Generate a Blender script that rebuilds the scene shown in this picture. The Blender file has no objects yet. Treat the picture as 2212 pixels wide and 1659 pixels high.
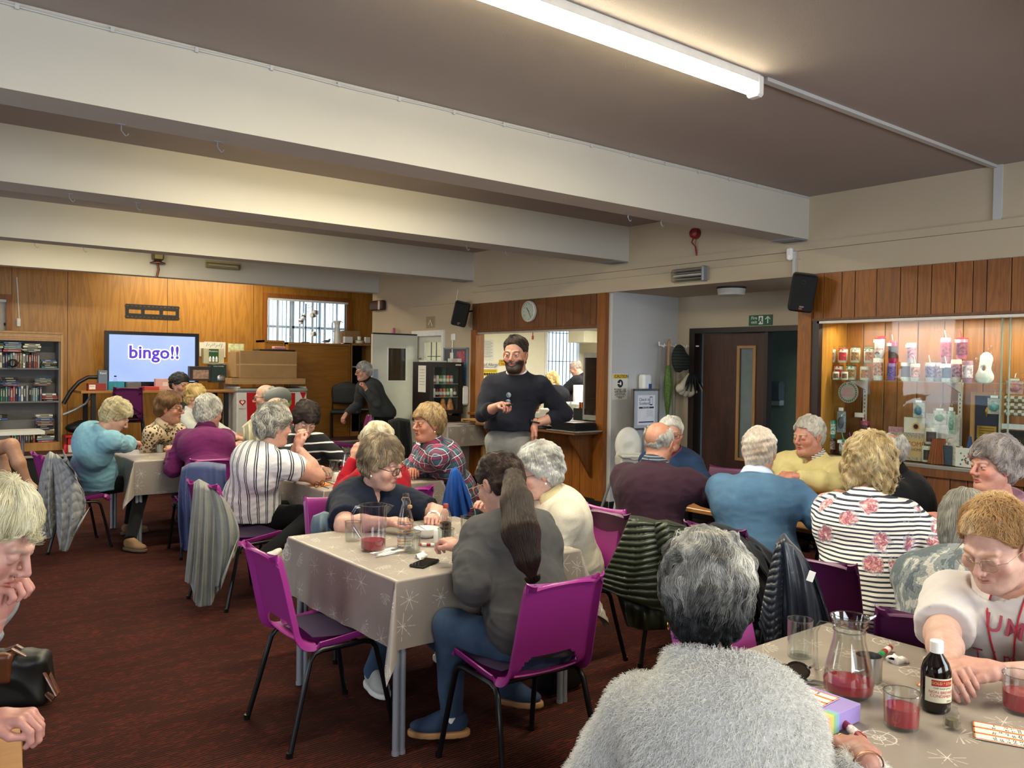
import bpy,bmesh,math,random
import numpy as np
from math import sin,cos,pi,radians,sqrt,atan2
from mathutils import Vector,Matrix
random.seed(7)
RNG=np.random.default_rng(7)
SC=bpy.context.scene
COL=SC.collection
# camera
FPX,PX,PY,CAMH=1800.0,1106.0,829.5,1.62
ROLL,PITCH,AZ=0.0146,radians(1.22),radians(38.4)
FW=np.array([sin(AZ)*cos(PITCH),cos(AZ)*cos(PITCH),-sin(PITCH)])
_r0=np.array([cos(AZ),-sin(AZ),0.0])
_u0=np.cross(_r0,FW)
CR=_r0*cos(ROLL)+_u0*sin(ROLL)
CU=-_r0*sin(ROLL)+_u0*cos(ROLL)
CAM=np.array([0.0,0.0,CAMH])
cd=bpy.data.cameras.new('camera')
cam=bpy.data.objects.new('camera',cd)
COL.objects.link(cam)
cd.sensor_fit='HORIZONTAL'
cd.sensor_width=36.0
cd.lens=FPX/2212*36.0
cd.clip_start=0.05
cam.matrix_world=Matrix(((CR[0],CU[0],-FW[0],CAM[0]),(CR[1],CU[1],-FW[1],CAM[1]),(CR[2],CU[2],-FW[2],CAM[2]),(0,0,0,1)))
SC.camera=cam
def at(x,y,d):
 """point at depth d metres along the view direction, measured off the photograph"""
 return CAM+(FW+CR*(x-PX)/FPX-CU*(y-PY)/FPX)*d
def onz(x,y,z):
 r=FW+CR*(x-PX)/FPX-CU*(y-PY)/FPX
 return CAM+r*((z-CAMH)/r[2])
def onx(x,y,X):
 r=FW+CR*(x-PX)/FPX-CU*(y-PY)/FPX
 return CAM+r*(X/r[0])
def ony(x,y,Y):
 r=FW+CR*(x-PX)/FPX-CU*(y-PY)/FPX
 return CAM+r*(Y/r[1])
# world, lights, exposure
SC.view_settings.view_transform='Standard'
SC.view_settings.look='None'
SC.view_settings.gamma=1.0
SC.view_settings.use_curve_mapping=False
SC.view_settings.exposure=0.52
wd=bpy.data.worlds.new('world')
SC.world=wd
wd.use_nodes=True
_bg=wd.node_tree.nodes['Background']
_bg.inputs[0].default_value=(0.62,0.78,1.0,1)
_bg.inputs[1].default_value=2.2
SC.cycles.max_bounces=8
SC.cycles.diffuse_bounces=4
SC.cycles.glossy_bounces=3
SC.cycles.transmission_bounces=8
SC.cycles.transparent_max_bounces=12
SC.cycles.caustics_reflective=False
SC.cycles.caustics_refractive=False
SC.cycles.sample_clamp_indirect=4.0
def area(name,loc,direction,sx,sy,power,color):
 l=bpy.data.lights.new(name,'AREA')
 l.shape='RECTANGLE';l.size=sx;l.size_y=sy;l.energy=power;l.color=color
 o=bpy.data.objects.new(name,l)
 COL.objects.link(o)
 o.location=loc
 o.rotation_euler=Vector(direction).to_track_quat('-Z','Z').to_euler()
 return o
DAY=(0.90,0.95,1.0)
area('daylight_rear_window',(-0.4,-2.35,1.75),(0.1,1,-0.12),2.6,1.3,75,DAY)
area('daylight_rear_window',(4.2,-2.35,1.75),(-0.1,1,-0.12),2.6,1.3,75,DAY)
area('daylight_left_window',(-3.35,2.5,1.75),(1,0.1,-0.12),2.6,1.3,42,DAY)
area('daylight_left_window',(-3.35,8.0,1.75),(1,0.1,-0.12),2.6,1.3,46,DAY)
area('kitchen_ceiling_light',(8.6,8.6,2.44),(0,0,-1),1.6,1.2,110,(1.0,0.96,0.84))
# object helpers
def mesh_of(name,V,F,mat=None,smooth=True,col=None):
 V=np.asarray(V,dtype=np.float32).reshape(-1,3)
 me=bpy.data.meshes.new(name)
 if isinstance(F,np.ndarray) and F.ndim==2:
  n,k=F.shape
  me.vertices.add(len(V));me.vertices.foreach_set('co',V.ravel())
  me.loops.add(n*k);me.loops.foreach_set('vertex_index',F.astype(np.int32).ravel())
  me.polygons.add(n);me.polygons.foreach_set('loop_start',(np.arange(n)*k).astype(np.int32))
  me.update(calc_edges=True)
 else:
  me.from_pydata([tuple(map(float,v)) for v in V],[],[tuple(map(int,f)) for f in F])
 if smooth and len(me.polygons):
  me.polygons.foreach_set('use_smooth',np.ones(len(me.polygons),dtype=bool))
 if col is not None:
  a=me.color_attributes.new('Col','FLOAT_COLOR','POINT')
  c=np.ones((len(V),4),dtype=np.float32);c[:,:3]=col
  a.data.foreach_set('color',c.ravel())
 if mat is not None:
  for m in (mat if isinstance(mat,(list,tuple)) else [mat]):
   me.materials.append(m)
 return me
def obj(name,me,parent=None,loc=None,rot=None,label=None):
 o=bpy.data.objects.new(name,me)
 COL.objects.link(o)
 if parent is not None:o.parent=parent
 if loc is not None:o.location=loc
 if rot is not None:o.rotation_euler=rot
 if label:o['label']=label
 return o
def thing(name,label,cat,loc=(0,0,0),rz=0.0,group=None):
 o=bpy.data.objects.new(name,None)
 COL.objects.link(o)
 o.empty_display_size=0.1
 o.location=loc;o.rotation_euler=(0,0,rz)
 o['label']=label;o['category']=cat
 if group:o['group']=group
 return o
def tag(o,label,cat,group=None,kind=None):
 o['label']=label;o['category']=cat
 if group:o['group']=group
 if kind:o['kind']=kind
 return o
def struct(o):
 o['kind']='structure'
 return o
def dup(root,label=None,loc=None,rz=None,group=None):
 r=root.copy();COL.objects.link(r)
 if loc is not None:r.location=loc
 if rz is not None:r.rotation_euler=(0,0,rz)
 if label:r['label']=label
 if group:r['group']=group
 for ch in list(root.children):
  c=ch.copy();COL.objects.link(c);c.parent=r
  for g in list(ch.children):
   d=g.copy();COL.objects.link(d);d.parent=c
 return r
def smooth_angle(me,deg=40):
 try:me.set_sharp_from_angle(angle=radians(deg))
 except Exception:pass
 return me
# geometry collector
class G:
 def __init__(s):s.V=[];s.F=[];s.M=[];s.n=0
 def add(s,V,F,m=0):
  V=np.asarray(V,float).reshape(-1,3)
  s.V.append(V)
  s.F+=[tuple(int(i)+s.n for i in f) for f in F]
  s.M+=[m]*len(F)
  s.n+=len(V)
  return s
 def box(s,x0,x1,y0,y1,z0,z1,m=0,bev=0.0,R=None,T=None):
  x0,x1=sorted((x0,x1));y0,y1=sorted((y0,y1));z0,z1=sorted((z0,z1))
  if bev>0:
   b=min(bev,(x1-x0)/2.01,(y1-y0)/2.01,(z1-z0)/2.01)
   V=[];idx={}
   for i,(X,sx) in enumerate(((x0,1),(x1,-1))):
    for j,(Y,sy) in enumerate(((y0,1),(y1,-1))):
     for k,(Z,sz) in enumerate(((z0,1),(z1,-1))):
      idx[i,j,k]=len(V)
      V+=[(X,Y+sy*b,Z+sz*b),(X+sx*b,Y,Z+sz*b),(X+sx*b,Y+sy*b,Z)]
   F=[]
   q=lambda i,j,k,a:idx[i,j,k]+a
   F+=[(q(0,0,0,0),q(0,0,1,0),q(0,1,1,0),q(0,1,0,0)),(q(1,0,0,0),q(1,1,0,0),q(1,1,1,0),q(1,0,1,0))]
   F+=[(q(0,0,0,1),q(1,0,0,1),q(1,0,1,1),q(0,0,1,1)),(q(0,1,0,1),q(0,1,1,1),q(1,1,1,1),q(1,1,0,1))]
   F+=[(q(0,0,0,2),q(0,1,0,2),q(1,1,0,2),q(1,0,0,2)),(q(0,0,1,2),q(1,0,1,2),q(1,1,1,2),q(0,1,1,2))]
   for j in (0,1):
    for k in (0,1):F.append((q(0,j,k,1),q(1,j,k,1),q(1,j,k,2),q(0,j,k,2)) if j==k else (q(0,j,k,2),q(1,j,k,2),q(1,j,k,1),q(0,j,k,1)))
   for i in (0,1):
    for k in (0,1):F.append((q(i,0,k,2),q(i,1,k,2),q(i,1,k,0),q(i,0,k,0)) if i==k else (q(i,0,k,0),q(i,1,k,0),q(i,1,k,2),q(i,0,k,2)))
   for i in (0,1):
    for j in (0,1):F.append((q(i,j,0,0),q(i,j,1,0),q(i,j,1,1),q(i,j,0,1)) if i==j else (q(i,j,0,1),q(i,j,1,1),q(i,j,1,0),q(i,j,0,0)))
   for c in idx:F.append((idx[c],idx[c]+1,idx[c]+2) if (sum(c)%2) else (idx[c],idx[c]+2,idx[c]+1))
  else:
   V=[(x0,y0,z0),(x1,y0,z0),(x1,y1,z0),(x0,y1,z0),(x0,y0,z1),(x1,y0,z1),(x1,y1,z1),(x0,y1,z1)]
   F=[(0,3,2,1),(4,5,6,7),(0,1,5,4),(1,2,6,5),(2,3,7,6),(3,0,4,7)]
  V=np.array(V,float)
  if R is not None:V=V@np.array(R).T
  if T is not None:V=V+np.array(T)
  return s.add(V,F,m)
 def tube(s,pts,r,n=10,m=0,caps=True,flat=1.0):
  P=np.array(pts,float);k=len(P)
  rr=np.full(k,r,float) if np.isscalar(r) else np.array(r,float)
  T=np.gradient(P,axis=0);T/=np.linalg.norm(T,axis=1)[:,None]+1e-12
  up=np.array([0,0,1.0]) if abs(T[0][2])<0.9 else np.array([1.0,0,0])
  N=np.cross(T[0],up);N/=np.linalg.norm(N)
  V=[];a=np.arange(n)*2*pi/n
  for i in range(k):
   N=N-T[i]*(N@T[i]);N/=np.linalg.norm(N)+1e-12
   B=np.cross(T[i],N)
   V.append(P[i]+rr[i]*(np.cos(a)[:,None]*N+flat*np.sin(a)[:,None]*B))
  F=[]
  for i in range(k-1):
   for j in range(n):
    j2=(j+1)%n
    F.append((i*n+j,i*n+j2,(i+1)*n+j2,(i+1)*n+j))
  if caps:
   F.append(tuple(range(n-1,-1,-1)));F.append(tuple((k-1)*n+j for j in range(n)))
  return s.add(np.vstack(V),F,m)
 def lathe(s,prof,n=24,c=(0,0,0),m=0,sx=1.0,sy=1.0):
  a=np.arange(n)*2*pi/n;V=[];F=[]
  for r,z in prof:
   V+=[(c[0]+sx*r*cos(t),c[1]+sy*r*sin(t),c[2]+z) for t in a]
  k=len(prof)
  for i in range(k-1):
   for j in range(n):
    j2=(j+1)%n
    F.append((i*n+j,i*n+j2,(i+1)*n+j2,(i+1)*n+j))
  if prof[0][0]>1e-6:F.append(tuple(range(n-1,-1,-1)))
  if prof[-1][0]>1e-6:F.append(tuple((k-1)*n+j for j in range(n)))
  return s.add(V,F,m)
 def grid(s,fn,nu,nv,m=0,cu=False):
  V=[fn(i/(nu-1),j/(nv-1)) for j in range(nv) for i in range(nu)]
  F=[(j*nu+i,j*nu+i+1,(j+1)*nu+i+1,(j+1)*nu+i) for j in range(nv-1) for i in range(nu-1)]
  return s.add(V,F,m)
 def xf(s,R=None,T=None):
  s.V=[(v@np.array(R).T if R is not None else v)+(np.array(T) if T is not None else 0) for v in s.V]
  return s
 def mesh(s,name,mats,smooth=True,ang=35,col=None):
  V=np.vstack(s.V)
  me=mesh_of(name,V,s.F,mats,smooth,col)
  if any(s.M):me.polygons.foreach_set('material_index',s.M)
  if smooth:smooth_angle(me,ang)
  return me
 def obj(s,name,mats,parent=None,loc=None,rot=None,label=None,smooth=True,ang=35):
  return obj(name,s.mesh(name,mats,smooth,ang),parent,loc,rot,label)
def bx(name,mat,parent,x0,x1,y0,y1,z0,z1,bev=0.0,label=None):
 return G().box(x0,x1,y0,y1,z0,z1,bev=bev).obj(name,mat,parent,label=label,smooth=False)
def rotz(a):return np.array([[cos(a),-sin(a),0],[sin(a),cos(a),0],[0,0,1]])
def rotx(a):return np.array([[1,0,0],[0,cos(a),-sin(a)],[0,sin(a),cos(a)]])
def roty(a):return np.array([[cos(a),0,sin(a)],[0,1,0],[-sin(a),0,cos(a)]])
def text(name,body,size,mat,parent,loc,rot,label=None,align='CENTER',ext=0.0006,sx=1.0,sp=1.0,off=0.0,raw=False):
 cu=bpy.data.curves.new(name,'FONT')
 cu.body=body;cu.size=size;cu.extrude=ext;cu.align_x=align;cu.align_y='CENTER'
 cu.space_line=0.9;cu.space_character=sp;cu.offset=off;cu.resolution_u=3
 cu.materials.append(mat)
 tmp=bpy.data.objects.new(name,cu);COL.objects.link(tmp)
 me=bpy.data.meshes.new_from_object(tmp);me.name=name
 bpy.data.objects.remove(tmp);bpy.data.curves.remove(cu)
 if not me.materials:me.materials.append(mat)
 if raw:return me
 o=obj(name,me,parent,loc,rot,label)
 o.scale=(sx,1,1)
 return o
# signed distance modelling
def ln(v):return np.sqrt((v*v).sum(-1))
def ell(P,c,r,R=None):
 q=P-np.asarray(c,float)
 if R is not None:q=q@np.asarray(R)
 r=np.asarray(r,float)
 k0=ln(q/r);k1=ln(q/(r*r))
 return k0*(k0-1.0)/(k1+1e-9)
def cap(P,a,b,ra,rb=None,S=None):
 rb=ra if rb is None else rb
 a=np.asarray(a,float);b=np.asarray(b,float)
 ba=b-a;pa=P-a
 t=np.clip((pa@ba)/(ba@ba+1e-12),0,1)
 return ln(pa-t[:,None]*ba)-(ra+(rb-ra)*t)
def chain(P,pts,rs,k=0.01):
 d=None
 for i in range(len(pts)-1):
  e=cap(P,pts[i],pts[i+1],rs[i],rs[i+1])
  d=e if d is None else smin(d,e,k)
 return d
def rbox(P,c,hs,r,R=None):
 q=P-np.asarray(c,float)
 if R is not None:q=q@np.asarray(R)
 q=np.abs(q)-(np.asarray(hs,float)-r)
 return ln(np.maximum(q,0))+np.minimum(q.max(-1),0)-r
def smin(a,b,k):
 h=np.clip(0.5+0.5*(b-a)/k,0,1)
 return b+(a-b)*h-k*h*(1-h)
def smax(a,b,k):return -smin(-a,-b,k)
def plane(P,c,n):
 n=np.asarray(n,float);n=n/np.linalg.norm(n)
 return (P-np.asarray(c,float))@n
def sdf_mesh(fn,lo,hi,h):
 B=4
 lo=np.asarray(lo,float);hi=np.asarray(hi,float)
 nb=np.maximum(np.ceil((hi-lo)/(h*B)).astype(int),1)
 ax=[lo[i]+(np.arange(nb[i])+.5)*B*h for i in range(3)]
 C=np.stack(np.meshgrid(*ax,indexing='ij'),-1)
 d=fn(C.reshape(-1,3)).reshape(nb)
 N=nb*B+1
 ii=[np.minimum(np.arange(N[i])//B,nb[i]-1) for i in range(3)]
 F=d[np.ix_(*ii)].copy()
 act=np.argwhere(np.abs(d)<B*h*1.35)
 if len(act)==0:return np.zeros((0,3)),np.zeros((0,4),int)
 o=np.stack(np.meshgrid(*[np.arange(B+1)]*3,indexing='ij'),-1).reshape(-1,3)
 I=(act[:,None,:]*B+o[None]).reshape(-1,3)
 lin=(I[:,0]*N[1]+I[:,1])*N[2]+I[:,2]
 lin,first=np.unique(lin,return_index=True)
 I=I[first]
 vals=np.empty(len(I))
 for s in range(0,len(I),400000):
  vals[s:s+400000]=fn(lo+I[s:s+400000]*h)
 F.ravel()[lin]=vals
 F=np.where(np.abs(F)<1e-7,1e-7,F)
 n=[N[i]-1 for i in range(3)]
 neg=F<0
 cnt=np.zeros(n,int)
 for a in (0,1):
  for b in (0,1):
   for c in (0,1):cnt+=neg[a:a+n[0],b:b+n[1],c:c+n[2]]
 cells=np.argwhere((cnt>0)&(cnt<8))
 vid=np.full(n,-1,int)
 vid[cells[:,0],cells[:,1],cells[:,2]]=np.arange(len(cells))
 acc=np.zeros((len(cells),3));w=np.zeros(len(cells))
 cor=[(a,b,c) for a in (0,1) for b in (0,1) for c in (0,1)]
 val={q:F[cells[:,0]+q[0],cells[:,1]+q[1],cells[:,2]+q[2]] for q in cor}
 for q in cor:
  for axn in range(3):
   if q[axn]==0:
    q2=list(q);q2[axn]=1;q2=tuple(q2)
    a,b=val[q],val[q2]
    m=(a<0)!=(b<0)
    t=np.where(m,a/(a-b+1e-20),0)
    p=np.tile(np.array(q,float),(len(cells),1));p[:,axn]+=t
    acc[m]+=p[m];w[m]+=1
 V=lo+(cells+acc/w[:,None])*h
 Q=[]
 for axn in range(3):
  u,v=(axn+1)%3,(axn+2)%3
  sl0=[slice(None)]*3;sl1=[slice(None)]*3
  sl0[axn]=slice(0,-1);sl1[axn]=slice(1,None)
  a=neg[tuple(sl0)];b=neg[tuple(sl1)]
  E=np.argwhere(a!=b)
  ok=(E[:,u]>0)&(E[:,v]>0)&(E[:,u]<n[u])&(E[:,v]<n[v])
  E=E[ok]
  s=a[E[:,0],E[:,1],E[:,2]]
  def g(du,dv):
   e=E.copy();e[:,u]-=du;e[:,v]-=dv
   return vid[e[:,0],e[:,1],e[:,2]]
  q=np.stack([g(1,1),g(0,1),g(0,0),g(1,0)],-1)
  q[~s]=q[~s][:,::-1]
  Q.append(q)
 Q=np.vstack(Q)
 Q=Q[(Q>=0).all(1)]
 return V,Q
def vnormals(V,Q):
 n=np.cross(V[Q[:,2]]-V[Q[:,0]],V[Q[:,3]]-V[Q[:,1]])
 N=np.zeros_like(V)
 for i in range(4):np.add.at(N,Q[:,i],n)
 return N/(ln(N)[:,None]+1e-12)
def relax(V,Q,it=2,f=0.5):
 for _ in range(it):
  A=np.zeros_like(V);c=np.zeros(len(V))
  for i in range(4):
   for j in (1,3):
    np.add.at(A,Q[:,i],V[Q[:,(i+j)%4]]);np.add.at(c,Q[:,i],1)
  V=V*(1-f)+A/np.maximum(c,1)[:,None]*f
 return V
class Noise:
 """cheap smooth vector noise, a sum of random sine waves"""
 def __init__(s,seed,n=10):
  r=np.random.default_rng(seed)
  s.k=r.normal(size=(n,3));s.p=r.uniform(0,2*pi,n);s.n=n
 def __call__(s,P,f):
  return np.sin((P@s.k.T)*f+s.p).sum(1)/sqrt(s.n/2)/1.6
def folds(P,seed,f=14,stretch=(1,1,1)):
 a=Noise(seed);b=Noise(seed+1)
 q=P*np.array(stretch)
 q=q+0.05*np.stack([b(P,7),b(P[:,[1,2,0]],7),b(P[:,[2,0,1]],7)],-1)
 v=a(q,f)
 return 1-np.abs(np.clip(v,-1.2,1.2))*1.4
# materials
def srgb(h):
 h=h.lstrip('#')
 c=[int(h[i:i+2],16)/255 for i in (0,2,4)]
 return tuple((x/12.92 if x<=0.04045 else ((x+0.055)/1.055)**2.4) for x in c)+(1,)
class NT:
 def __init__(s,name):
  s.m=bpy.data.materials.new(name);s.m.use_nodes=True
  s.t=s.m.node_tree;s.n=s.t.nodes;s.b=s.n['Principled BSDF']
 def new(s,t,**kw):
  x=s.n.new(t)
  for k,v in kw.items():
   if k.startswith('i_'):
    key=k[2:]
    x.inputs[int(key) if key.isdigit() else key.replace('_',' ')].default_value=v
   else:setattr(x,k,v)
  return x
 def link(s,a,b):s.t.links.new(a,b)
 def coord(s,kind='Object',scale=(1,1,1),rot=(0,0,0),loc=(0,0,0)):
  tc=s.new('ShaderNodeTexCoord');mp=s.new('ShaderNodeMapping')
  mp.inputs['Scale'].default_value=scale;mp.inputs['Rotation'].default_value=rot;mp.inputs['Location'].default_value=loc
  s.link(tc.outputs[kind],mp.inputs[0]);return mp.outputs[0]
 def noise(s,vec,scale,detail=3,rough=0.5,dist=0.0,out=0):
  x=s.new('ShaderNodeTexNoise');x.inputs['Scale'].default_value=scale;x.inputs['Detail'].default_value=detail
  x.inputs['Roughness'].default_value=rough;x.inputs['Distortion'].default_value=dist
  if vec is not None:s.link(vec,x.inputs['Vector'])
  return x.outputs[out]
 def ramp(s,fac,stops,interp='LINEAR'):
  x=s.new('ShaderNodeValToRGB');x.color_ramp.interpolation=interp
  e=x.color_ramp.elements
  while len(e)<len(stops):e.new(0.5)
  for i,(p,c) in enumerate(stops):e[i].position=p;e[i].color=c
  s.link(fac,x.inputs[0]);return x.outputs[0]
 def mix(s,fac,a,b,mode='MIX'):
  x=s.new('ShaderNodeMix',data_type='RGBA',blend_type=mode)
  for inp,v in ((x.inputs[0],fac),(x.inputs[6],a),(x.inputs[7],b)):
   if hasattr(v,'is_linked') or hasattr(v,'links'):s.link(v,inp)
   else:inp.default_value=v
  return x.outputs[2]
 def math(s,op,a,b=0.0,c=None):
  x=s.new('ShaderNodeMath',operation=op)
  for i,v in enumerate((a,b,c)):
   if v is None:continue
   if hasattr(v,'links'):s.link(v,x.inputs[i])
   else:x.inputs[i].default_value=v
  return x.outputs[0]
 def sep(s,vec):
  x=s.new('ShaderNodeSeparateXYZ');s.link(vec,x.inputs[0]);return x.outputs
 def bump(s,h,strength=0.3,dist=0.01):
  x=s.new('ShaderNodeBump');x.inputs['Strength'].default_value=strength;x.inputs['Distance'].default_value=dist
  s.link(h,x.inputs['Height']);s.link(x.outputs[0],s.b.inputs['Normal']);return x
 def base(s,c):
  if hasattr(c,'links'):s.link(c,s.b.inputs['Base Color'])
  else:s.b.inputs['Base Color'].default_value=c
 def set(s,**kw):
  for k,v in kw.items():s.b.inputs[k.replace('_',' ')].default_value=v
  return s
_mc={}
def mat(color,rough=0.5,metal=0.0,var=0.06,vs=12.0,bump=0.0,bs=60.0,spec=0.5,sheen=0.0,coat=0.0,emit=0.0,alpha=1.0,bd=0.002,name='paint'):
 """plain procedural material: a base colour with slight noise variation and fine relief"""
 key=(color,rough,metal,var,vs,bump,bs,spec,sheen,coat,emit,alpha)
 if key in _mc:return _mc[key]
 c=srgb(color) if isinstance(color,str) else tuple(color)+(1,)
 t=NT(name);v=t.coord()
 if var>0:
  n=t.noise(v,vs,3)
  lo=tuple(x*(1-var) for x in c[:3])+(1,);hi=tuple(min(1,x*(1+var)) for x in c[:3])+(1,)
  t.base(t.ramp(n,[(0.3,lo),(0.7,hi)]))
 else:t.base(c)
 t.set(Roughness=rough,Metallic=metal)
 t.b.inputs['Specular IOR Level'].default_value=spec
 if sheen:t.b.inputs['Sheen Weight'].default_value=sheen;t.b.inputs['Sheen Roughness'].default_value=0.4
 if coat:t.b.inputs['Coat Weight'].default_value=coat
 if alpha<1:t.b.inputs['Alpha'].default_value=alpha
 if bump>0:t.bump(t.noise(v,bs,4),bump,bd)
 if emit>0:t.b.inputs['Emission Color'].default_value=c;t.b.inputs['Emission Strength'].default_value=emit
 _mc[key]=t.m
 return t.m
def fabric(color,color2=None,rough=0.9,fine=420.0,bump=0.35,name='fabric'):
 key=('fab',color,color2,rough,fine,bump)
 if key in _mc:return _mc[key]
 c=srgb(color);c2=srgb(color2) if color2 else tuple(x*0.72 for x in c[:3])+(1,)
 t=NT(name);v=t.coord()
 n1=t.noise(v,9,4,0.6);n2=t.noise(v,fine,2,0.6)
 a=t.ramp(n1,[(0.3,c2),(0.62,c)])
 t.base(t.mix(0.35,a,t.ramp(n2,[(0.35,tuple(x*0.6 for x in c[:3])+(1,)),(0.65,tuple(min(1,x*1.15) for x in c[:3])+(1,))])))
 t.set(Roughness=rough);t.b.inputs['Specular IOR Level'].default_value=0.2
 t.b.inputs['Sheen Weight'].default_value=0.04
 t.bump(n2,bump,0.002)
 _mc[key]=t.m
 return t.m
def wood(c1,c2,c3=None,axis='Z',scale=1.0,rough=0.42,cath=True,name='wood',coat=0.15):
 key=('wood',c1,c2,c3,axis,scale,rough,cath)
 if key in _mc:return _mc[key]
 t=NT(name)
 st={'Z':(1,1,0.09),'X':(0.09,1,1),'Y':(1,0.09,1)}[axis]
 oi=t.new('ShaderNodeObjectInfo')
 v0=t.coord('Object',tuple(scale*x for x in st))
 ad=t.new('ShaderNodeVectorMath',operation='ADD');t.link(v0,ad.inputs[0])
 sc=t.new('ShaderNodeVectorMath',operation='SCALE');sc.inputs[3].default_value=7.0
 cb=t.new('ShaderNodeCombineXYZ');t.link(oi.outputs['Random'],cb.inputs[0]);t.link(oi.outputs['Random'],cb.inputs[1])
 t.link(cb.outputs[0],sc.inputs[0]);t.link(sc.outputs[0],ad.inputs[1]);v=ad.outputs[0]
 n=t.noise(v,5,4,0.55,0.6)
 rings=t.math('FRACT',t.math('MULTIPLY',n,9.0 if cath else 4.0))
 tri=t.math('ABSOLUTE',t.math('SUBTRACT',rings,0.5))
 fine=t.noise(v,120,3,0.7)
 base=t.ramp(tri,[(0.05,srgb(c2)),(0.4,srgb(c1))])
 base=t.mix(t.math('MULTIPLY',fine,0.45),base,srgb(c3 or c2))
 rv=t.ramp(oi.outputs['Random'],[(0.0,(0.86,0.86,0.86,1)),(1.0,(1.08,1.08,1.08,1))])
 t.base(t.mix(1.0,base,rv,'MULTIPLY'))
 t.set(Roughness=rough);t.b.inputs['Coat Weight'].default_value=coat;t.b.inputs['Coat Roughness'].default_value=0.3
 t.bump(fine,0.12,0.001)
 _mc[key]=t.m
 return t.m
def vcol(name,rough=0.55,sss=0.0,bump=0.12,bs=260.0,sheen=0.0):
 t=NT(name)
 a=t.new('ShaderNodeVertexColor',layer_name='Col')
 v=t.coord();n=t.noise(v,45,4,0.6)
 t.base(t.mix(1.0,a.outputs[0],t.ramp(n,[(0.25,(0.84,0.80,0.79,1)),(0.7,(1.06,1.04,1.03,1))]),'MULTIPLY'))
 t.set(Roughness=rough)
 if sss:t.b.inputs['Subsurface Weight'].default_value=sss;t.b.inputs['Subsurface Radius'].default_value=(0.012,0.004,0.002);t.b.inputs['Subsurface Scale'].default_value=0.6
 if sheen:t.b.inputs['Sheen Weight'].default_value=sheen
 t.bump(t.noise(v,bs,3,0.6),bump,0.001)
 return t.m
def glassmat(name='glass',tint=(0.93,0.96,0.95),rough=0.02,fres=0.07):
 """thin clear glass: mostly see-through with a fresnel reflection, cheap and quiet to render"""
 key=(name,tint,rough,fres)
 if key in _mc:return _mc[key]
 t=NT(name);t.n.remove(t.b)
 out=t.n['Material Output']
 tr=t.new('ShaderNodeBsdfTransparent');tr.inputs[0].default_value=tint+(1,)
 gl=t.new('ShaderNodeBsdfGlossy');gl.inputs['Roughness'].default_value=rough
 lw=t.new('ShaderNodeLayerWeight');lw.inputs[0].default_value=0.35
 f=t.math('MULTIPLY_ADD',lw.outputs['Facing'],fres,0.012+fres*.06)
 mx=t.new('ShaderNodeMixShader')
 t.link(f,mx.inputs[0]);t.link(tr.outputs[0],mx.inputs[1]);t.link(gl.outputs[0],mx.inputs[2]);t.link(mx.outputs[0],out.inputs[0])
 _mc[key]=t.m
 return t.m
SKIN=vcol('skin',0.5,0.12)
HAIRM=vcol('hair_cap',0.7,0,0.5,500)
EYE=vcol('eyeball',0.12,0,0.0)
def hairmat():
 t=NT('hair_strands')
 a=t.new('ShaderNodeAttribute',attribute_name='Col')
 t.link(a.outputs[0],t.b.inputs['Base Color'])
 t.set(Roughness=0.45);t.b.inputs['Specular IOR Level'].default_value=0.35
 return t.m
STRAND=hairmat()
BLACK=mat('#0c0c0e',0.5,var=0.05,name='black_plastic')
BLACKMETAL=mat('#101012',0.32,0.4,name='black_enamel')
STEEL=mat('#b9b9b8',0.28,1.0,name='steel')
GREYSTEEL=mat('#8d9097',0.45,0.3,name='grey_enamel')
WHITE=mat('#e9e7e2',0.5,name='white_paint')
WHITEGL=mat('#f2f1ec',0.2,name='white_ceramic',coat=0.4)
GLASS=glassmat()
RED_DRINK=glassmat('red_juice',(0.80,0.10,0.16),0.03)
REDLIQ=mat('#b01a30',0.12,var=0.03,alpha=0.82,name='red_drink')
OAK=wood('#b9812f','#a06c22','#8d5c1c',scale=1.0,name='oak_veneer')
PLANK=wood('#9c5d17','#864c10','#6f3b0a',scale=1.5,name='stained_plank',rough=.5,coat=.03)
PLANKD=wood('#754414','#60350e','#4c280a',scale=1.5,name='dark_plank',rough=.5,coat=.03)
WALNUT=wood('#4a2413','#3a1a0d','#2d140a',scale=1.2,name='walnut_door',cath=True)
DARKWOOD=wood('#2a140c','#1f0e08','#180a05',scale=1.2,name='dark_frame')
TABLEWOOD=wood('#a9743f','#9a6633','#875526',axis='Y',scale=1.0,name='table_laminate',rough=0.3)
BEECH=wood('#b98a50','#a97c44','#976c37',scale=1.0,name='beech')
CARD=mat('#a9855a',0.85,var=0.08,vs=6,bump=0.1,bs=90,name='cardboard')
def plaster(c,name,bump=0.25):
 t=NT(name);v=t.coord()
 n=t.noise(v,1.3,4);c0=srgb(c)
 t.base(t.ramp(n,[(0.3,tuple(x*0.95 for x in c0[:3])+(1,)),(0.7,c0)]))
 t.set(Roughness=0.85);t.b.inputs['Specular IOR Level'].default_value=0.25
 t.bump(t.noise(v,130,5,0.7),bump,0.004)
 return t.m
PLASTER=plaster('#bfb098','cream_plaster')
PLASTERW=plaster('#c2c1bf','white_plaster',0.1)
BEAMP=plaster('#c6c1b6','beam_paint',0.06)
CEILP=plaster('#a89d96','ceiling_paint',0.7)
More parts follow.
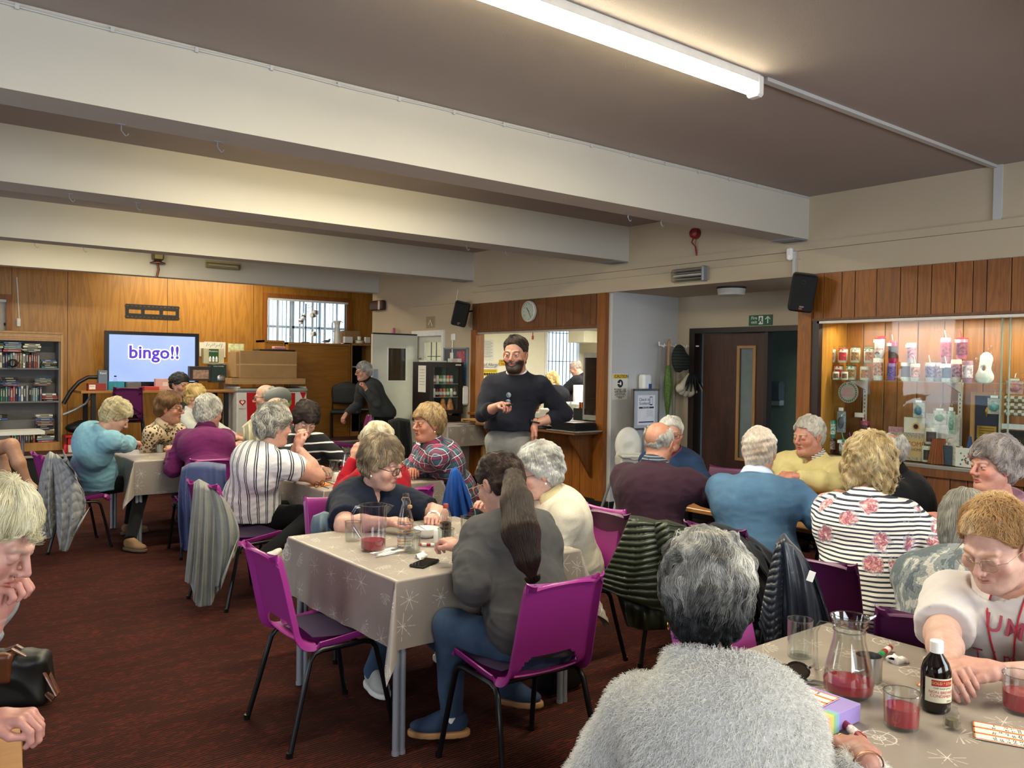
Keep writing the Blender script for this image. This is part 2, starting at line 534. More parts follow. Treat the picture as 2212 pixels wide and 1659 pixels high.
def carpet():
 t=NT('ribbed_carpet');v=t.coord('Object')
 xyz=t.sep(v)
 wob=t.noise(t.coord('Object',(1,6,1)),3.0,3)
 row=t.math('MULTIPLY_ADD',wob,0.9,t.math('MULTIPLY',xyz[1],62.0))
 rib=t.math('ABSOLUTE',t.math('SUBTRACT',t.math('FRACT',row),0.5))
 dash=t.noise(t.coord('Object',(9,60,1)),2.2,2,0.6)
 blot=t.noise(t.coord('Object',(1.6,5,1)),2.1,3,0.6)
 m=t.math('MULTIPLY',t.math('GREATER_THAN',dash,0.55),t.math('GREATER_THAN',blot,0.48))
 c=t.ramp(rib,[(0.12,srgb('#24130f')),(0.3,srgb('#4b2a22'))])
 c=t.mix(t.math('MULTIPLY',m,0.65),c,srgb('#6c2e22'))
 c=t.mix(t.math('MULTIPLY',t.noise(v,1.2,3),0.35),c,srgb('#24130e'))
 t.base(c)
 t.set(Roughness=1.0);t.b.inputs['Specular IOR Level'].default_value=0.08
 t.bump(t.math('ADD',rib,t.math('MULTIPLY',t.noise(v,300,2),0.5)),0.9,0.006)
 return t.m
CARPET=carpet()
def clothmat():
 """vinyl cloth, taupe with pale line drawings: compass stars, wheels, shells (printed)"""
 t=NT('nautical_tablecloth');v=t.coord('Object',(1,1,1))
 u=t.new('ShaderNodeUVMap');mp=t.new('ShaderNodeMapping');mp.inputs['Scale'].default_value=(1,1,1)
 t.link(u.outputs[0],mp.inputs[0]);uv=mp.outputs[0]
 s=6.2
 vo=t.new('ShaderNodeTexVoronoi',feature='F1');vo.inputs['Scale'].default_value=s;vo.inputs['Randomness'].default_value=0.55;vo.voronoi_dimensions='2D'
 t.link(uv,vo.inputs['Vector'])
 d=t.new('ShaderNodeVectorMath',operation='SUBTRACT')
 pos=vo.outputs['Position']
 t.link(uv,d.inputs[0]);t.link(pos,d.inputs[1])
 x,y,z=t.sep(d.outputs[0])
 ang=t.math('ARCTAN2',y,x)
 col=t.sep(vo.outputs['Color'])
 r=t.math('MULTIPLY',t.math('POWER',t.math('ADD',t.math('MULTIPLY',x,x),t.math('MULTIPLY',y,y)),0.5),s)
 spoke=t.math('LESS_THAN',t.math('ABSOLUTE',t.math('MULTIPLY',t.math('SINE',t.math('MULTIPLY',t.math('ADD',ang,col[0]),4.0)),r)),0.030)
 inr=t.math('LESS_THAN',r,t.math('MULTIPLY_ADD',col[1],0.14,0.24))
 star=t.math('MULTIPLY',spoke,inr)
 ring=t.math('MAXIMUM',t.math('LESS_THAN',t.math('ABSOLUTE',t.math('SUBTRACT',r,0.24)),0.012),t.math('LESS_THAN',t.math('ABSOLUTE',t.math('SUBTRACT',r,0.09)),0.012))
 wheel=t.math('MAXIMUM',ring,t.math('MULTIPLY',t.math('LESS_THAN',t.math('ABSOLUTE',t.math('MULTIPLY',t.math('SINE',t.math('MULTIPLY',ang,4.0)),r)),0.03),t.math('LESS_THAN',r,0.31)))
 fan=t.math('MULTIPLY',t.math('GREATER_THAN',t.math('SINE',t.math('MULTIPLY',ang,17.0)),0.62),t.math('MULTIPLY',t.math('LESS_THAN',r,0.30),t.math('GREATER_THAN',t.math('SINE',t.math('ADD',ang,t.math('MULTIPLY',col[0],6.0))),0.05)))
 k=col[2]
 a=t.math('MULTIPLY',star,t.math('LESS_THAN',k,0.4))
 b=t.math('MULTIPLY',wheel,t.math('GREATER_THAN',k,0.7))
 c=t.math('MULTIPLY',fan,t.math('MULTIPLY',t.math('LESS_THAN',k,0.7),t.math('GREATER_THAN',k,0.4)))
 pat=t.math('MAXIMUM',a,t.math('MAXIMUM',b,c))
 pat=t.math('MULTIPLY',pat,t.math('GREATER_THAN',t.noise(uv,60,2),0.42))
 base=t.ramp(t.noise(v,3,3),[(0.3,srgb('#8b8076')),(0.7,srgb('#998e83'))])
 t.base(t.mix(t.math('MULTIPLY',pat,0.62),base,srgb('#e2dccf')))
 t.set(Roughness=0.38);t.b.inputs['Specular IOR Level'].default_value=0.45
 t.bump(t.noise(v,26,3),0.08,0.006)
 return t.m
CLOTH=clothmat()
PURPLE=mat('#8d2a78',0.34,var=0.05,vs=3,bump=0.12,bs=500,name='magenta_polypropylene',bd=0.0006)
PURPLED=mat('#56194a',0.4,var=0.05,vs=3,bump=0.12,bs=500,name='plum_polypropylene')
PAD=fabric('#2a1a38')
# the room
W=6.70;CEIL=3.17;BB=2.79;LIN=2.48
YB1,YB2,YB3,YF=4.22,6.42,9.33,11.97
struct(bx('floor',CARPET,None,-3.6,10.6,-2.6,14.0,-0.12,0.0))
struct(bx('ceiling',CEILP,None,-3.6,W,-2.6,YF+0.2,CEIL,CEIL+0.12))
def sbox(name,mat_,*a):return struct(bx(name,mat_,None,*a))
sbox('trim_1',BEAMP,-3.6,W,YB1,YB1+0.27,BB,CEIL)
sbox('trim_2',BEAMP,-3.6,W,YB2,YB2+0.34,BB,CEIL)
sbox('trim_3',BEAMP,-3.6,W,YB3,YB3+0.27,BB,CEIL)
sbox('trim_4',BEAMP,-3.6,W+0.1,YF,YF+0.2,2.775,CEIL)
sbox('trim_5',BEAMP,-3.6,W,0.35,0.62,BB,CEIL)
for i,y in enumerate((YB1,YB2,YB3)):
 struct(bx('trim_%d'%(6+i),GREYSTEEL,None,W-0.20,W-0.001,y+0.01,y+0.25,BB-0.012,BB))
g=G()
g.box(W,W+0.12,-2.6,YF+0.2,LIN,CEIL)
g.box(W,W+0.12,-2.6,0.9,0,LIN)
g.box(W,W+0.12,9.34,10.02,0,LIN)
g.box(W,W+0.12,10.89,YF+0.2,0,LIN)
g.box(W,W+0.12,10.02,10.89,2.13,LIN)
struct(g.obj('wall_right',PLASTER,smooth=False))
struct(bx('wall_recess_side',PLASTERW,None,W+0.03,8.02,6.68,6.80,0,LIN))
struct(bx('wall_recess_ceiling',PLASTER,None,W+0.12,8.02,4.20,6.70,LIN,LIN+0.1))
g=G();g.box(7.85,7.97,6.43,6.80,0,LIN);g.box(7.85,7.97,4.9,6.43,2.09,LIN);g.box(7.85,7.97,3.9,4.98,0,LIN)
struct(g.obj('wall_recess_back',PLASTER,smooth=False))
struct(bx('wall_corridor',mat('#7f9488',0.8,name='green_wall',bump=0.1),None,9.0,9.1,3.4,8.6,0,LIN))
struct(bx('wall_corridor_side',mat('#7f9488',0.8,name='green_wall',bump=0.1),None,7.97,9.0,6.75,6.85,0,LIN))
struct(bx('wall_corridor_ceiling',CEILP,None,7.85,9.1,3.9,6.75,LIN,LIN+0.1))
g=G()
for x0,x1 in ((-3.6,-1.8),(1.0,2.8),(5.6,6.82)):g.box(x0,x1,-2.72,-2.6,0,CEIL)
g.box(-3.6,6.82,-2.72,-2.6,0,1.0);g.box(-3.6,6.82,-2.72,-2.6,2.5,CEIL)
struct(g.obj('wall_rear',PLASTER,smooth=False))
g=G()
for y0,y1 in ((-2.6,1.1),(3.9,6.6),(9.4,14.0)):g.box(-3.72,-3.6,y0,y1,0,CEIL)
g.box(-3.72,-3.6,-2.6,14.0,0,1.0);g.box(-3.72,-3.6,-2.6,14.0,2.5,CEIL)
struct(g.obj('wall_left',PLASTER,smooth=False))
for n,a in (('baseboard_recess',(W+0.02,7.85,6.662,6.68,0,0.10)),('baseboard_right',(W-0.015,W,9.34,10.02,0,0.1)),('baseboard_hatch',(W-0.03,W-0.005,6.86,9.3,0,0.11))):
 sbox(n,BLACK,*a)
sbox('trim_9',PLASTER,W-0.03,W,-2.6,9.2,2.695,2.76)
sbox('trim_10',PLASTER,W-0.02,W,9.36,10.9,2.50,2.515)
sbox('trim_11',PLASTERW,W-0.03,W,4.33,4.36,2.48,2.70)
sbox('trim_12',PLASTERW,W-0.02,W,2.62,2.68,2.76,CEIL)
sbox('trim_13',mat('#b4a98f',0.6,name='dark_ledge'),W-0.012,W,4.3,9.34,2.62,2.63)
sbox('trim_14',PLASTER,W-0.025,W+0.0,4.26,9.34,LIN-0.012,LIN+0.03)
sbox('trim_15',PLASTERW,3.80,W-0.02,2.655,2.695,CEIL-0.02,CEIL)
g=G();g.tube([(x,YB1-0.008,CEIL-0.02+0.004*sin(x*5)) for x in np.linspace(-3.5,W,60)],0.006,6)
struct(g.obj('trim_16',PLASTERW))
for k,x in enumerate(np.linspace(-0.2,6.3,18)):
 o=obj('cable_clip',mesh_of('cable_clip',*(lambda q:(q.V[0],q.F))(G().box(-0.008,0.008,-0.012,0,-0.012,0.012)),PLASTERW,False),bpy.data.objects['trim_16'],(x,YB1-0.004,CEIL-0.02))
hk=G().tube([(0,0,0),(0,0,-0.03),(0.02,0,-0.055),(0.03,0,-0.05),(0.033,0,-0.04)],0.0025,6).box(-0.02,0.02,-0.006,0.006,-0.004,0).mesh('ceiling_hook',GREYSTEEL)
for k,(px,py,fy) in enumerate(((262,268,YB1+.12),(470,305,YB1+.12),(1357,462,YB1+.12),(1428,474,YB1+.12),(150,418,YB2+.15),(295,438,YB2+.15),(1008,528,YB2+.15),(1092,540,YB2+.15),(75,523,YB3+.12),(180,533,YB3+.12))):
 p=onz(px,py,BB);o=obj('ceiling_hook',hk,None,(p[0],p[1],BB+0.0))
 tag(o,'small wire hook under the %s beam, %s from the left'%(('first','second','third')[0 if k<4 else 1 if k<8 else 2],('first','second','third','fourth')[k%4]),'hook','hooks under the beams')
# plank cladding
def planks(name,label,plane_x,y0,y1,z0,z1,widths,m,thick=0.018,seed=1,along='Y'):
 """vertical tongue and groove boards, each its own part, on the wall at x = plane_x"""
 root=thing(name,label,'panelling',(0,0,0));root['kind']='structure'
 del root['category']
 r=random.Random(seed);y=y1;i=0
 while y>y0+0.02:
  w=min(widths[i%len(widths)],y-y0);i+=1
  t=thick+r.uniform(-.002,.002)
  if along=='Y':bx('plank',m,root,plane_x-t,plane_x,y-w+0.003,y-0.003,z0,z1,0.003)
  else:bx('plank',m,root,y-w+0.003,y-0.003,plane_x-t,plane_x,z0,z1,0.003)
  y-=w
 if along=='Y':bx('backing_board',DARKWOOD,root,plane_x-0.004,plane_x+0.01,y0,y1,z0,z1)
 else:bx('backing_board',DARKWOOD,root,y0,y1,plane_x-0.004,plane_x+0.01,z0,z1)
 return root
wds=[0.10,0.17,0.12,0.19,0.20,0.14,0.11,0.18,0.13]
planks('wall_panelling_over_display','stained boards over the lit display case',W,0.9,4.15,2.075,LIN-0.005,wds,PLANK)
planks('wall_panelling_under_display','stained boards below the display case',W,0.9,4.15,0.1,0.80,wds,PLANKD,seed=3)
planks('wall_panelling_over_hatch','stained boards over the kitchen hatch',W,6.86,9.33,2.11,LIN-0.015,[0.13,0.20,0.10,0.20,0.17,0.12,0.10,0.2,0.19],PLANKD,seed=5)
planks('wall_panelling_under_hatch','stained boards under the kitchen hatch',W,6.86,9.33,0.11,0.98,[0.16,0.22,0.14,0.20,0.12],PLANK,seed=6)
sbox('trim_17',PLANK,W-0.035,W+0.10,6.74,6.86,0.10,LIN-0.015)
sbox('trim_18',BLACK,W-0.06,W+0.06,6.70,6.90,0.0,0.10)
sbox('trim_19',PLANK,W-0.03,W+0.11,9.22,9.34,0.0,2.11)
sbox('trim_20',PLANK,W-0.045,W+0.0,4.15,4.28,0.0,LIN-0.005)
sbox('trim_21',DARKWOOD,W-0.03,W+0.03,4.08,4.15,0.86,2.07)
sbox('trim_22',DARKWOOD,W-0.012,W+0.02,4.28,4.30,0.0,2.2)
sbox('trim_23',PLANKD,W-0.03,W+0.01,6.86,9.22,2.075,2.11)
sbox('trim_24',PLANKD,W-0.035,W+0.01,0.9,4.15,2.06,2.08)
# oak veneer wall at the back of the stage
root=thing('wall_back','oak veneer panelled wall behind the stage','wall');del root['category'];root['kind']='structure'
YW=13.70
xs=[-3.6,-1.0,0.2,1.03];seams=[2.49,3.90,5.29]
def panel(x0,x1,z0=0.36,z1=CEIL):bx('panel',OAK,root,x0+.004,x1-.004,YW-0.012,YW,z0,z1)
panel(-3.6,-1.9);panel(-1.9,-0.35)
panel(-0.35,1.78,2.53);panel(-0.35,1.78,0.36,1.55);panel(1.78,2.49)
panel(2.49,3.90);panel(3.90,5.29);panel(5.29,5.45);panel(7.10,7.8);panel(5.45,7.10,2.80);panel(5.45,7.10,0.36,1.55)
g=G();g.box(-3.6,-0.35,YW,YW+0.1,0,CEIL);g.box(1.78,5.45,YW,YW+0.1,0,CEIL);g.box(7.1,7.8,YW,YW+0.1,0,CEIL)
for a,b in ((-0.35,1.78),(5.45,7.10)):g.box(a,b,YW,YW+0.1,0,1.55);g.box(a,b,YW,YW+0.1,2.8 if a>3 else 2.53,CEIL)
g.obj('brickwork',DARKWOOD,root,smooth=False)
struct(bx('wall_stage_right',PLASTER,None,7.7,7.8,YF+0.2,YW,0,CEIL))
struct(bx('wall_stage_return',PLASTER,None,W+0.12,7.8,YF+0.1,YF+0.2,0,CEIL))
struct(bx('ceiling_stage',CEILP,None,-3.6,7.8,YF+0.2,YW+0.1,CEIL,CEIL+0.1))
st=thing('trim_25','low dark stage platform','stage');del st['category'];st['kind']='structure'
bx('riser',mat('#0d0b0c',0.8,name='black_riser'),st,-3.6,7.7,12.36,12.40,0,0.335)
bx('stage_floor',mat('#4a2318',0.8,bump=0.2,name='stage_carpet'),st,-3.6,7.7,12.40,YW,0.30,0.355)
bx('nosing',mat('#9a948a',0.5,name='metal_nosing'),st,-3.6,7.7,12.34,12.40,0.335,0.36)
def blinds(win,x0,x1,z0,z1,y,n,ang=0.9):
 me=G().box(-0.045,0.045,-0.001,0.001,z0,z1).mesh('slat',mat('#d9dad8',0.7,var=0.02,name='blind_fabric'),False)
 for i in range(n):
  x=x0+(i+.5)*(x1-x0)/n
  o=obj('slat',me,win,(x,y+0.012*sin(i*1.7),0));o.rotation_euler=(0,0,ang+0.22*sin(i*2.3))
 bx('head_rail',WHITE,win,x0,x1,y-0.03,y+0.03,z1,z1+0.035)
def window(name,x0,x1,z0,z1,nm,nbl,blind=True):
 w=thing(name,'timber framed window with vertical blinds','window');del w['category'];w['kind']='structure'
 f=0.07
 fr=PLANK
 bx('frame',fr,w,x0,x0+f,YW-0.05,YW+0.1,z0,z1);bx('frame',fr,w,x1-f,x1,YW-0.05,YW+0.1,z0,z1)
 bx('frame',fr,w,x0+f,x1-f,YW-0.05,YW+0.1,z1-f,z1);bx('frame',fr,w,x0+f,x1-f,YW-0.08,YW+0.1,z0,z0+f*.7)
 for k in range(nm+1):
  xx=x0+f+(x1-x0-2*f)*k/nm
  bx('mullion',mat('#9aa0a6',0.5,name='grey_frame'),w,xx-.02,xx+.02,YW+0.055,YW+0.09,z0+.05,z1-f)
 bx('mullion',mat('#9aa0a6',0.5,name='grey_frame'),w,x0+f,x1-f,YW+0.055,YW+0.09,(z0+z1)/2+.05,(z0+z1)/2+.09)
 bx('pane',GLASS,w,x0+f,x1-f,YW+0.07,YW+0.074,z0+.05,z1-f)
 if blind:blinds(w,x0+f,x1-f,z0+0.06,z1-f-0.04,YW+0.0,nbl)
 return w
window('window_1',5.45,7.10,1.55,2.80,3,19)
window('window_2',-0.35,1.78,1.55,2.53,3,20)
struct(bx('wall_outside',mat('#c9d3dc',0.9,name='pale_render'),None,-4.0,12.5,17.0,17.2,-0.5,3.2))
area('sky_over_yard',(4.5,15.3,4.2),(0,0.35,-1),13,1.8,420,(0.82,0.91,1.0))
# rear and left windows (seen mirrored in the screen)
def plainwin(name,a,b,axis,c):
 w=thing(name,'wide white framed window','window');del w['category'];w['kind']='structure'
 for k in range(5):
  t=a+(b-a)*k/4
  if axis=='x':bx('mullion',WHITE,w,t-.03,t+.03,c-.1,c,1.0,2.5)
  else:bx('mullion',WHITE,w,c-.1,c,t-.03,t+.03,1.0,2.5)
 if axis=='x':bx('pane',GLASS,w,a,b,c-.06,c-.055,1.0,2.5)
 else:bx('pane',GLASS,w,c-.06,c-.055,a,b,1.0,2.5)
plainwin('window_3',-1.8,1.0,'x',-2.6);plainwin('window_4',2.8,5.6,'x',-2.6)
plainwin('window_5',1.1,3.9,'y',-3.6);plainwin('window_6',6.6,9.4,'y',-3.6)
# fluorescent battens
TUBE=mat('#fff6d6',0.4,var=0.0,emit=14.0,name='lit_diffuser')
TUBEB=mat('#fff0bd',0.4,var=0.0,emit=14.0,name='lit_diffuser_warm')
def batten(x0,x1,y,label,tubem,power,colr=(1.0,0.93,0.72)):
 t=thing('ceiling_light',label,'light',((x0+x1)/2,y,CEIL),group=None)
 hx=(x1-x0)/2
 bx('spine',WHITE,t,-hx,hx,-0.035,0.035,-0.05,0,0.004)
 G().box(-hx+.03,hx-.03,-0.035,0.035,-0.05,-0.045).tube([(-hx+.03,0,-0.078),(hx-.03,0,-0.078)],0.031,16).obj('diffuser',tubem,t)
 for s in (-1,1):G().box(s*hx-0.03,s*hx+0.03,-0.04,0.04,-0.115,0,bev=0.012).obj('end_cap',WHITE,t)
 l=area('batten_light',((x0+x1)/2,y,CEIL-0.125),(0,0,-1),x1-x0-0.1,0.07,power,colr)
 l.parent=t;l.location=(0,0,-0.125)
 l2=l.data
 return t
batten(1.90-0.6,3.74,2.69,'long fluorescent light glowing on the ceiling in front of the first beam',TUBE,62)
batten(1.7,4.1,5.30,'fluorescent light fixed between the first and second beams',TUBEB,60)
batten(1.7,4.1,7.95,'fluorescent light fixed between the second and third beams',TUBEB,50)
batten(1.2,3.6,10.7,'fluorescent light fixed between the third beam and the stage front',TUBEB,42)
batten(2.0,4.4,-0.9,'fluorescent light fixed on the ceiling behind the camera',TUBEB,55)
batten(3.2,5.4,13.0,'fluorescent light fixed over the stage',TUBEB,26)
# people
def unit(v):v=np.asarray(v,float);return v/(np.linalg.norm(v)+1e-12)
def frame(fwd,up):
 f=unit(fwd);u=np.asarray(up,float);u=unit(u-f*(u@f));r=np.cross(f,u)
 return np.stack([r,f,u],1)
def mirror_x(P):q=P.copy();q[:,0]=np.abs(q[:,0]);return q
def head_sdf(sp):
 fem=sp.get('fem',True);fat=sp.get('fat',1.0);nose=sp.get('nose',1.0);old=sp.get('old',1.0)
 beard=sp.get('beard',0)
 closed=sp.get('closed',0.5)
 def f(P):
  M=mirror_x(P)
  d=ell(P,(0,-.016,.036),(.076,.096,.084))
  d=smin(d,ell(P,(0,.030,-.036),(.062*fat,.060,.074)),.03)
  d=smin(d,cap(M,(.044*fat,.0,-.052),(.012,.060,-.096),.020*fat,.019),.03)
  d=smin(d,ell(P,(0,.068,-.092),(.021,.020,.018)),.018)
  d=smin(d,ell(M,(.040*fat,.060,-.028),(.024*fat,.022,.024)),.018)
  d=smin(d,cap(M,(.012,.089,.020),(.040,.074,.022),.009,.010),.012)
  if fat>1.03 or old>0.9:d=smin(d,ell(P,(0,.035,-.100),(.044*fat,.042,.024)),.03)
  d=smax(d,-ell(M,(.031,.103,.002),(.018,.018,.014)),.012)
  n=cap(P,(0,.088,.014),(0,.106+.008*nose,-.027),.0078,.0102*nose)
  n=smin(n,ell(M,(.0120*nose,.101,-.033),(.0090,.011,.0085)),.006)
  d=smin(d,n,.010)
  d=smin(d,ell(M,(.031,.0800,.0085-.003*closed),(.0155,.0128,.0085+.003*closed)),.004)
  d=smin(d,ell(M,(.031,.0785,-.0060),(.0150,.0118,.0062)),.004)
  d=smin(d,cap(M,(0,.0960,-.0575),(.0245,.082,-.0615),.0050,.0034),.006)
  d=smin(d,cap(M,(0,.0945,-.0680),(.021,.083,-.0650),.0058,.0034),.006)
  mo=sp.get('mouth',0.0)
  d=smax(d,-ell(P,(0,.1010,-.0625-.002*mo),(.0265,.016,.0014+.006*mo)),.002)
  d=smax(d,-cap(M,(.020,.1000,-.034),(.031,.0850,-.066),.0032),.008)
  if fat<1.0:d=smax(d,-ell(M,(.058,.062,-.062),(.02,.03,.02)),.02)
  e=ell(M,(.079,-.006,-.008),(.0085,.019,.031),roty(0.18))
  e=smax(e,-ell(M,(.089,-.002,-.006),(.006,.010,.019)),.004)
  d=smin(d,e,.006)
  d=smin(d,cap(P,(0,-.018,-.050),sp.get('nkend',(0,-.052,-.170)),.051 if fem else .060,.056 if fem else .068),.03)
  return d
 return f
def skin_color(V,sp):
 """skin colour map: lips, dark mouth line, darker under-eyes, brows, blush, stubble"""
 s=np.array(srgb(sp.get('skin','#c98f78'))[:3]);s=s*.74+s.mean()*np.array((.275,.255,.22));C=np.tile(s,(len(V),1))
 M=mirror_x(V)
 def blend(w,c):
  w=np.clip(w,0,.97)[:,None];C[:]=C*(1-w)+np.array(c)*w
 blush=np.array(srgb(sp.get('blush','#b46a58'))[:3])
 g=lambda c,r:np.exp(-((M-np.array(c))**2/np.array(r)**2).sum(1))
 fr=(V[:,1]>0.02)
 blend(0.40*g((.042,.075,-.028),(.026,.03,.024))*fr,blush)
 blend(0.50*g((0,.112,-.024),(.014,.012,.014)),blush)
 blend(0.45*g((.079,-.006,-.008),(.012,.02,.03)),blush)
 blend(0.35*g((.031,.085,-.012),(.018,.02,.007)),np.array(s)*0.55)
 blend(1.2*g((.0,.096,-.0580),(.026,.013,.0040))*fr,np.array(srgb(sp.get('lip','#a8574d'))[:3]))
 blend(1.2*g((.0,.095,-.0675),(.023,.013,.0045))*fr,np.array(srgb(sp.get('lip','#a8574d'))[:3]))
 blend(0.8*g((.0,.097,-.0625),(.027,.016,.0014))*fr,np.array((.06,.02,.02)))
 bc=np.array(srgb(sp.get('brow',sp.get('hair','#6b5a4a')))[:3])
 bz=.0235+.010*np.clip(M[:,0]-.02,0,.012)
 blend(1.3*np.exp(-((M[:,2]-bz)/.0038)**2-((M[:,0]-.033)/.017)**4)*(V[:,1]>.06)*sp.get('browd',.8),bc)
 if sp.get('beard',0):
  b=np.array(srgb(sp['beardc'])[:3])
  nzb=Noise(5,12)(V,90)*.006;w=np.clip((-.040-V[:,2]+.55*np.clip(np.abs(V[:,0])-.030,0,.1)+nzb)*70,0,1)*np.clip((V[:,1]-.010-.2*np.clip(V[:,2]+.06,0,1)+nzb)*50,0,1)*np.clip((V[:,2]+.135)*60,0,1)
  lipm=np.exp(-((M-np.array((0,.097,-.063)))**2/np.array((.021,.03,.0085))**2).sum(1))
  blend(sp['beard']*w*(1-1.3*np.clip(lipm,0,.75)),b)
 if sp.get('scalp'):
  w=np.clip((V[:,2]-.05)*30,0,1)
  blend(w*0.6,np.array(srgb(sp['scalp'])[:3]))
 return C
_eye_cache={}
def head_mesh(sp,h):
 f=head_sdf(sp)
 ne=np.array(sp.get('nkend',(0,-.052,-.170)))
 V,Q=sdf_mesh(f,np.minimum((-.105,-.13,-.20),ne-.075),np.maximum((.105,.135,.135),ne+.075),h)
 Cc=skin_color(V,sp)
 parts=[(V,Q,Cc,0)]
 n=14;th=np.linspace(0,pi,n//2+1);ph=np.arange(n)*2*pi/n
 S=np.array([(sin(t)*cos(p),cos(t),sin(t)*sin(p)) for t in th for p in ph])
 F=[]
 for i in range(len(th)-1):
  for j in range(n):F.append((i*n+j,i*n+(j+1)%n,(i+1)*n+(j+1)%n,(i+1)*n+j))
 gz=sp.get('gaze',0.0)
 for s in (-1,1):
  c=np.tile(np.array((.72,.68,.64)),(len(S),1))
  rr=np.sqrt((S[:,0]-.25*gz)**2+(S[:,2]+.1)**2)
  c[(rr<.55)&(S[:,1]>0)]=srgb(sp.get('iris','#3c4a50'))[:3]
  c[(rr<.26)&(S[:,1]>0)]=(.01,.01,.01)
  parts.append((S*.0120+np.array((s*.031,.0790,.0005)),np.array(F),c,1))
 return parts
# hair volumes in head space
def hair_sdf(sp):
 st=sp.get('style','short');vol=sp.get('vol',.016);nz=Noise(sp.get('seed',1)+77)
 fringe=sp.get('fringe',.060);nape=sp.get('nape',-.075);ext=sp.get('hextra')
 side=sp.get('side',-.020)
 top=sp.get('htop',1.0)
 def f(P):
  M=mirror_x(P)
  d=ell(P,(0,-.018,.038+.3*vol*top),(.077+vol,.097+vol,.084+vol*(.7+.5*top)))
  if st in ('bob','long'):
   d=smin(d,ell(M,(.050,-.030,-.030),(.040+vol*.6,.066+vol*.5,.085)),.03)
  elif st!='bald':
   d=smin(d,ell(P,(0,-.045,-.020),(.062+vol*.7,.062+vol*.8,.070)),.03)
  ff=max(fringe,-.005)
  a=.105-P[:,1]
  line=-((P[:,2]-fringe)-0.0-np.clip((.088-P[:,1])*-1.25,-.2,0))
  line=-(P[:,2]-np.maximum(fringe-1.15*np.clip(.082-P[:,1],0,1),side))
  back=np.maximum(P[:,1]-(-.020),nape-P[:,2])
  if st in ('bob','long'):
   back=np.maximum(np.minimum(P[:,1]-sp.get('sidefront',.035),np.maximum(P[:,1]-.08,.058-M[:,0])),nape-P[:,2])
  keep=np.minimum(line,back)
  d=smax(d,keep,.012)
  if st=='bald':
   bt=sp.get('baldtop',.045)
   d=smax(d,-ell(P,(0,sp.get('baldy',.035),.115),(.072+sp.get('baldw',0),.118,.062+bt)),.02)
  if ext:d=ext(P,d)
  d=d+sp.get('rough',.004)*nz(P,55)+sp.get('rough',.004)*.7*nz(P[:,[2,0,1]],110)
  return d
 return f
def grad(f,P,e=.002):
 g=np.zeros_like(P)
 for i in range(3):
  q=P.copy();q[:,i]+=e;r=P.copy();r[:,i]-=e
  g[:,i]=f(q)-f(r)
 return g/(ln(g)[:,None]+1e-9)
def strands(f,V,Q,n,length,flow,rad,cols,seed,lift=.0025,steps=6,curl=.25,tip=.15,wild=0.0):
 r=np.random.default_rng(seed)
 i=r.integers(0,len(Q),n);w=r.dirichlet(np.ones(4),n)
 P=(V[Q[i]]*w[:,:,None]).sum(1)
 nn=Noise(seed+5,8);n2=Noise(seed+9,8)
 L=length*r.uniform(.6,1.25,n)/steps
 out=[P.copy()]
 lf=lift*r.uniform(.1,1,n)
 wv=r.normal(size=(n,3))*wild
 for s in range(steps):
  N=grad(f,P)
  D=flow(P)
  D=D+curl*np.stack([nn(P,32),n2(P,32),nn(P[:,::-1],32)],-1)+wv
  D=D-N*(D*N).sum(1)[:,None]*.92
  D=D/(ln(D)[:,None]+1e-9)
  P=P+D*L[:,None]
  d=f(P)
  P=P-N*(d-lf*(0.6+.8*s/steps))[:,None]*.85
  out.append(P.copy())
 pts=np.stack(out,1)
 c=np.array([srgb(x)[:3] for x in cols]);k=r.random(n)
 clump=np.clip(.5+.35*nn(pts[:,0],40)+.25*(k-.5),0,.999)
 ci=clump*(len(c)-1);lo=ci.astype(int);fr=(ci-lo)[:,None]
 cc=c[lo]*(1-fr)+c[np.minimum(lo+1,len(c)-1)]*fr
 cc=cc*r.uniform(.8,1.15,(n,1))
 return pts,cc,rad
def strand_obj(name,pts,cc,rad,parent,label=None):
 n,k,_=pts.shape
 hc=bpy.data.hair_curves.new(name)
 hc.add_curves([k]*n)
 hc.points.foreach_set('position',np.ascontiguousarray(pts,dtype=np.float32).reshape(-1))
 ra=np.tile(np.linspace(1,.35,k)*rad,n).astype(np.float32)
 a=hc.attributes.get('radius') or hc.attributes.new('radius','FLOAT','POINT')
 a.data.foreach_set('value',ra)
 c=hc.attributes.new('Col','FLOAT_COLOR','CURVE')
 q=np.ones((n,4),dtype=np.float32);q[:,:3]=cc;c.data.foreach_set('color',q.ravel())
 hc.materials.append(STRAND)
 return obj(name,hc,parent,label=label)
def flow_default(sp):
 crown=np.array(sp.get('crown',(0.0,-.045,.125)))
 def fl(P):
  d=P-crown
  d=d/(ln(d)[:,None]+1e-9)
  d[:,2]-=.55+2.0*np.clip(.06-P[:,2],0,.3)*3
  m=np.clip((P[:,1]-.02)*8,0,1)
  if sp.get('sweep'):d=d+m[:,None]*np.array(sp['sweep'])
  return d
 return fl
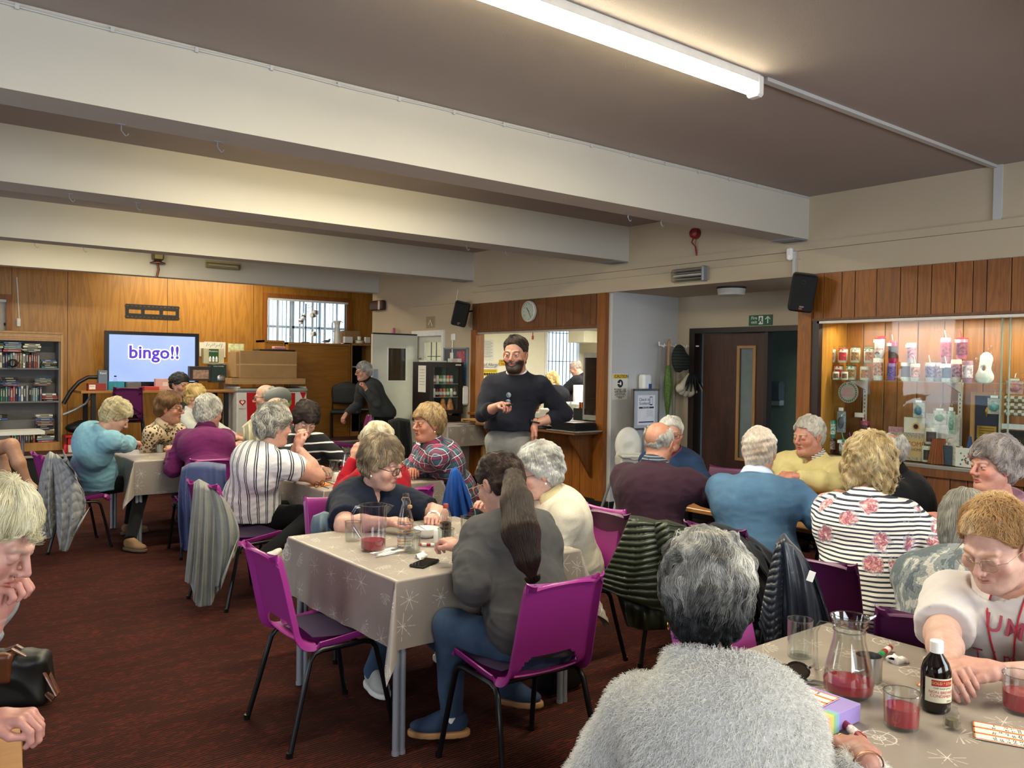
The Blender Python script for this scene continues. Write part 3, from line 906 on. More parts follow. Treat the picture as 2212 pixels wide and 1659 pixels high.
# hands
_hands={}
def hand_mesh(curl,h,side,spread=.0):
 key=(round(curl,2),h,round(spread,2))
 if key not in _hands:
  fins=[]
  for j,(x,y,L) in enumerate(((.030,.088,.072),(.010,.094,.079),(-.010,.091,.073),(-.028,.083,.058))):
   a=0.12*curl+.06*j*curl+.04;p=np.array((x,y,0.0));pts=[np.array((x*.85,y-.035,0)),p]
   sp_=(x*3.2)*(.08+spread)
   for s,fr in enumerate((.45,.31,.24)):
    a+=curl*(.95 if s==0 else 1.05)+.05
    d=np.array((sin(sp_)*cos(a),cos(a),-sin(a)))
    p=p+unit(d)*L*fr;pts.append(p)
   fins.append((pts,[.0105,.0095,.0085,.0078,.0066]))
  th=[np.array((.018,.022,-.002)),np.array((.043,.046,-.010)),np.array((.056-.010*curl,.074,-.014-.014*curl)),np.array((.054-.026*curl,.100-.008*curl,-.016-.024*curl))]
  def f(P):
   d=rbox(P,(.001,.052,0),(.038,.040,.0125),.0120)
   d=smin(d,cap(P,(0,-.03,0),(.001,.028,0),.024,.026),.02)
   d=smin(d,ell(P,(.026,.036,-.010),(.016,.028,.014)),.012)
   k=None
   for pts,rs in fins:
    e=chain(P,pts,rs,.003)
    k=e if k is None else np.minimum(k,e)
   d=smin(d,k,.007)
   return smin(d,chain(P,th,[.014,.0125,.0105,.0080],.004),.009)
  _hands[key]=sdf_mesh(f,(-.055,-.055,-.085),(.080,.185,.030),h)
 V,Q=_hands[key]
 V=V.copy();Q=Q.copy()
 if side<0:V[:,0]*=-1;Q=Q[:,::-1]
 return V,Q
# garments
def torso_prims(J,sp):
 """returns sdf of the trunk; J: joints in person space"""
 b=sp.get('bulk',1.0);bel=sp.get('belly',1.0);ch=sp.get('chest',1.0);bust=sp.get('bust',0.0)
 hip,nk,mid=J['hip'],J['neck'],J['mid']
 R1=frame(J['fwd'],mid-hip);R2=frame(J['cfwd'],nk-mid)
 shL,shR=J['sh'][-1],J['sh'][1]
 def f(P):
  d=ell(P,hip+R1@np.array((0,-.01,.03)),(.175*b,.135*b,.13),R1)
  d=smin(d,ell(P,hip*.45+mid*.55+R1@np.array((0,.018*bel,0)),(.150*b,.118*b*bel,.16),R1),.09)
  d=smin(d,ell(P,mid*.55+nk*.45+R2@np.array((0,-.005,0)),(.165*b*ch,.112*b*ch,.165),R2),.09)
  if bust:
   for s in (-1,1):d=smin(d,ell(P,mid*.62+nk*.38+R2@np.array((s*.075*b,.085*b,-.01)),(.075*bust,.065*bust,.07*bust)),.05)
  d=smin(d,cap(P,shL*.93+nk*.07+R2@np.array((0,-.01,-.02)),shR*.93+nk*.07+R2@np.array((0,-.01,-.02)),.052*b,.052*b),.08)
  d=smin(d,cap(P,nk+R2@np.array((0,-.015,.045)),nk+R2@np.array((0,-.01,-.08)),.048,.085*b),.05)
  return d
 return f,R1,R2
def arm_ik(sh,wr,hint,l1,l2):
 d=wr-sh;L=np.linalg.norm(d)
 if L>(l1+l2)*.995:wr=sh+d/L*(l1+l2)*.995;d=wr-sh;L=np.linalg.norm(d)
 a=(l1*l1-l2*l2+L*L)/(2*L);h=sqrt(max(l1*l1-a*a,0))
 n=unit(d);u=np.asarray(hint,float);u=unit(u-n*(u@n))
 return sh+n*a+u*h,wr
def person(sp):
 """one figure: body (one mesh), hair, garments, glasses; sp holds pose in world space"""
 nm='person';seed=sp.get('seed',1)
 th=radians(sp['face']);fw=np.array((cos(th),sin(th),0.));rt=np.array((sin(th),-cos(th),0.))
 Rw=np.stack([rt,fw,np.array((0,0,1.))],1)
 hipw=np.array(sp['hip'],float);base=np.array((hipw[0],hipw[1],0.))
 loc=lambda p:(np.asarray(p,float)-base)@Rw
 rzv=th-pi/2
 root=thing(nm,sp['label'],'person',tuple(base),rzv,sp.get('group'))
 near=sp.get('lod',1)
 hh=(.0030,.0038,.0050,.0062)[near];hb=(.0065,.008,.010,.013)[near];hd=(.0026,.0034,.0044,.0058)[near]
 hc=loc(sp['head']);hy,hp,hr=[radians(a) for a in sp.get('look',(0,0,0))]
 RH=rotz(hy)@rotx(-hp)@roty(hr)
 hs=sp.get('hs',1.0)
 H=lambda V:(V*hs)@RH.T+hc
 nk=hc+RH@np.array((0,-.030,-.125))*hs*.9+np.array((0,-.012,-.045))
 if 'neck' in sp:nk=loc(sp['neck'])
 hip=loc(hipw)
 ne=RH.T@(nk+np.array((0,-.005,.02))-hc)/hs
 sp['nkend']=tuple(ne*min(1,.21/np.linalg.norm(ne)))
 sl=sp.get('slouch',.05)
 twist=radians(sp.get('twist',0))
 cf=np.array((-sin(twist),cos(twist),0.))
 mid=hip*.5+nk*.5+np.array((0,-sl,0.02))
 cfw=unit(cf*1.0+np.array((0,0,-.3*unit(nk-mid)[1])))
 shw=sp.get('shw',.168 if sp.get('fem',True) else .190)*sp.get('scale',1.0)
 rr=np.array((cos(twist),sin(twist),0.))
 drop=sp.get('shdrop',.055)
 tilt=sp.get('shtilt',0.0)
 J=dict(hip=hip,neck=nk,mid=mid,fwd=np.array((0,1.,0)),cfwd=cfw,sh={s:nk+rr*s*shw+np.array((0,.0,-drop+s*tilt))+cf*sp.get('shfwd',.01) for s in (-1,1)})
 TF,R1,R2=torso_prims(J,sp)
 l1,l2=.285*sp.get('scale',1),.245*sp.get('scale',1)
 arms={}
 for s,k in ((-1,'L'),(1,'R')):
  a=sp.get(k)
  if a is None:continue
  wr=loc(a['w']);hint=np.array(a.get('hint',(s*.6,-.3,-1)),float)
  el,wr=arm_ik(J['sh'][s],wr,hint,l1,l2)
  fd=unit(np.array(a['dir'],float)) if 'dir' in a else unit(unit(wr-el)+np.array((0,0,-.0)))
  pn=np.array(a.get('up',(0,0,1)),float)
  arms[s]=dict(sh=J['sh'][s],el=el,wr=wr,fd=fd,up=pn,a=a)
# body mesh
 mats=[SKIN,EYE]
 Vs,Qs,Cs,Ms=[],[],[],[];nn=0
 def add(V,Q,C,m=0):
  nonlocal nn
  Vs.append(V);Qs.append(np.asarray(Q)+nn);Cs.append(C);Ms.append(np.full(len(Q),m));nn+=len(V)
 if sp.get('headon',True):
  for V,Q,C,m in head_mesh(sp,hh):add(H(V),Q,C,m)
 sk=np.array(srgb(sp.get('skin','#c98f78'))[:3]);sk=sk*.74+sk.mean()*np.array((.275,.255,.22))
 bl=np.array(srgb(sp.get('blush','#b46a58'))[:3])
 ab=sp.get('armr',1.0)
 def armf(A,grow=0.0,parts=(1,1)):
  def f(P):
   d=None
   if parts[0]:
    d=cap(P,A['sh'],A['el'],.054*ab+grow,.042*ab+grow)
    d=smin(d,ell(P,A['sh']*.5+A['el']*.5+np.array((0,0,-.006)),np.array((.05,.05,.05))*ab+grow),.03)
   if parts[1]:
    e=smin(cap(P,A['el'],A['el']*.6+A['wr']*.4,.041*ab+grow,.041*ab+grow),cap(P,A['el']*.6+A['wr']*.4,A['wr'],.041*ab+grow,.026+grow),.02)
    d=e if d is None else smin(d,e,.02)
   return d
  return f
 short=sp.get('sleeve','long')
 for s,A in arms.items():
  if sp.get('nohands'):continue
  hV,hQ=hand_mesh(A['a'].get('curl',.5),hd,s,A['a'].get('spread',0))
  RR=frame(A['fd'],A['up'])
  add((hV*sp.get('hand',1.0))@RR.T+A['wr']+A['fd']*.012,hQ,np.tile(sk*.7+bl*.3,(len(hV),1)))
  if short!='long':
   f=armf(A);pts=np.array([A['sh'],A['el'],A['wr']])
   V,Q=sdf_mesh(f,pts.min(0)-.09,pts.max(0)+.09,hb*.9)
   add(V,Q,np.tile(sk,(len(V),1)))
  else:
   f=lambda P,A=A:cap(P,A['el']*.25+A['wr']*.75,A['wr']+A['fd']*.02,.030,.0265)
   pts=np.array([A['el']*.25+A['wr']*.75,A['wr']])
   V,Q=sdf_mesh(f,pts.min(0)-.05,pts.max(0)+.05,max(hd*1.3,.004))
   add(V,Q,np.tile(sk,(len(V),1)))
   f=armf(A,-.008);pts=np.array([A['sh'],A['el'],A['wr']])
   V,Q=sdf_mesh(f,pts.min(0)-.08,pts.max(0)+.08,.016)
   add(V,Q,np.tile(sk,(len(V),1)))
 def bodyf(P):
  return TF(P)+.020
 if not sp.get('nochest'):
  V,Q=sdf_mesh(lambda P:np.maximum(bodyf(P),plane(P,mid*.3+nk*.7,mid-nk)),nk-.26,nk+np.array((.26,.26,.10)),.011)
  add(V,Q,np.tile(sk*.9+bl*.1,(len(V),1)))
 if sp.get('barelegs'):
  for s,lg in sp['barelegs'].items():
   pts=[loc(p) for p in lg]
   f=lambda P,pts=pts:chain(P,pts,[.075,.055,.058,.034,.030,.022][:len(pts)],.03)
   a=np.array(pts);V,Q=sdf_mesh(f,a.min(0)-.1,a.max(0)+.1,hb)
   add(V,Q,np.tile(sk,(len(V),1)))
 Vb=np.vstack(Vs);Qb=np.vstack(Qs);Cb=np.vstack(Cs)
 me=mesh_of('body',Vb,Qb,mats,True,Cb)
 me.polygons.foreach_set('material_index',np.concatenate(Ms).astype(np.int32))
 obj('body',me,root)
# hair
 if sp.get('headon',True) and sp.get('style','short')!='none':
  hf=hair_sdf(sp)
  lo,hi=sp.get('hbox',((-.15,-.17,-.16),(.15,.14,.19)))
  V,Q=sdf_mesh(hf,lo,hi,max(hh*1.25,.0042))
  hcol=np.array([srgb(c)[:3] for c in sp['hairc']]);nz=Noise(seed+31,12)
  t=np.clip(.5+.4*nz(V*np.array((1,1,.3)),60),0,1)[:,None]
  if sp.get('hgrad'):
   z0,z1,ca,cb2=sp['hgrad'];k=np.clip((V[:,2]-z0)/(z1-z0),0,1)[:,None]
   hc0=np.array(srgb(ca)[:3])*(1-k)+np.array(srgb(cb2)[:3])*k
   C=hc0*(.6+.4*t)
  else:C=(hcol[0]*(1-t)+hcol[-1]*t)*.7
  ho=obj('hair',mesh_of('hair',H(V),Q,HAIRM,True,C),root)
  ns=sp.get('strands',(9000,5000,2600,1400)[near])
  if ns:
   rad=sp.get('srad',(.0006,.0008,.0011,.0015)[near])
   pts,cc,rad=strands(hf,V,Q,ns,sp.get('slen',.05),sp.get('flow') or flow_default(sp),rad,sp['hairc'],seed,sp.get('lift',.004),6,sp.get('curl',.3),wild=sp.get('wild',.08))
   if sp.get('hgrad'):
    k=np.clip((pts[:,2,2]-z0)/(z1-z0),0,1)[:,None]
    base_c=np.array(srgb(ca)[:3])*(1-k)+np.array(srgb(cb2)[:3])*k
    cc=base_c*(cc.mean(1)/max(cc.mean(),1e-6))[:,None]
   sh_=pts.shape
   strand_obj('strands',H(pts.reshape(-1,3)).reshape(sh_),cc,rad*hs,ho)
 if sp.get('tail'):
  tp=[loc(p) for p in sp['tail'][0]];tr=sp['tail'][1];nzt=Noise(seed+71)
  tf=lambda P:chain(P,tp,tr,.02)+.004*nzt(P*np.array((1,1,.12)),60)*.6
  a=np.array(tp);V,Q=sdf_mesh(tf,a.min(0)-.09,a.max(0)+.09,.005)
  hcol=np.array([srgb(c)[:3] for c in sp['hairc']])
  po=obj('ponytail',mesh_of('ponytail',V,Q,HAIRM,True,np.tile(hcol[0],(len(V),1))),root)
  def tfl(P):
   A=np.array(tp);D=np.zeros_like(P);
   m=np.array([(A[i]+A[i+1])/2 for i in range(len(A)-1)]);dv=np.array([unit(A[i+1]-A[i]) for i in range(len(A)-1)])
   k=((P[:,None]-m[None])**2).sum(-1).argmin(1)
   return dv[k]
  pts,cc,rad=strands(tf,V,Q,sp['tail'][2],sp['tail'][3],tfl,.0007,sp['hairc'],seed+3,.009,7,.03,wild=.02)
  strand_obj('strands',pts,cc,rad,po)
# top garment
 tk=sp.get('thick',.012)
 slen={'long':1.0,'short':0.0,'none':-1,'mid':.55}[short]
 cut=sp.get('neckcut',.058)
 nkp=nk+R2@np.array((0,-.02,cut));nkn=unit(unit(hc-nk)*.8+np.array((0,sp.get('necktilt',.35),.5)))
 vn=sp.get('vneck',0)
 fa=sp.get('fold',.006)
 def topf(P):
  d=TF(P)-tk
  for s,A in arms.items():
   if slen<0:continue
   if slen==1.0:e=smin(armf(A,tk*.9,(1,0))(P),smax(armf(A,tk*.9,(0,1))(P),plane(P,A['wr']-A['fd']*.004,A['wr']-A['el']),.004),.02)
   else:
    tt=A['sh']*(1-sp.get('sl',.78))+A['el']*sp.get('sl',.78)
    if slen==0:
     e=cap(P,A['sh'],tt,.062*ab+tk,.058*ab+tk);e=smax(e,plane(P,tt,tt-A['sh']),.004)
    else:
     tt=A['el']*.45+A['wr']*.55;e=smin(armf(A,tk*.9,(1,0))(P),smax(armf(A,tk*.9,(0,1))(P),plane(P,tt,A['wr']-A['el']),.004),.02)
   d=smin(d,e,.035)
  d=smax(d,-np.maximum(-plane(P,nkp,nkn),ln(P-nk-R2@np.array((0,.0,.03)))-sp.get('neckr',.108)),.006)
  if vn:d=smax(d,-cap(P,nkp+R2@np.array((0,.07,.03)),nk+R2@np.array((0,.12,-.11*vn)),.052,.004),.008)
  hz=sp.get('hem',None)
  if hz is not None:d=np.maximum(d,plane(P,hip+np.array((0,0,hz)),(0,sp.get('hemtilt',0),-1)))
  else:d=np.maximum(d,plane(P,hip+np.array((0,0,-.055)),(0,0,-1)))
  return d
 allp=[hip-.27,hip+.27,nk+.2,nk-.24]+[A[k]-.09 for A in arms.values() for k in ('sh','el','wr')]+[A[k]+.09 for A in arms.values() for k in ('sh','el','wr')]
 a=np.array(allp)
 V,Q=sdf_mesh(topf,a.min(0),a.max(0),hb)
 N=vnormals(V,Q)
 fz=sp.get('fstretch',(1.0,1.0,.55))
 dd=folds(V,seed,sp.get('ff',17),fz)*.6+folds(V[:,[1,0,2]],seed+3,30,(.6,1,1.5))*.4
 w=np.full(len(V),.45)
 for A in arms.values():
  for q,r in ((A['el'],.11),(A['sh']+np.array((0,0,-.08)),.12)):w+=.9*np.exp(-(((V-q)/r)**2).sum(1))
 w+=.5*np.exp(-((V[:,2]-hip[2]-.08)/.1)**2)
 V=V+N*(dd*w*fa)[:,None]
 V=relax(V,Q,1,.4)
 tm=sp['top'];names=sp.get('topname','sweater')
 col=None
 if 'topcol' in sp:col=sp['topcol'](V,J,R2)
 to=obj(names,mesh_of(names,V,Q,tm,True,col),root,label=sp.get('toplabel'))
 if sp.get('fuzz'):
  n,L,r0_,cc=sp['fuzz']
  rg=np.random.default_rng(seed);i=rg.integers(0,len(Q),n);w4=rg.dirichlet(np.ones(4),n)
  P=(V[Q[i]]*w4[:,:,None]).sum(1);Nn=(N[Q[i]]).mean(1)
  D=Nn+rg.normal(size=(n,3))*.55+np.array((0,0,-.35));D/=ln(D)[:,None]
  k=4;pts=np.stack([P+(D*L*t-np.array((0,0,1))*L*.3*t*t+rg.normal(size=(n,3))*.0012)*1.0 for t in np.linspace(0,1,k)],1)
  c=np.array([srgb(x)[:3] for x in cc]);q=rg.integers(0,len(c),n)
  strand_obj('fleece_pile',pts,c[q]*rg.uniform(.85,1.1,(n,1)),r0_,to)
 if 'collar' in sp:
  cm,hgt,rad,op=sp['collar'][:4]
  G1=G();nu=28;ax_=frame(unit(np.array((0,1.,.0))+np.array((0,0,-.3))),hc-nk+np.array((0,-.06,.05)))
  c0=nk+ax_@np.array((0,.0,.038))
  def cf_(u,v):
   a_=pi/2+op+(2*pi-2*op)*u
   r_=rad*(1.0+.18*(1-v));z_=hgt*v-.02
   return c0+ax_@np.array((cos(a_)*r_,sin(a_)*r_*1.02,z_-.018*sin(a_)))
  def cf2(u,v):
   a_=pi/2+op+(2*pi-2*op)*u
   r_=rad*(1.0+.30*v)+.004;z_=hgt-.02-hgt*.95*v-.022*v*max(0,sin(a_))
   return c0+ax_@np.array((cos(a_)*r_,sin(a_)*r_*1.02,z_-.018*sin(a_)))
  G1.grid(cf_,nu,4)
  if len(sp['collar'])>4:G1.grid(cf2,nu,4)
  co=G1.obj('collar',cm,root);md=co.modifiers.new('s','SOLIDIFY');md.thickness=.004
# legs
 if sp.get('legs',True):
  kn=sp.get('knees');ft=sp.get('feet')
  sc=sp.get('scale',1.0);legs=[]
  for s in (-1,1):
   hj=hip+np.array((s*.085,.0,-.03))
   if kn and kn.get(s) is not None:k=loc(kn[s])
   elif sp.get('stand'):k=np.array((s*.095,.03,hip[2]*.53))
   else:k=hip+np.array((s*.10,.40*sc,.0))
   if ft and ft.get(s) is not None:an=loc(ft[s])
   elif sp.get('stand'):an=np.array((s*.10,-.01,.085))
   else:an=np.array((k[0]*1.05,k[1]+sp.get('footfwd',.0),.085))
   legs.append((s,hj,k,an))
  lg=sp.get('legr',1.0)
  def legf(P):
   d=ell(P,hip+np.array((0,-.01,-.01)),(.175*lg,.135,.115))
   for s,hj,k,an in legs:
    e=smin(cap(P,hj,k,.088*lg,.064*lg),cap(P,k,an,.062*lg,sp.get('cuff',.047)),.03)
    e=smax(e,plane(P,an+unit(an-k)*(-.01+sp.get('cuffup',0.0)),an-k),.004)
    d=smin(d,e,.05)
   return smax(d,plane(P,hip+np.array((0,0,.10)),(0,0,1)),.02) if not sp.get('stand') else d
  a=np.array([hip-.22,hip+.22]+[q-.1 for l in legs for q in l[1:]]+[q+.1 for l in legs for q in l[1:]])
  V,Q=sdf_mesh(legf,a.min(0),a.max(0),hb*1.15)
  N=vnormals(V,Q)
  w=np.full(len(V),.4)
  for s,hj,k,an in legs:w+=.8*np.exp(-(((V-k)/.10)**2).sum(1))+.8*np.exp(-(((V-hj)/.12)**2).sum(1))+.8*np.exp(-(((V-an)/.08)**2).sum(1))
  V=V+N*((folds(V,seed+11,20,(1,1,.8))*w)*.006)[:,None]
  obj(sp.get('legname','trousers'),mesh_of('trousers',V,Q,sp.get('legm',mat('#0b0b0d',.85,name='black_cloth')),True),root)
  if sp.get('shoes',True):
   for s,hj,k,an in legs:
    fdx=sp.get('footdir',{}).get(s,(0,1,0));fpit=sp.get('footpitch',{}).get(s,0)
    shoe(root,an,fdx,fpit,sp.get('shoem',mat('#15130f',.5,name='dark_leather')),sp.get('solem',mat('#0d0d0d',.7,name='rubber')),sc*sp.get('shoes_scale',1.0),hb)
    if sp.get('ankle'):
     V,Q=sdf_mesh(lambda P:cap(P,an+unit(k-an)*.08,an+np.array((0,0,-.03)),.036,.036),an-.14,an+.14,.006)
     obj('ankle' if sp['ankle']=='skin' else 'sock',mesh_of('sock',V,Q,SKIN if sp['ankle']=='skin' else mat('#e8e4dd',.9,name='white_sock'),True,np.tile(sk,(len(V),1))),root)
# glasses
 if sp.get('glasses'):
  gm,shp=sp['glasses'];g=G()
  w_,h_={'rect':(.024,.016),'round':(.0235,.0205),'cat':(.026,.019),'sun':(.03,.02)}[shp]
  cx_=.033
  for s in (-1,1):
   ring=[]
   for a_ in np.linspace(0,2*pi,21):
    ca,sa=cos(a_),sin(a_)
    e=.72 if shp in ('rect','cat') else 1.0
    x=w_*np.sign(ca)*abs(ca)**e;z=h_*np.sign(sa)*abs(sa)**e
    ring.append((s*cx_+x,.1085-.35*abs(s*cx_+x)**1.0*.35,z-.0015))
   g.tube(ring,sp.get('gr',.0014),6,caps=False)
   g.tube([(s*(cx_+w_*.98),.1005,.006),(s*.078,.085,.008),(s*.0825,.02,.006),(s*.083,-.008,-.004)],sp.get('gr',.0014),6)
  g.tube([(-.0095,.1080,.003),(0,.1105,.006),(.0095,.1080,.003)],.0014,6)
  g.V=[H(v) for v in g.V]
  go=g.obj('glasses',gm,root)
  g2=G()
  for s in (-1,1):
   rg_=[(s*cx_+w_*.97*cos(a_),.1075-.12*abs(s*cx_+w_*cos(a_)),h_*.97*sin(a_)-.0015) for a_ in np.arange(18)*2*pi/18]
   g2.add(rg_,[tuple(range(18))])
  g2.V=[H(v) for v in g2.V]
  g2.obj('lens',sp.get('lensm',GLASS),go)
 if sp.get('earring'):
  for s in (sp['earring'] if isinstance(sp['earring'],tuple) else (-1,1)):
   g=G();c=np.array((s*.084,-.002,-.048))
   if sp.get('hoop'):g.tube([c+np.array((0,.010*cos(a_),.012*sin(a_)-.01)) for a_ in np.linspace(0,2*pi,15)],.0022,6,caps=False)
   else:g.lathe([(0,-.005),(.0035,-.0035),(.005,0),(.0035,.0035),(0,.005)],10,tuple(c))
   g.V=[H(v) for v in g.V]
   g.obj('earring',mat('#c9a24a',.25,1.0,name='gold') if sp.get('hoop') else WHITEGL,root)
 root['_j']=0
 del root['_j']
 sp['_']=dict(root=root,J=J,R2=R2,H=H,arms=arms,loc=loc,Rw=Rw,base=base,RH=RH,hc=hc)
 return sp['_']
def shoe(root,an,fdir,pitch,um,sm,sc,hb):
 """upper and sole of one shoe, heel under the ankle joint"""
 f=unit(np.array(fdir,float));R=frame(f,(0,0,1))@rotx(radians(-pitch))
 def up(P):
  d=ell(P,(0,-.015,-.022),(.036,.055,.052))
  d=smin(d,ell(P,(0,.085,-.042),(.043,.085,.030)),.03)
  d=smin(d,cap(P,(0,.0,.01),(0,.075,-.026),.032,.030),.02)
  d=smax(d,plane(P,(0,-.01,.022),(0,-.15,1)),.006)
  return smax(d,plane(P,(0,0,-.060),(0,0,-1)),.003)
 def so(P):
  q=P*np.array((1,1,0))
  d=ell(q,(0,.080,0),(.048,.098,.5));e=ell(q,(0,-.020,0),(.039,.058,.5))
  d=smin(d,e,.04)
  return smax(smax(d,P[:,2]+.056,.004),-(P[:,2]+.082),.004)
 for nme,f_,m in (('shoe_upper',up,um),('shoe_sole',so,sm)):
  V,Q=sdf_mesh(f_,(-.07,-.10,-.10),(.07,.20,.05),.0058 if hb<.009 else .008)
  obj(nme,mesh_of(nme,(V*sc)@R.T+an,Q,m,True),root)
# stacking chairs
def chair_profile(v):
 pts=np.array([(.225,.405),(.222,.435),(.19,.450),(.05,.438),(-.10,.425),(-.165,.432),(-.198,.470),(-.212,.53),(-.228,.60),(-.250,.70),(-.275,.795),(-.290,.815),(-.305,.808)])
 t=v*(len(pts)-1);i=int(min(t,len(pts)-2));f=t-i
 p0,p1,p2,p3=pts[max(i-1,0)],pts[i],pts[i+1],pts[min(i+2,len(pts)-1)]
 return .5*((2*p1)+(-p0+p2)*f+(2*p0-5*p1+4*p2-p3)*f*f+(-p0+3*p1-3*p2+p3)*f**3)
def chair_shell():
 nu,nv=49,97
 V=[]
 for j in range(nv):
  v=j/(nv-1);y,z=chair_profile(v)
  y2,z2=chair_profile(min(v+.01,1));y1,z1=chair_profile(max(v-.01,0))
  t=unit((0,y2-y1,z2-z1));n=np.array((0,-t[2],t[1]))
  if n[2]>0 or n[1]>0:pass
  hw=.215 if v<.42 else .215-.022*((v-.42)/.58)
  if v<.08:hw=.205+.010*v/.08
  if v>.90:hw-=.035*((v-.90)/.10)**2
  for i in range(nu):
   u=-1+2*i/(nu-1);a=abs(u)
   x=u*hw;off=.018*a*a*(1 if v<.35 else -1)*0
   dish=-.020*(1-a*a)
   q=np.array((x,y,z))
   out=np.array((0,-t[2],t[1]))*-1.0
   down=np.array((0,t[2],-t[1]))*-1.0
   nrm=np.array((0,-t[2],t[1]))
   if nrm[2]<0:nrm=nrm
   q=q-np.array((0,0,0))+nrm*0
   if a>.86:q=q+(-sitdir(t))*(.034*((a-.86)/.14)**1.6);q[0]=np.sign(u)*(hw*.86+(abs(x)-hw*.86)*.55)
   q=q+sitdir(t)*(.016*a*a)
   V.append(q)
 F=[]
 for j in range(nv-1):
  for i in range(nu-1):
   v=(j+.5)/(nv-1);u=-1+2*(i+.5)/(nu-1)
   vc=(v-.507)/.062
   if abs(vc)<1 and abs(u)<.66-.12*vc-.10*max(0,abs(vc)-.6)/.4:continue
   F.append((j*nu+i,j*nu+i+1,(j+1)*nu+i+1,(j+1)*nu+i))
 return V,F
def sitdir(t):
 n=np.array((0,-t[2],t[1]));
 return n if n[1]>=-1e9 and (n[2]>0 or n[1]>0) else -n
_cv,_cf=chair_shell()
def shell_mesh(m,name):
 me=mesh_of(name,_cv,np.array(_cf),m,True)
 bm=bmesh.new();bm.from_mesh(me)
 bmesh.ops.delete(bm,geom=[v for v in bm.verts if not v.link_faces],context='VERTS')
 bmesh.ops.recalc_face_normals(bm,faces=bm.faces)
 bmesh.ops.solidify(bm,geom=bm.faces[:],thickness=.006)
 bm.to_mesh(me);bm.free()
 me.polygons.foreach_set('use_smooth',np.ones(len(me.polygons),dtype=bool));smooth_angle(me,50)
 return me
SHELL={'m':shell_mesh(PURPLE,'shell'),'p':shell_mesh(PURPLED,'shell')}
PADME=G().grid(lambda u,v:(((u-.5)*.36)*(1-.08*abs(v-.5)),-.13+.31*v,.452-.012*sin(pi*v)+.012*sin(pi*u)*1.0+.006),14,12).mesh('seat_pad',PAD)
def leg_mesh(s,front):
 if front:pts=[(s*.20,-.0,.405),(s*.20,.10,.405),(s*.202,.135,.398),(s*.206,.155,.375),(s*.215,.185,.25),(s*.235,.235,.0)]
 else:pts=[(s*.20,-.0,.405),(s*.20,-.10,.405),(s*.202,-.135,.396),(s*.206,-.155,.37),(s*.215,-.19,.24),(s*.235,-.255,.0)]
 g=G().tube(pts,.0115,10);p=pts[-1];g.lathe([(.014,0),(.014,.022)],10,(p[0],p[1],0))
 return g.mesh('leg',BLACKMETAL)
LEGS=[leg_mesh(s,f) for s in (-1,1) for f in (True,False)]
BARS=G().tube([(-.2,.08,.402),(.2,.08,.402)],.009,8).tube([(-.2,-.11,.402),(.2,-.11,.402)],.009,8).mesh('cross_bar',BLACKMETAL)
_chair0={}
def chair(x,y,face,label,kind='m',pad=True,group='magenta stacking chairs',z=0.0,sc=1.0,cat='chair'):
 t=thing('stacking_chair',label,cat,(x,y,z),radians(face)-pi/2,group)
 obj('shell',SHELL[kind],t)
 if pad:obj('seat_pad',PADME,t)
 for m in LEGS:obj('leg',m,t)
 obj('cross_bar',BARS,t)
 t.scale=(sc,sc,sc)
 return t
# tables and cloths
def table(name,label,x0,x1,y0,y1,h,top,legm,legk='twin',ins=.05,group=None,cat='table',lw=.05):
 cx_,cy_=(x0+x1)/2,(y0+y1)/2;hx,hy=(x1-x0)/2,(y1-y0)/2
 t=thing(name,label,cat,(cx_,cy_,0),0,group)
 bx('tabletop',top,t,-hx,hx,-hy,hy,h-.028,h,.004)
 for sx in (-1,1):
  for sy in (-1,1):
   px_,py_=sx*(hx-ins),sy*(hy-ins)
   if legk=='twin':
    g=G()
    for k in (-1,1):
     g.tube([(px_+k*.0145,py_,.012),(px_+k*.0145,py_,h-.03)],.0145,12)
     g.lathe([(.0165,0),(.0165,.016)],12,(px_+k*.0145,py_,0))
    g.obj('leg',legm,t)
   else:bx('leg',legm,t,px_-lw/2,px_+lw/2,py_-lw/2,py_+lw/2,0,h-.03,.004)
 g=G();q=ins+.02
 g.box(-hx+q,hx-q,-hy+ins,-hy+ins+.02,h-.075,h-.03).box(-hx+q,hx-q,hy-ins-.02,hy-ins,h-.075,h-.03)
 g.box(-hx+ins,-hx+ins+.02,-hy+q,hy-q,h-.075,h-.03).box(hx-ins-.02,hx-ins,-hy+q,hy-q,h-.075,h-.03)
 g.obj('apron',legm,t,smooth=False)
 return t
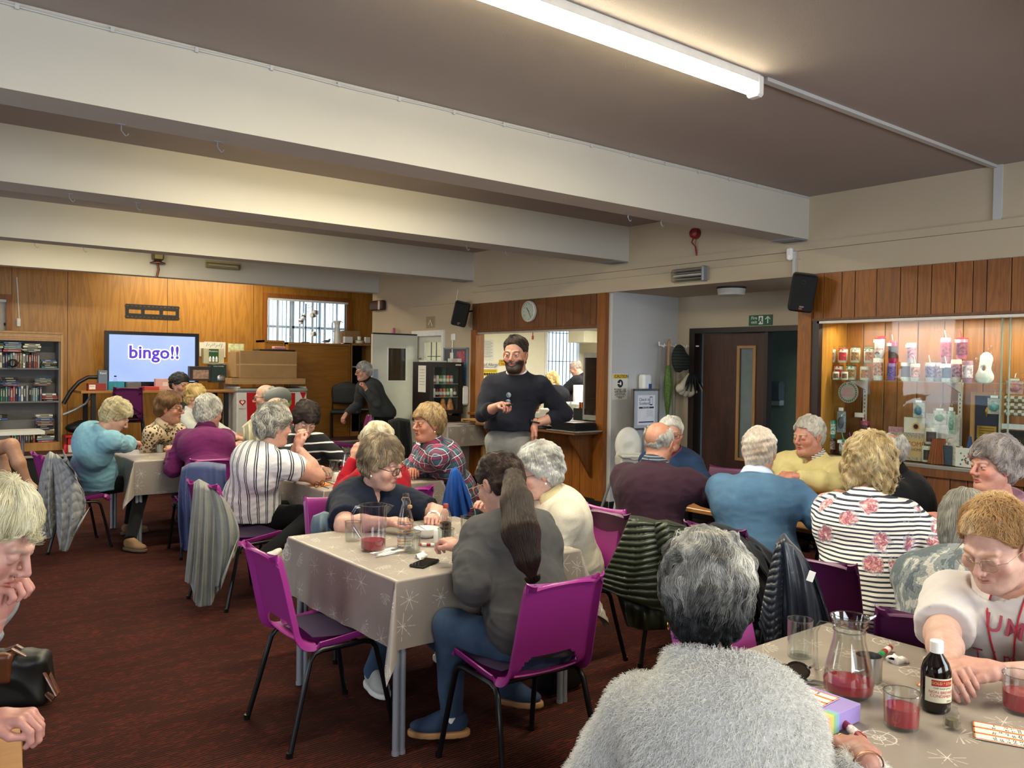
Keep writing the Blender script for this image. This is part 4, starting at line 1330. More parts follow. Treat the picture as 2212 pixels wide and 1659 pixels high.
def cloth(label,x0,x1,y0,y1,h,over,m,seed=1,group=None,over2=None,n=64,wav=.010):
 """square cloth draped over a table: flat on top, hanging at the sides, folded into cones at the corners"""
 cx_,cy_=(x0+x1)/2,(y0+y1)/2;hx,hy=(x1-x0)/2+.004,(y1-y0)/2+.004
 ox,oy=over,over2 or over
 nz=Noise(seed,8)
 xs=np.linspace(-hx-ox,hx+ox,n);ys=np.linspace(-hy-oy,hy+oy,n)
 xs=np.sort(np.concatenate([xs,[-hx,hx,-hx-.01,hx+.01]]));ys=np.sort(np.concatenate([ys,[-hy,hy,-hy-.01,hy+.01]]))
 A,B=np.meshgrid(xs,ys);P=np.stack([A.ravel(),B.ravel()],1)
 c=np.clip(P,(-hx,-hy),(hx,hy));v=P-c;L=np.sqrt((v*v).sum(1));nrm=v/(L[:,None]+1e-9)
 corner=(np.abs(v[:,0])>1e-6)&(np.abs(v[:,1])>1e-6)
 ang=np.arctan2(np.abs(v[:,1]),np.abs(v[:,0]))
 out=.004+.02*np.clip(L,0,.5)+.34*L*np.where(corner,np.sin(2*ang)**1.5,0)
 along=np.where(np.abs(v[:,0])>np.abs(v[:,1]),c[:,1],c[:,0])
 dc=np.minimum(np.abs(hx-np.abs(c[:,0]))+np.abs(hy-np.abs(c[:,1])),1)
 out=out+L*wav*4*nz(np.stack([along,along*.3,P[:,0]*0+seed],1),11)*np.clip(L*4,0,1)
 out=out+L*.16*np.exp(-((dc-.10)/.05)**2)*np.where(corner,0,1)*-.35
 out=np.maximum(out,.003)
 XY=c+nrm*out[:,None]
 Z=-np.sqrt(np.maximum(L*L-out*out*.9,0))
 Z=Z+.0008*nz(np.stack([P[:,0],P[:,1],P[:,0]*0],1),8)*(L<1e-6)
 V=np.stack([XY[:,0],XY[:,1],Z],1)
 nx,ny=len(xs),len(ys)
 j,i=np.meshgrid(np.arange(ny-1),np.arange(nx-1),indexing='ij');b=(j*nx+i).ravel()
 F=np.stack([b,b+1,b+nx+1,b+nx],1)
 me=mesh_of('tablecloth',V,F,m,True)
 uv=me.uv_layers.new(name='UVMap')
 uv.data.foreach_set('uv',P[F.ravel()].astype(np.float32).ravel())
 o=obj('tablecloth',me,None,(cx_,cy_,h+.004))
 tag(o,label,'tablecloth',group)
 return o
T1=(1.73,2.74,2.92,3.97)
table('folding_table','steel-legged table in the centre foreground under a nautical cloth',*T1,.74,WHITE,GREYSTEEL)
cloth('taupe tablecloth printed with compasses and shells on the centre front table',*T1,.74,.285,CLOTH,3)
T2=(1.93,2.93,7.72,8.72)
table('folding_table','steel-legged table nearest the bookcase under a nautical cloth',*T2,.74,WHITE,GREYSTEEL)
cloth('taupe printed tablecloth on the table where the lady in aqua sits',*T2,.74,.30,CLOTH,9)
T3=(2.55,3.52,5.28,6.22)
table('folding_table','table in the middle of the hall beside the lady in striped blouse',*T3,.74,WHITE,GREYSTEEL)
cloth('taupe printed tablecloth on the middle table, behind the navy top',*T3,.74,.30,CLOTH,5)
T4=(1.78,2.655,.42,1.56)
table('folding_table','table in the right foreground with the juice jug on it',*T4,.74,WHITE,GREYSTEEL)
cloth('taupe printed tablecloth on the right foreground table',*T4,.74,.26,CLOTH,12,n=72)
T5=(4.16,4.90,1.66,3.52)
table('dining_table','bare wood-topped table where the elderly men sit by the display',*T5,.74,TABLEWOOD,BLACKMETAL,'box',lw=.04)
T6=(3.40,4.10,9.30,10.25)
table('dining_table','small bare wooden table with orange juice, behind the purple sweater',*T6,.74,TABLEWOOD,BLACKMETAL,'box',lw=.04)
T7=(5.98,6.64,8.85,9.98)
table('side_table','wooden-legged table under the drinks fridge by the wall',*T7,.84,BEECH,BEECH,'box',lw=.055)
cloth('taupe printed cloth on the table under the drinks fridge',*T7,.84,.27,CLOTH,17,n=48)
chair(1.66,3.44,0,'empty magenta chair pushed in at the left of the centre table')
chair(2.12,2.60,86,'magenta chair of the woman with the long ponytail')
chair(3.10,3.42,180,'magenta chair of the white-haired lady in cream fleece')
chair(2.28,4.32,-90,'magenta chair of the lady in the navy top')
chair(2.10,5.62,12,'magenta chair under the grey cardigan and the striped blouse')
chair(1.52,8.02,2,'magenta chair of the lady in aqua, grey quilted coat on it')
chair(2.36,7.20,85,'magenta chair hidden under the blue jacket')
chair(3.92,5.52,172,'magenta chair of the lady in plaid, blue jacket on its back')
chair(2.82,4.92,95,'magenta chair of the white-haired lady in red')
chair(2.95,6.60,-90,'magenta chair of the dark-haired lady in black and white')
chair(5.60,10.85,160,'magenta chair the standing lady rests her hand on',z=.0,sc=1.06)
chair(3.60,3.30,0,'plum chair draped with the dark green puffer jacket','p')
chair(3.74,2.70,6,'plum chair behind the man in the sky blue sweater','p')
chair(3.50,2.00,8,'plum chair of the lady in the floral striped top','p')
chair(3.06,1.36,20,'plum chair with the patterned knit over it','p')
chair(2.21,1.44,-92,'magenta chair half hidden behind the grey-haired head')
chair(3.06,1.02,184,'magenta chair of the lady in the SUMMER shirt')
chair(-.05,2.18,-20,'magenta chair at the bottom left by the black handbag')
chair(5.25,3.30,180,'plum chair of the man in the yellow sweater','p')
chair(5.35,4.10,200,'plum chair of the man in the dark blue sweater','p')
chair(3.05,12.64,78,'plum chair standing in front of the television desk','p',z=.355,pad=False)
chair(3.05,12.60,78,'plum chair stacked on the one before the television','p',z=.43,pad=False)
# who sits where
def P3(p,dz=0):return np.array((p[0],p[1],p[2]+dz))
GREYH=['#55565a','#8b8b8c','#c6c4c0','#e4e2dd']
WHITEH=['#a8a49c','#cfcbc3','#efece5','#ffffff']
people={}
def add_person(key,**sp):
 sp.setdefault('seed',11+len(people)*7)
 people[key]=person(sp)
 return people[key]
# pattern materials
def stripes(c1,c2,axis=2,freq=30,duty=.35,wob=.0,name='striped_knit',double=False,rot=(0,0,0)):
 t=NT(name);v=t.coord('Object',(1,1,1),rot);x=t.sep(v)[axis]
 if wob:x=t.math('ADD',x,t.math('MULTIPLY',t.noise(v,7,2),wob))
 f=t.math('FRACT',t.math('MULTIPLY',x,freq))
 m=t.math('LESS_THAN',f,duty)
 if double:m=t.math('MULTIPLY',m,t.math('GREATER_THAN',t.math('ABSOLUTE',t.math('SUBTRACT',f,duty/2)),duty*.16))
 t.base(t.mix(m,srgb(c1),srgb(c2)));t.set(Roughness=.9);t.bump(t.noise(v,300,2),.3,.002)
 return t.m
def around_stripes():
 t=NT('striped_blouse');v=t.coord();x,y,z=t.sep(v)
 a=t.math('ARCTAN2',t.math('ADD',x,t.math('MULTIPLY',t.noise(v,6,2),.03)),t.math('SUBTRACT',y,.16))
 f=t.math('FRACT',t.math('MULTIPLY',a,6.4))
 m=t.math('LESS_THAN',f,.30)
 m=t.math('MULTIPLY',m,t.math('GREATER_THAN',t.math('ABSOLUTE',t.math('SUBTRACT',f,.15)),.045))
 t.base(t.mix(m,srgb('#ddd9d6'),srgb('#23232c')));t.set(Roughness=.85);t.bump(t.noise(v,90,3),.5,.004)
 return t.m
def plaid():
 t=NT('plaid_flannel');v=t.coord('Object',(1,1,1),(.2,.15,.5));x,y,z=t.sep(v)
 def band(c,fr,lo,hi,ph=0.0):
  f=t.math('FRACT',t.math('ADD',t.math('MULTIPLY',c,fr),ph))
  return t.math('MULTIPLY',t.math('GREATER_THAN',f,lo),t.math('LESS_THAN',f,hi))
 c=srgb('#26324d')
 c=t.mix(t.math('MULTIPLY',band(z,13,.0,.42),.55),c,srgb('#4f7d80'))
 c=t.mix(t.math('MULTIPLY',band(x,13,.0,.40),.5),c,srgb('#3a5a70'))
 c=t.mix(t.math('MULTIPLY',band(z,13,.52,.74),.72),c,srgb('#8f2a4e'))
 c=t.mix(t.math('MULTIPLY',band(x,13,.50,.72),.72),c,srgb('#8f2a4e'))
 c=t.mix(t.math('MULTIPLY',band(x,13,.84,.90),.8),c,srgb('#e4dfe0'))
 c=t.mix(t.math('MULTIPLY',band(z,13,.84,.90),.8),c,srgb('#e4dfe0'))
 c=t.mix(t.math('MULTIPLY',band(x,13,.44,.47),.6),c,srgb('#e4dfe0'))
 t.base(c);t.set(Roughness=.9);t.bump(t.noise(v,200,2),.3,.002)
 return t.m
def spots(bg,fg,scale,thr,name,ring=False,c3=None):
 t=NT(name);v=t.coord();vo=t.new('ShaderNodeTexVoronoi');vo.inputs['Scale'].default_value=scale
 t.link(v,vo.inputs['Vector']);d=vo.outputs['Distance']
 m=t.math('LESS_THAN',t.math('ADD',d,t.math('MULTIPLY',t.noise(v,scale*2.2,2),.25 if ring else 0.0)),thr)
 c=t.mix(m,srgb(bg),srgb(fg))
 if ring:c=t.mix(t.math('MULTIPLY',t.math('LESS_THAN',t.math('ADD',d,t.math('MULTIPLY',t.noise(v,scale*2.2,2),.25)),thr*.62),.9),c,srgb(c3 or bg))
 t.base(c);t.set(Roughness=.85);t.bump(t.noise(v,250,2),.2,.002)
 return t.m
def vest():
 m=spots('#c9b294','#22140c',34,.56,'leopard_print_and_waistcoat',True,'#a9814f');t=m.node_tree;N_=NT.__new__(NT);N_.m=m;N_.t=t;N_.n=t.nodes;N_.b=t.nodes['Principled BSDF']
 x,y,z=N_.sep(N_.coord());k=N_.math('MULTIPLY',N_.math('LESS_THAN',N_.math('ABSOLUTE',x),.15),N_.math('LESS_THAN',z,N_.math('MULTIPLY_ADD',N_.math('ABSOLUTE',x),1.2,.89)))
 src=N_.b.inputs['Base Color'].links[0].from_socket;N_.base(N_.mix(k,src,srgb('#3a241b')));return m
def floral():
 t=NT('floral_stripe_jersey');v=t.coord();x,y,z=t.sep(v)
 zz=t.math('ADD',z,t.math('MULTIPLY',t.noise(v,5,2),.02))
 m=t.math('LESS_THAN',t.math('FRACT',t.math('MULTIPLY',zz,52)),.40)
 c=t.mix(m,srgb('#e6e0da'),srgb('#262a3a'))
 vo=t.new('ShaderNodeTexVoronoi');vo.inputs['Scale'].default_value=7.6;vo.inputs['Randomness'].default_value=.7;t.link(v,vo.inputs['Vector'])
 d=t.math('ADD',vo.outputs['Distance'],t.math('MULTIPLY',t.noise(v,22,4,.75),.75))
 fl=t.math('LESS_THAN',d,.70)
 pet=t.noise(v,46,4,.75,.8)
 fc=t.ramp(pet,[(.38,srgb('#e9dcd6')),(.47,srgb('#c98f92')),(.55,srgb('#a8525f')),(.64,srgb('#5b6478'))])
 lf=t.math('MULTIPLY',t.math('LESS_THAN',d,.76),t.math('GREATER_THAN',d,.70))
 c=t.mix(t.math('MULTIPLY',lf,.6),c,srgb('#8d95a6'))
 t.base(t.mix(fl,c,fc));t.set(Roughness=.88);t.bump(t.noise(v,260,2),.2,.002)
 return t.m
def camoknit():
 t=NT('patterned_knit');v=t.coord()
 n=t.noise(v,9,4,.6,.5);k=t.noise(t.coord('Object',(1,1,.25)),160,2)
 c=t.ramp(n,[(.36,srgb('#5f6a70')),(.46,srgb('#8b9294')),(.54,srgb('#c9c6bd')),(.62,srgb('#8f9ba8'))],'CONSTANT')
 t.base(t.mix(t.math('MULTIPLY',k,.5),c,srgb('#40464a')));t.set(Roughness=.95);t.bump(k,.8,.006)
 return t.m
def knit(c,c2=None,sc=220):return fabric(c,c2,fine=sc)
JEANS=fabric('#3c4f68','#232f42',fine=500,name='denim')
BLK=fabric('#0d0d10','#070709',name='black_trousers')
# front table
add_person('navy',label='person in navy T-shirt and tortoiseshell glasses, elbows on the centre front table',face=-92,hip=(2.27,4.34,.49),head=at(826,1002,4.72),look=(32,16,6),hs=1.12,lod=1,hairc=['#5b4c3c','#8a7860','#b7a487','#6a5a47'],vol=.024,fringe=.052,side=-.03,nape=-.085,slen=.06,sweep=(-.9,0,0),hair='#6b5a47',skin='#cb9683',fat=1.14,nose=.95,lip='#9c5a50',top=fabric('#151b2c','#0d1120',fine=600),topname='t_shirt',sleeve='short',bulk=1.28,bust=1.1,armr=1.28,vneck=.9,shdrop=.07,slouch=.03,fold=.009,R=dict(w=onz(838,1128,.80),hint=(1.6,-.2,-.5),curl=.8),L=dict(w=onz(936,1118,.80),hint=(-1.6,-.2,-.5),curl=.8),glasses=(mat('#2a1a14',.3,name='tortoiseshell'),'cat'),gr=.0019,earring=True,legm=JEANS,hem=.02,knees={-1:(2.12,3.95,.50),1:(2.42,3.95,.5)},feet={1:(2.02,3.62,.10),-1:(2.5,3.72,.10)},shoem=mat('#a9a6a2',.8,name='grey_knit_shoe'),solem=mat('#d8d5cf',.6,name='white_rubber'),ankle='skin',cuffup=.10,footdir={1:(.1,1,0),-1:(0,1,0)},scale=1.0)
add_person('pony',tail=([at(1096,1022,3.80),at(1108,1032,3.62),at(1116,1085,3.36),at(1126,1150,3.24),at(1138,1205,3.20),at(1148,1242,3.20)],[.020,.034,.056,.064,.040,.008],9000,.20),label='person with long dark ponytail, charcoal sweatshirt and jeans, back to the camera',face=93,hip=(2.21,2.60,.50),head=at(1078,1046,3.78),look=(6,22,4),hs=1.08,lod=0,hairc=['#1c1310','#35251e','#4a362b'],vol=.010,fringe=.068,nape=-.05,style='short',slen=.07,strands=7000,crown=(0,.07,.10),curl=.08,wild=.02,hair='#2a1c16',skin='#c78d78',top=fabric('#4a4848','#3b3a3b',fine=500),topname='sweatshirt',bulk=1.22,armr=1.18,thick=.018,fold=.010,slouch=.02,neckcut=.03,hem=-.02,L=dict(w=onz(1000,1185,.83),hint=(-1.2,.2,-1),curl=.7,dir=(-.2,1,.25)),R=dict(w=(2.42,3.10,.82),hint=(1.2,-.2,-1),curl=.7),glasses=(mat('#c9a07c',.3,name='clear_amber_frame'),'round'),legm=JEANS,knees={-1:onz(972,1350,.54),1:(2.36,3.02,.56)},feet={-1:onz(975,1545,.12),1:onz(1100,1478,.15)},footdir={-1:(-.75,.6,0),1:(.15,-1,.15)},shoem=mat('#24364f',.85,name='navy_suede'),solem=mat('#a3764a',.6,name='gum_rubber'),ankle='sock',shoes_scale=1.05,legr=1.1)
add_person('cream',label='white-haired person in cream fleece with dark glasses frames at the centre table',face=172,hip=(3.14,3.44,.49),head=at(1163,1020,4.45),look=(-16,14,0),hs=1.08,lod=0,hairc=['#7d7a74','#a5a29b','#cbc9c3','#e0ded8'],vol=.022,fringe=.055,nape=-.085,slen=.06,hair='#a8a29a',skin='#cf9a88',blush='#c0604f',top=fabric('#d6cdb9','#bdb39e',fine=300,bump=.6),topname='fleece',bulk=1.18,armr=1.15,thick=.02,L=dict(w=(2.80,3.36,.80),hint=(-.6,-.4,-1)),R=dict(w=(2.78,3.66,.80),hint=(.6,-.4,-1)),collar=(fabric('#c9b98f','#b0a077'),.06,.066,.35,1),glasses=(mat('#26202c',.3,name='dark_frame'),'rect'),earring=True,legm=BLK)
# striped blouse and the middle table
add_person('stripe',label='grey-haired person in a white blouse with navy pinstripes, chin on clasped hands',face=14,hip=onz(540,1108,.52),head=at(592,922,5.95),look=(-8,4,0),hs=1.12,lod=1,hairc=['#6f6c62','#a19d90','#cdc9bb','#57554e'],vol=.026,fringe=.055,nape=-.09,slen=.035,curl=.9,rough=.006,wild=.25,skin='#c98f78',hair='#8a8578',top=around_stripes(),topname='blouse',sleeve='short',sl=.45,bulk=1.36,belly=1.08,armr=1.40,slouch=.075,hem=-.04,fold=.010,shdrop=.075,L=dict(w=at(640,962,6.02),hint=(-.3,.9,-1.6),dir=(.35,.15,.95),up=(0,-1,.3),curl=1.0),R=dict(w=at(646,968,5.95),hint=(.5,.9,-1.6),dir=(-.25,.2,.95),up=(0,-1,.3),curl=1.0),legm=BLK,legr=1.15,knees={-1:(2.62,5.85,.53),1:(2.62,5.55,.53)},feet={-1:(2.42,5.95,.09),1:at(555,1212,5.55)},footdir={-1:(0,1,0),1:(.55,1,0)},footpitch={1:-38},shoem=mat('#cfccc4',.6,name='white_leather'),solem=mat('#8e7148',.6,name='tan_rubber'))
add_person('dark',label='dark-haired person in black cardigan with white stripes looking down',face=-95,hip=(2.98,6.62,.49),head=at(660,908,6.85),look=(-6,30,-6),hs=1.06,lod=1,hairc=['#150f0d','#2c211d','#40322b'],vol=.026,fringe=.048,nape=-.09,slen=.07,sweep=(.8,0,-.2),hair='#1d1512',skin='#cf9b85',closed=1.0,top=stripes('#0e0e12','#d9d5d3',2,13.5,.17,.02),topname='cardigan',bulk=1.12,L=dict(w=(3.22,6.10,.80),hint=(-1,0,-1)),R=dict(w=(2.86,6.05,.80),hint=(1,0,-1)),earring=True,legm=BLK,vneck=.6)
add_person('white',label='person with straight white-blond hair in a red jumper, seen from behind',face=104,hip=(2.86,4.86,.49),head=at(812,958,5.82),look=(10,8,0),hs=1.05,lod=1,style='long',hairc=['#a39474','#c9bc9c','#ded4ba','#eee6d2'],vol=.018,nape=-.16,slen=.12,curl=.04,wild=.01,hbox=((-.15,-.17,-.2),(.15,.14,.19)),crown=(0,-.02,.13),top=fabric('#a81527','#8c0f20'),topname='jumper',bulk=1.0,L=dict(w=at(764,990,5.9),hint=(-.6,.3,-1.5),dir=(.5,.1,.85),curl=.5),R=dict(w=(2.98,5.34,.80),hint=(1,0,-1)),legm=BLK,skin='#c98f72')
add_person('plaid',label='sandy-haired person in navy and pink plaid shirt, arms folded on the table',face=168,hip=(3.86,5.50,.49),head=at(924,916,6.35),look=(14,0,0),hs=1.10,lod=1,hairc=['#7a6040','#a98a5e','#d0b184','#5d4a33'],vol=.020,fringe=.058,nape=-.080,slen=.045,curl=.6,wild=.2,hair='#94784f',skin='#c07a5c',blush='#ad4f3a',top=plaid(),topname='shirt',bulk=1.16,armr=1.25,thick=.018,fold=.011,L=dict(w=(3.44,5.74,.80),hint=(-.9,-.3,-1),dir=(.9,.4,0)),R=dict(w=(3.42,5.50,.82),hint=(.9,-.3,-1),dir=(-.9,.4,0)),collar=(plaid(),.042,.070,.30,1),earring=True,legm=BLK,hem=-.05)
# left table
add_person('aqua',label='fair short-haired person in pale aqua sweatshirt leaning over the left table',face=8,hip=onz(208,1040,.52),head=at(250,900,7.25),look=(-8,34,0),hs=1.10,lod=1,hairc=['#978862','#bdae85','#d8cca6','#c6b890'],vol=.020,fringe=.06,nape=-.085,slen=.05,hair='#b5a67e',skin='#c99078',brow='#b09a7a',top=fabric('#86b4c4','#6f9fb0',fine=600),topname='sweatshirt',bulk=1.34,belly=1.08,armr=1.25,slouch=.10,thick=.016,hem=-.06,fold=.012,L=dict(w=onz(318,950,.82),hint=(-.8,.2,-1),curl=.7),R=dict(w=onz(326,962,.80),hint=(.8,-.1,-1),curl=.7),legm=BLK,knees={-1:(2.10,8.28,.52),1:(2.08,8.0,.52)},feet={-1:(2.02,8.25,.09),1:onz(282,1168,.09)},footdir={1:(.9,.35,0)},shoem=mat('#8b6a48',.8,name='tan_suede'),solem=mat('#5d4936',.7,name='brown_rubber'))
add_person('leopard',label='person in leopard print blouse, brown waistcoat and glasses at the left table',face=-62,hip=(2.50,8.98,.49),head=at(367,882,8.1),look=(24,4,0),hs=1.16,lod=1,hairc=['#4a2f1c','#73503180'[:7],'#94704a'],vol=.018,fringe=.058,nape=-.07,slen=.05,sweep=(.8,0,0),hair='#54381f',skin='#b97758',blush='#a84e3a',mouth=.6,top=vest(),topname='blouse',bulk=1.15,sleeve='short',L=dict(w=onz(392,952,.80),hint=(-1,0,-1)),R=dict(w=onz(340,958,.80),hint=(1,0,-1)),collar=(spots('#c9b294','#2a1a10',38,.42,'leopard_print',True,'#a9814f'),.05,.07,.5,1),glasses=(mat('#17110f',.3,name='dark_frame'),'rect'),legm=BLK)
add_person('purple',label='grey-haired person in plum purple half-zip sweater, back to the camera',face=76,hip=(2.38,7.10,.50),head=at(452,892,7.45),look=(-52,6,0),hs=1.12,lod=1,hairc=['#7d7a72','#b5b1a6','#dedacd','#9a968b'],vol=.022,fringe=.06,nape=-.085,slen=.045,curl=.5,skin='#c0836a',hair='#8f8a7e',top=fabric('#6c2358','#551a45',fine=600),topname='sweater',bulk=1.34,armr=1.2,slouch=.06,thick=.018,fold=.010,hem=-.08,L=dict(w=(2.24,7.72,.80),hint=(-.3,-.4,-1)),R=dict(w=(2.56,7.74,.80),hint=(.3,-.4,-1)),collar=(fabric('#5f1f4d','#4a163c'),.05,.070,.25,1),legm=BLK)
add_person('beanie',label='person in dark beanie and rectangular glasses behind the left table',face=-100,fem=False,hip=(3.02,10.0,.52),head=at(389,832,9.55),look=(34,2,0),hs=1.08,lod=2,hairc=['#14110f','#1c1815'],vol=.016,fringe=.040,side=.01,nape=-.04,strands=0,skin='#b88066',beard=.35,beardc='#3a2a20',mouth=.8,top=fabric('#3a3a3c'),topname='shirt',bulk=1.15,L=dict(w=(2.85,9.5,.78)),R=dict(w=(3.2,9.5,.78)),glasses=(BLACK,'rect'),legm=BLK)  # the part named hair is the dark beanie here
add_person('blonde',label='blonde person with fringe and ponytail in pale grey jumper, in profile',face=-50,hip=(3.05,9.45,.52),head=at(424,858,9.15),look=(8,2,0),hs=1.08,lod=2,hairc=['#8a6a35','#c4a566','#e2cb92'],vol=.014,fringe=.045,nape=-.07,slen=.07,curl=.1,hair='#a58a55',skin='#c98c70',top=fabric('#b9b9b4','#a3a39d'),topname='jumper',L=dict(w=(3.3,9.0,.8)),R=dict(w=(3.1,8.9,.8)),legm=BLK)
add_person('bald',label='bald elderly person with black glasses in black and white patterned shirt',face=150,fem=False,hip=(3.62,8.80,.52),head=at(572,858,8.95),look=(6,8,0),hs=1.08,lod=2,style='bald',baldtop=.07,baldw=.006,hairc=['#8d8a80','#bdb9ad'],vol=.004,nape=-.07,slen=.03,skin='#c68f78',top=spots('#17181b','#b9bcc0',44,.36,'black_white_print'),topname='shirt',bulk=1.1,sleeve='short',L=dict(w=onz(520,948,.80)),R=dict(w=onz(540,955,.80)),glasses=(BLACK,'rect'),gr=.0024,legm=BLK)
add_person('gilet',label='balding elderly person in olive gilet, behind the grey-haired curls',face=140,fem=False,hip=(3.30,7.75,.50),head=at(594,888,8.0),look=(10,4,0),hs=1.06,lod=2,style='bald',baldtop=.03,hairc=['#7d7362','#a99d88'],vol=.008,nape=-.08,slen=.05,skin='#bd8268',top=fabric('#4b4a42','#3a3933'),topname='gilet',bulk=1.15,L=dict(w=(2.95,7.9,.8)),R=dict(w=(3.1,8.1,.8)),legm=BLK)
# standing people
add_person('stander',label='person with short grey hair and glasses in a dark half-zip, standing with hand at chin',face=176,hip=(5.98,10.50,.90),head=at(785,803,11.75),look=(0,6,0),hs=1.05,lod=2,stand=True,hairc=['#6a6a6a','#9c9c9a','#c9c9c6'],vol=.014,fringe=.06,nape=-.06,slen=.035,skin='#b98068',top=fabric('#3a3c3e','#2c2e30'),topname='fleece',bulk=1.08,thick=.018,hem=-.03,collar=(BLK,.05,.062,.3,1),L=dict(w=at(791,842,11.45),hint=(-.6,-.3,-1),dir=(.3,.3,.9),curl=1.0),R=dict(w=at(748,893,11.85),hint=(.5,-.5,-.6),dir=(-.2,.6,-.8)),glasses=(BLACK,'rect'),legm=BLK)
add_person('speaker',label='bearded person in navy quarter-zip and grey chinos standing and talking before the hatch',face=-146,fem=False,hip=(3.93,4.98,1.05),head=at(1113,767,6.25),look=(2,2,0),hs=1.10,lod=0,stand=True,hairc=['#1a120e','#2e2119','#44332a'],vol=.004,htop=4.0,fringe=.090,side=.03,nape=-.06,slen=.03,strands=6000,hair='#1d1410',brow='#1d1410',browd=1.0,skin='#b67c62',blush='#9c4f3c',beard=1.25,beardc='#24150d',mouth=1.0,fat=1.0,nose=1.0,top=fabric('#191a24','#101119',fine=600),topname='sweater',bulk=1.12,belly=1.12,armr=1.05,shw=.195,thick=.014,hem=.09,fold=.007,slouch=.0,sleeve='mid',R=dict(w=at(1078,876,5.98),hint=(1.0,-.5,-.9),dir=(-.6,.5,.12),curl=.75),L=dict(w=at(1156,915,6.20),hint=(-1,-.6,-.2),dir=(.2,.1,-1),curl=.2),collar=(mat('#c9ccd4',.8,name='shirt_cotton'),.035,.066,.45,1),legm=fabric('#8f8e88','#77766f',fine=500),legname='chinos',legr=1.1)
add_person('kitchen_woman',label='person with long blond hair in black top working in the kitchen, seen from behind',face=60,hip=(8.45,9.55,.95),head=at(1193,822,12.7),look=(10,20,0),lod=3,stand=True,style='long',hairc=['#8a6a3a','#c9a86c','#e0c892'],vol=.016,nape=-.2,hbox=((-.15,-.17,-.24),(.15,.14,.19)),slen=.12,curl=.3,top=fabric('#15151a'),topname='t_shirt',sleeve='short',L=dict(w=(8.5,10.1,.95)),R=dict(w=(8.8,10.0,.95)),legm=BLK)
add_person('kitchen_man',label='balding person in black and grey polo shirt working in the kitchen',face=120,fem=False,hip=(9.15,9.95,.98),head=at(1243,796,13.4),look=(10,26,0),lod=3,stand=True,style='bald',hairc=['#9a8f84','#b5aba0'],vol=.003,skin='#c08a74',top=fabric('#1a1a1e','#2f3034'),topname='polo_shirt',sleeve='short',bulk=1.25,armr=1.2,L=dict(w=(8.75,10.25,.98)),R=dict(w=(8.95,10.4,.98)),legm=BLK)
# wood table on the right
add_person('brown',label='balding person in dark aubergine sweater, back to the camera at the wood table',face=14,fem=False,hip=(3.66,3.30,.50),head=at(1424,958,5.0),look=(4,8,0),hs=1.04,lod=1,style='bald',baldtop=.075,baldw=-.008,baldy=-.035,hairc=['#77746f','#a5a29b','#c2bfb7'],vol=.005,nape=-.075,slen=.02,lift=.0015,skin='#bb7a5c',blush='#a85a40',top=fabric('#38202e','#2a1722',fine=500),topname='sweater',bulk=1.30,armr=1.3,shw=.205,thick=.016,slouch=.06,fold=.010,hem=-.06,collar=(stripes('#2a3340','#8e98a5',2,60,.2),.045,.070,.2,1),L=dict(w=(4.28,3.66,.80),hint=(-1,0,-1)),R=dict(w=(4.28,3.06,.82),hint=(1,-.2,-.6)),legm=BLK)
add_person('blue2',label='white-haired person with glasses in dark blue V-neck sweater at the far side, by the highchair',face=196,fem=False,hip=(5.10,4.22,.50),head=at(1449,938,6.35),look=(28,4,0),hs=1.04,lod=1,hairc=['#b9b5ab','#dcd9d0','#f0eee8'],vol=.010,fringe=.085,nape=-.065,slen=.03,skin='#c9846c',blush='#b55a48',top=fabric('#24395a','#1b2c48'),topname='sweater',bulk=1.2,collar=(mat('#6b3340',.8,name='maroon_collar'),.04,.07,.35,1),glasses=(BLACK,'rect'),L=dict(w=(4.75,3.8,.8)),R=dict(w=(4.8,4.1,.8)),legm=BLK)
add_person('blue',label='white-haired person in sky blue sweater with hearing aid, back to the camera',face=20,fem=False,hip=(3.86,2.70,.50),head=at(1640,976,4.72),look=(8,6,0),hs=1.10,lod=0,hairc=['#b8a390','#d2c5b6','#e2dace'],vol=.006,fringe=.085,nape=-.075,slen=.022,strands=5500,lift=.002,wild=.15,scalp='#c98c78',skin='#c98872',blush='#b5604c',top=fabric('#4f7191','#3f5d7a',fine=500),topname='sweater',bulk=1.38,armr=1.3,shw=.205,thick=.015,slouch=.07,fold=.009,hem=-.06,collar=(mat('#b9c6e0',.7,name='shirt_blue'),.045,.074,.2,1),L=dict(w=(4.35,3.05,.80),hint=(-1,0,-1)),R=dict(w=(4.34,2.52,.80),hint=(1,-.2,-.8)),glasses=(mat('#4a3a20',.3,name='thin_frame'),'rect'),legm=BLK)
add_person('yellow',label='white-haired person in pale yellow sweater asleep with folded arms',face=-172,fem=False,hip=(5.14,3.30,.50),head=at(1746,942,5.72),look=(-16,6,0),hs=1.06,lod=0,hairc=['#a39c90','#c6c0b4','#dad6cc'],vol=.010,fringe=.078,nape=-.06,slen=.035,sweep=(-.8,0,0),skin='#c47f68',blush='#b0503f',closed=2.2,brow='#b5a898',top=fabric('#cdbf88','#b8aa72',fine=500),topname='sweater',bulk=1.30,armr=1.3,shw=.20,thick=.016,vneck=.7,fold=.009,collar=(stripes('#d8d5d0','#26262c',2,80,.45),.045,.068,.40,1),L=dict(w=at(1722,1030,5.35),hint=(-1.2,.2,-.6),dir=(.95,.2,0),up=(0,.6,.8)),R=dict(w=at(1775,1044,5.42),hint=(1.2,.2,-.6),dir=(-.95,.2,-.1),up=(0,.6,.8)),legm=BLK)
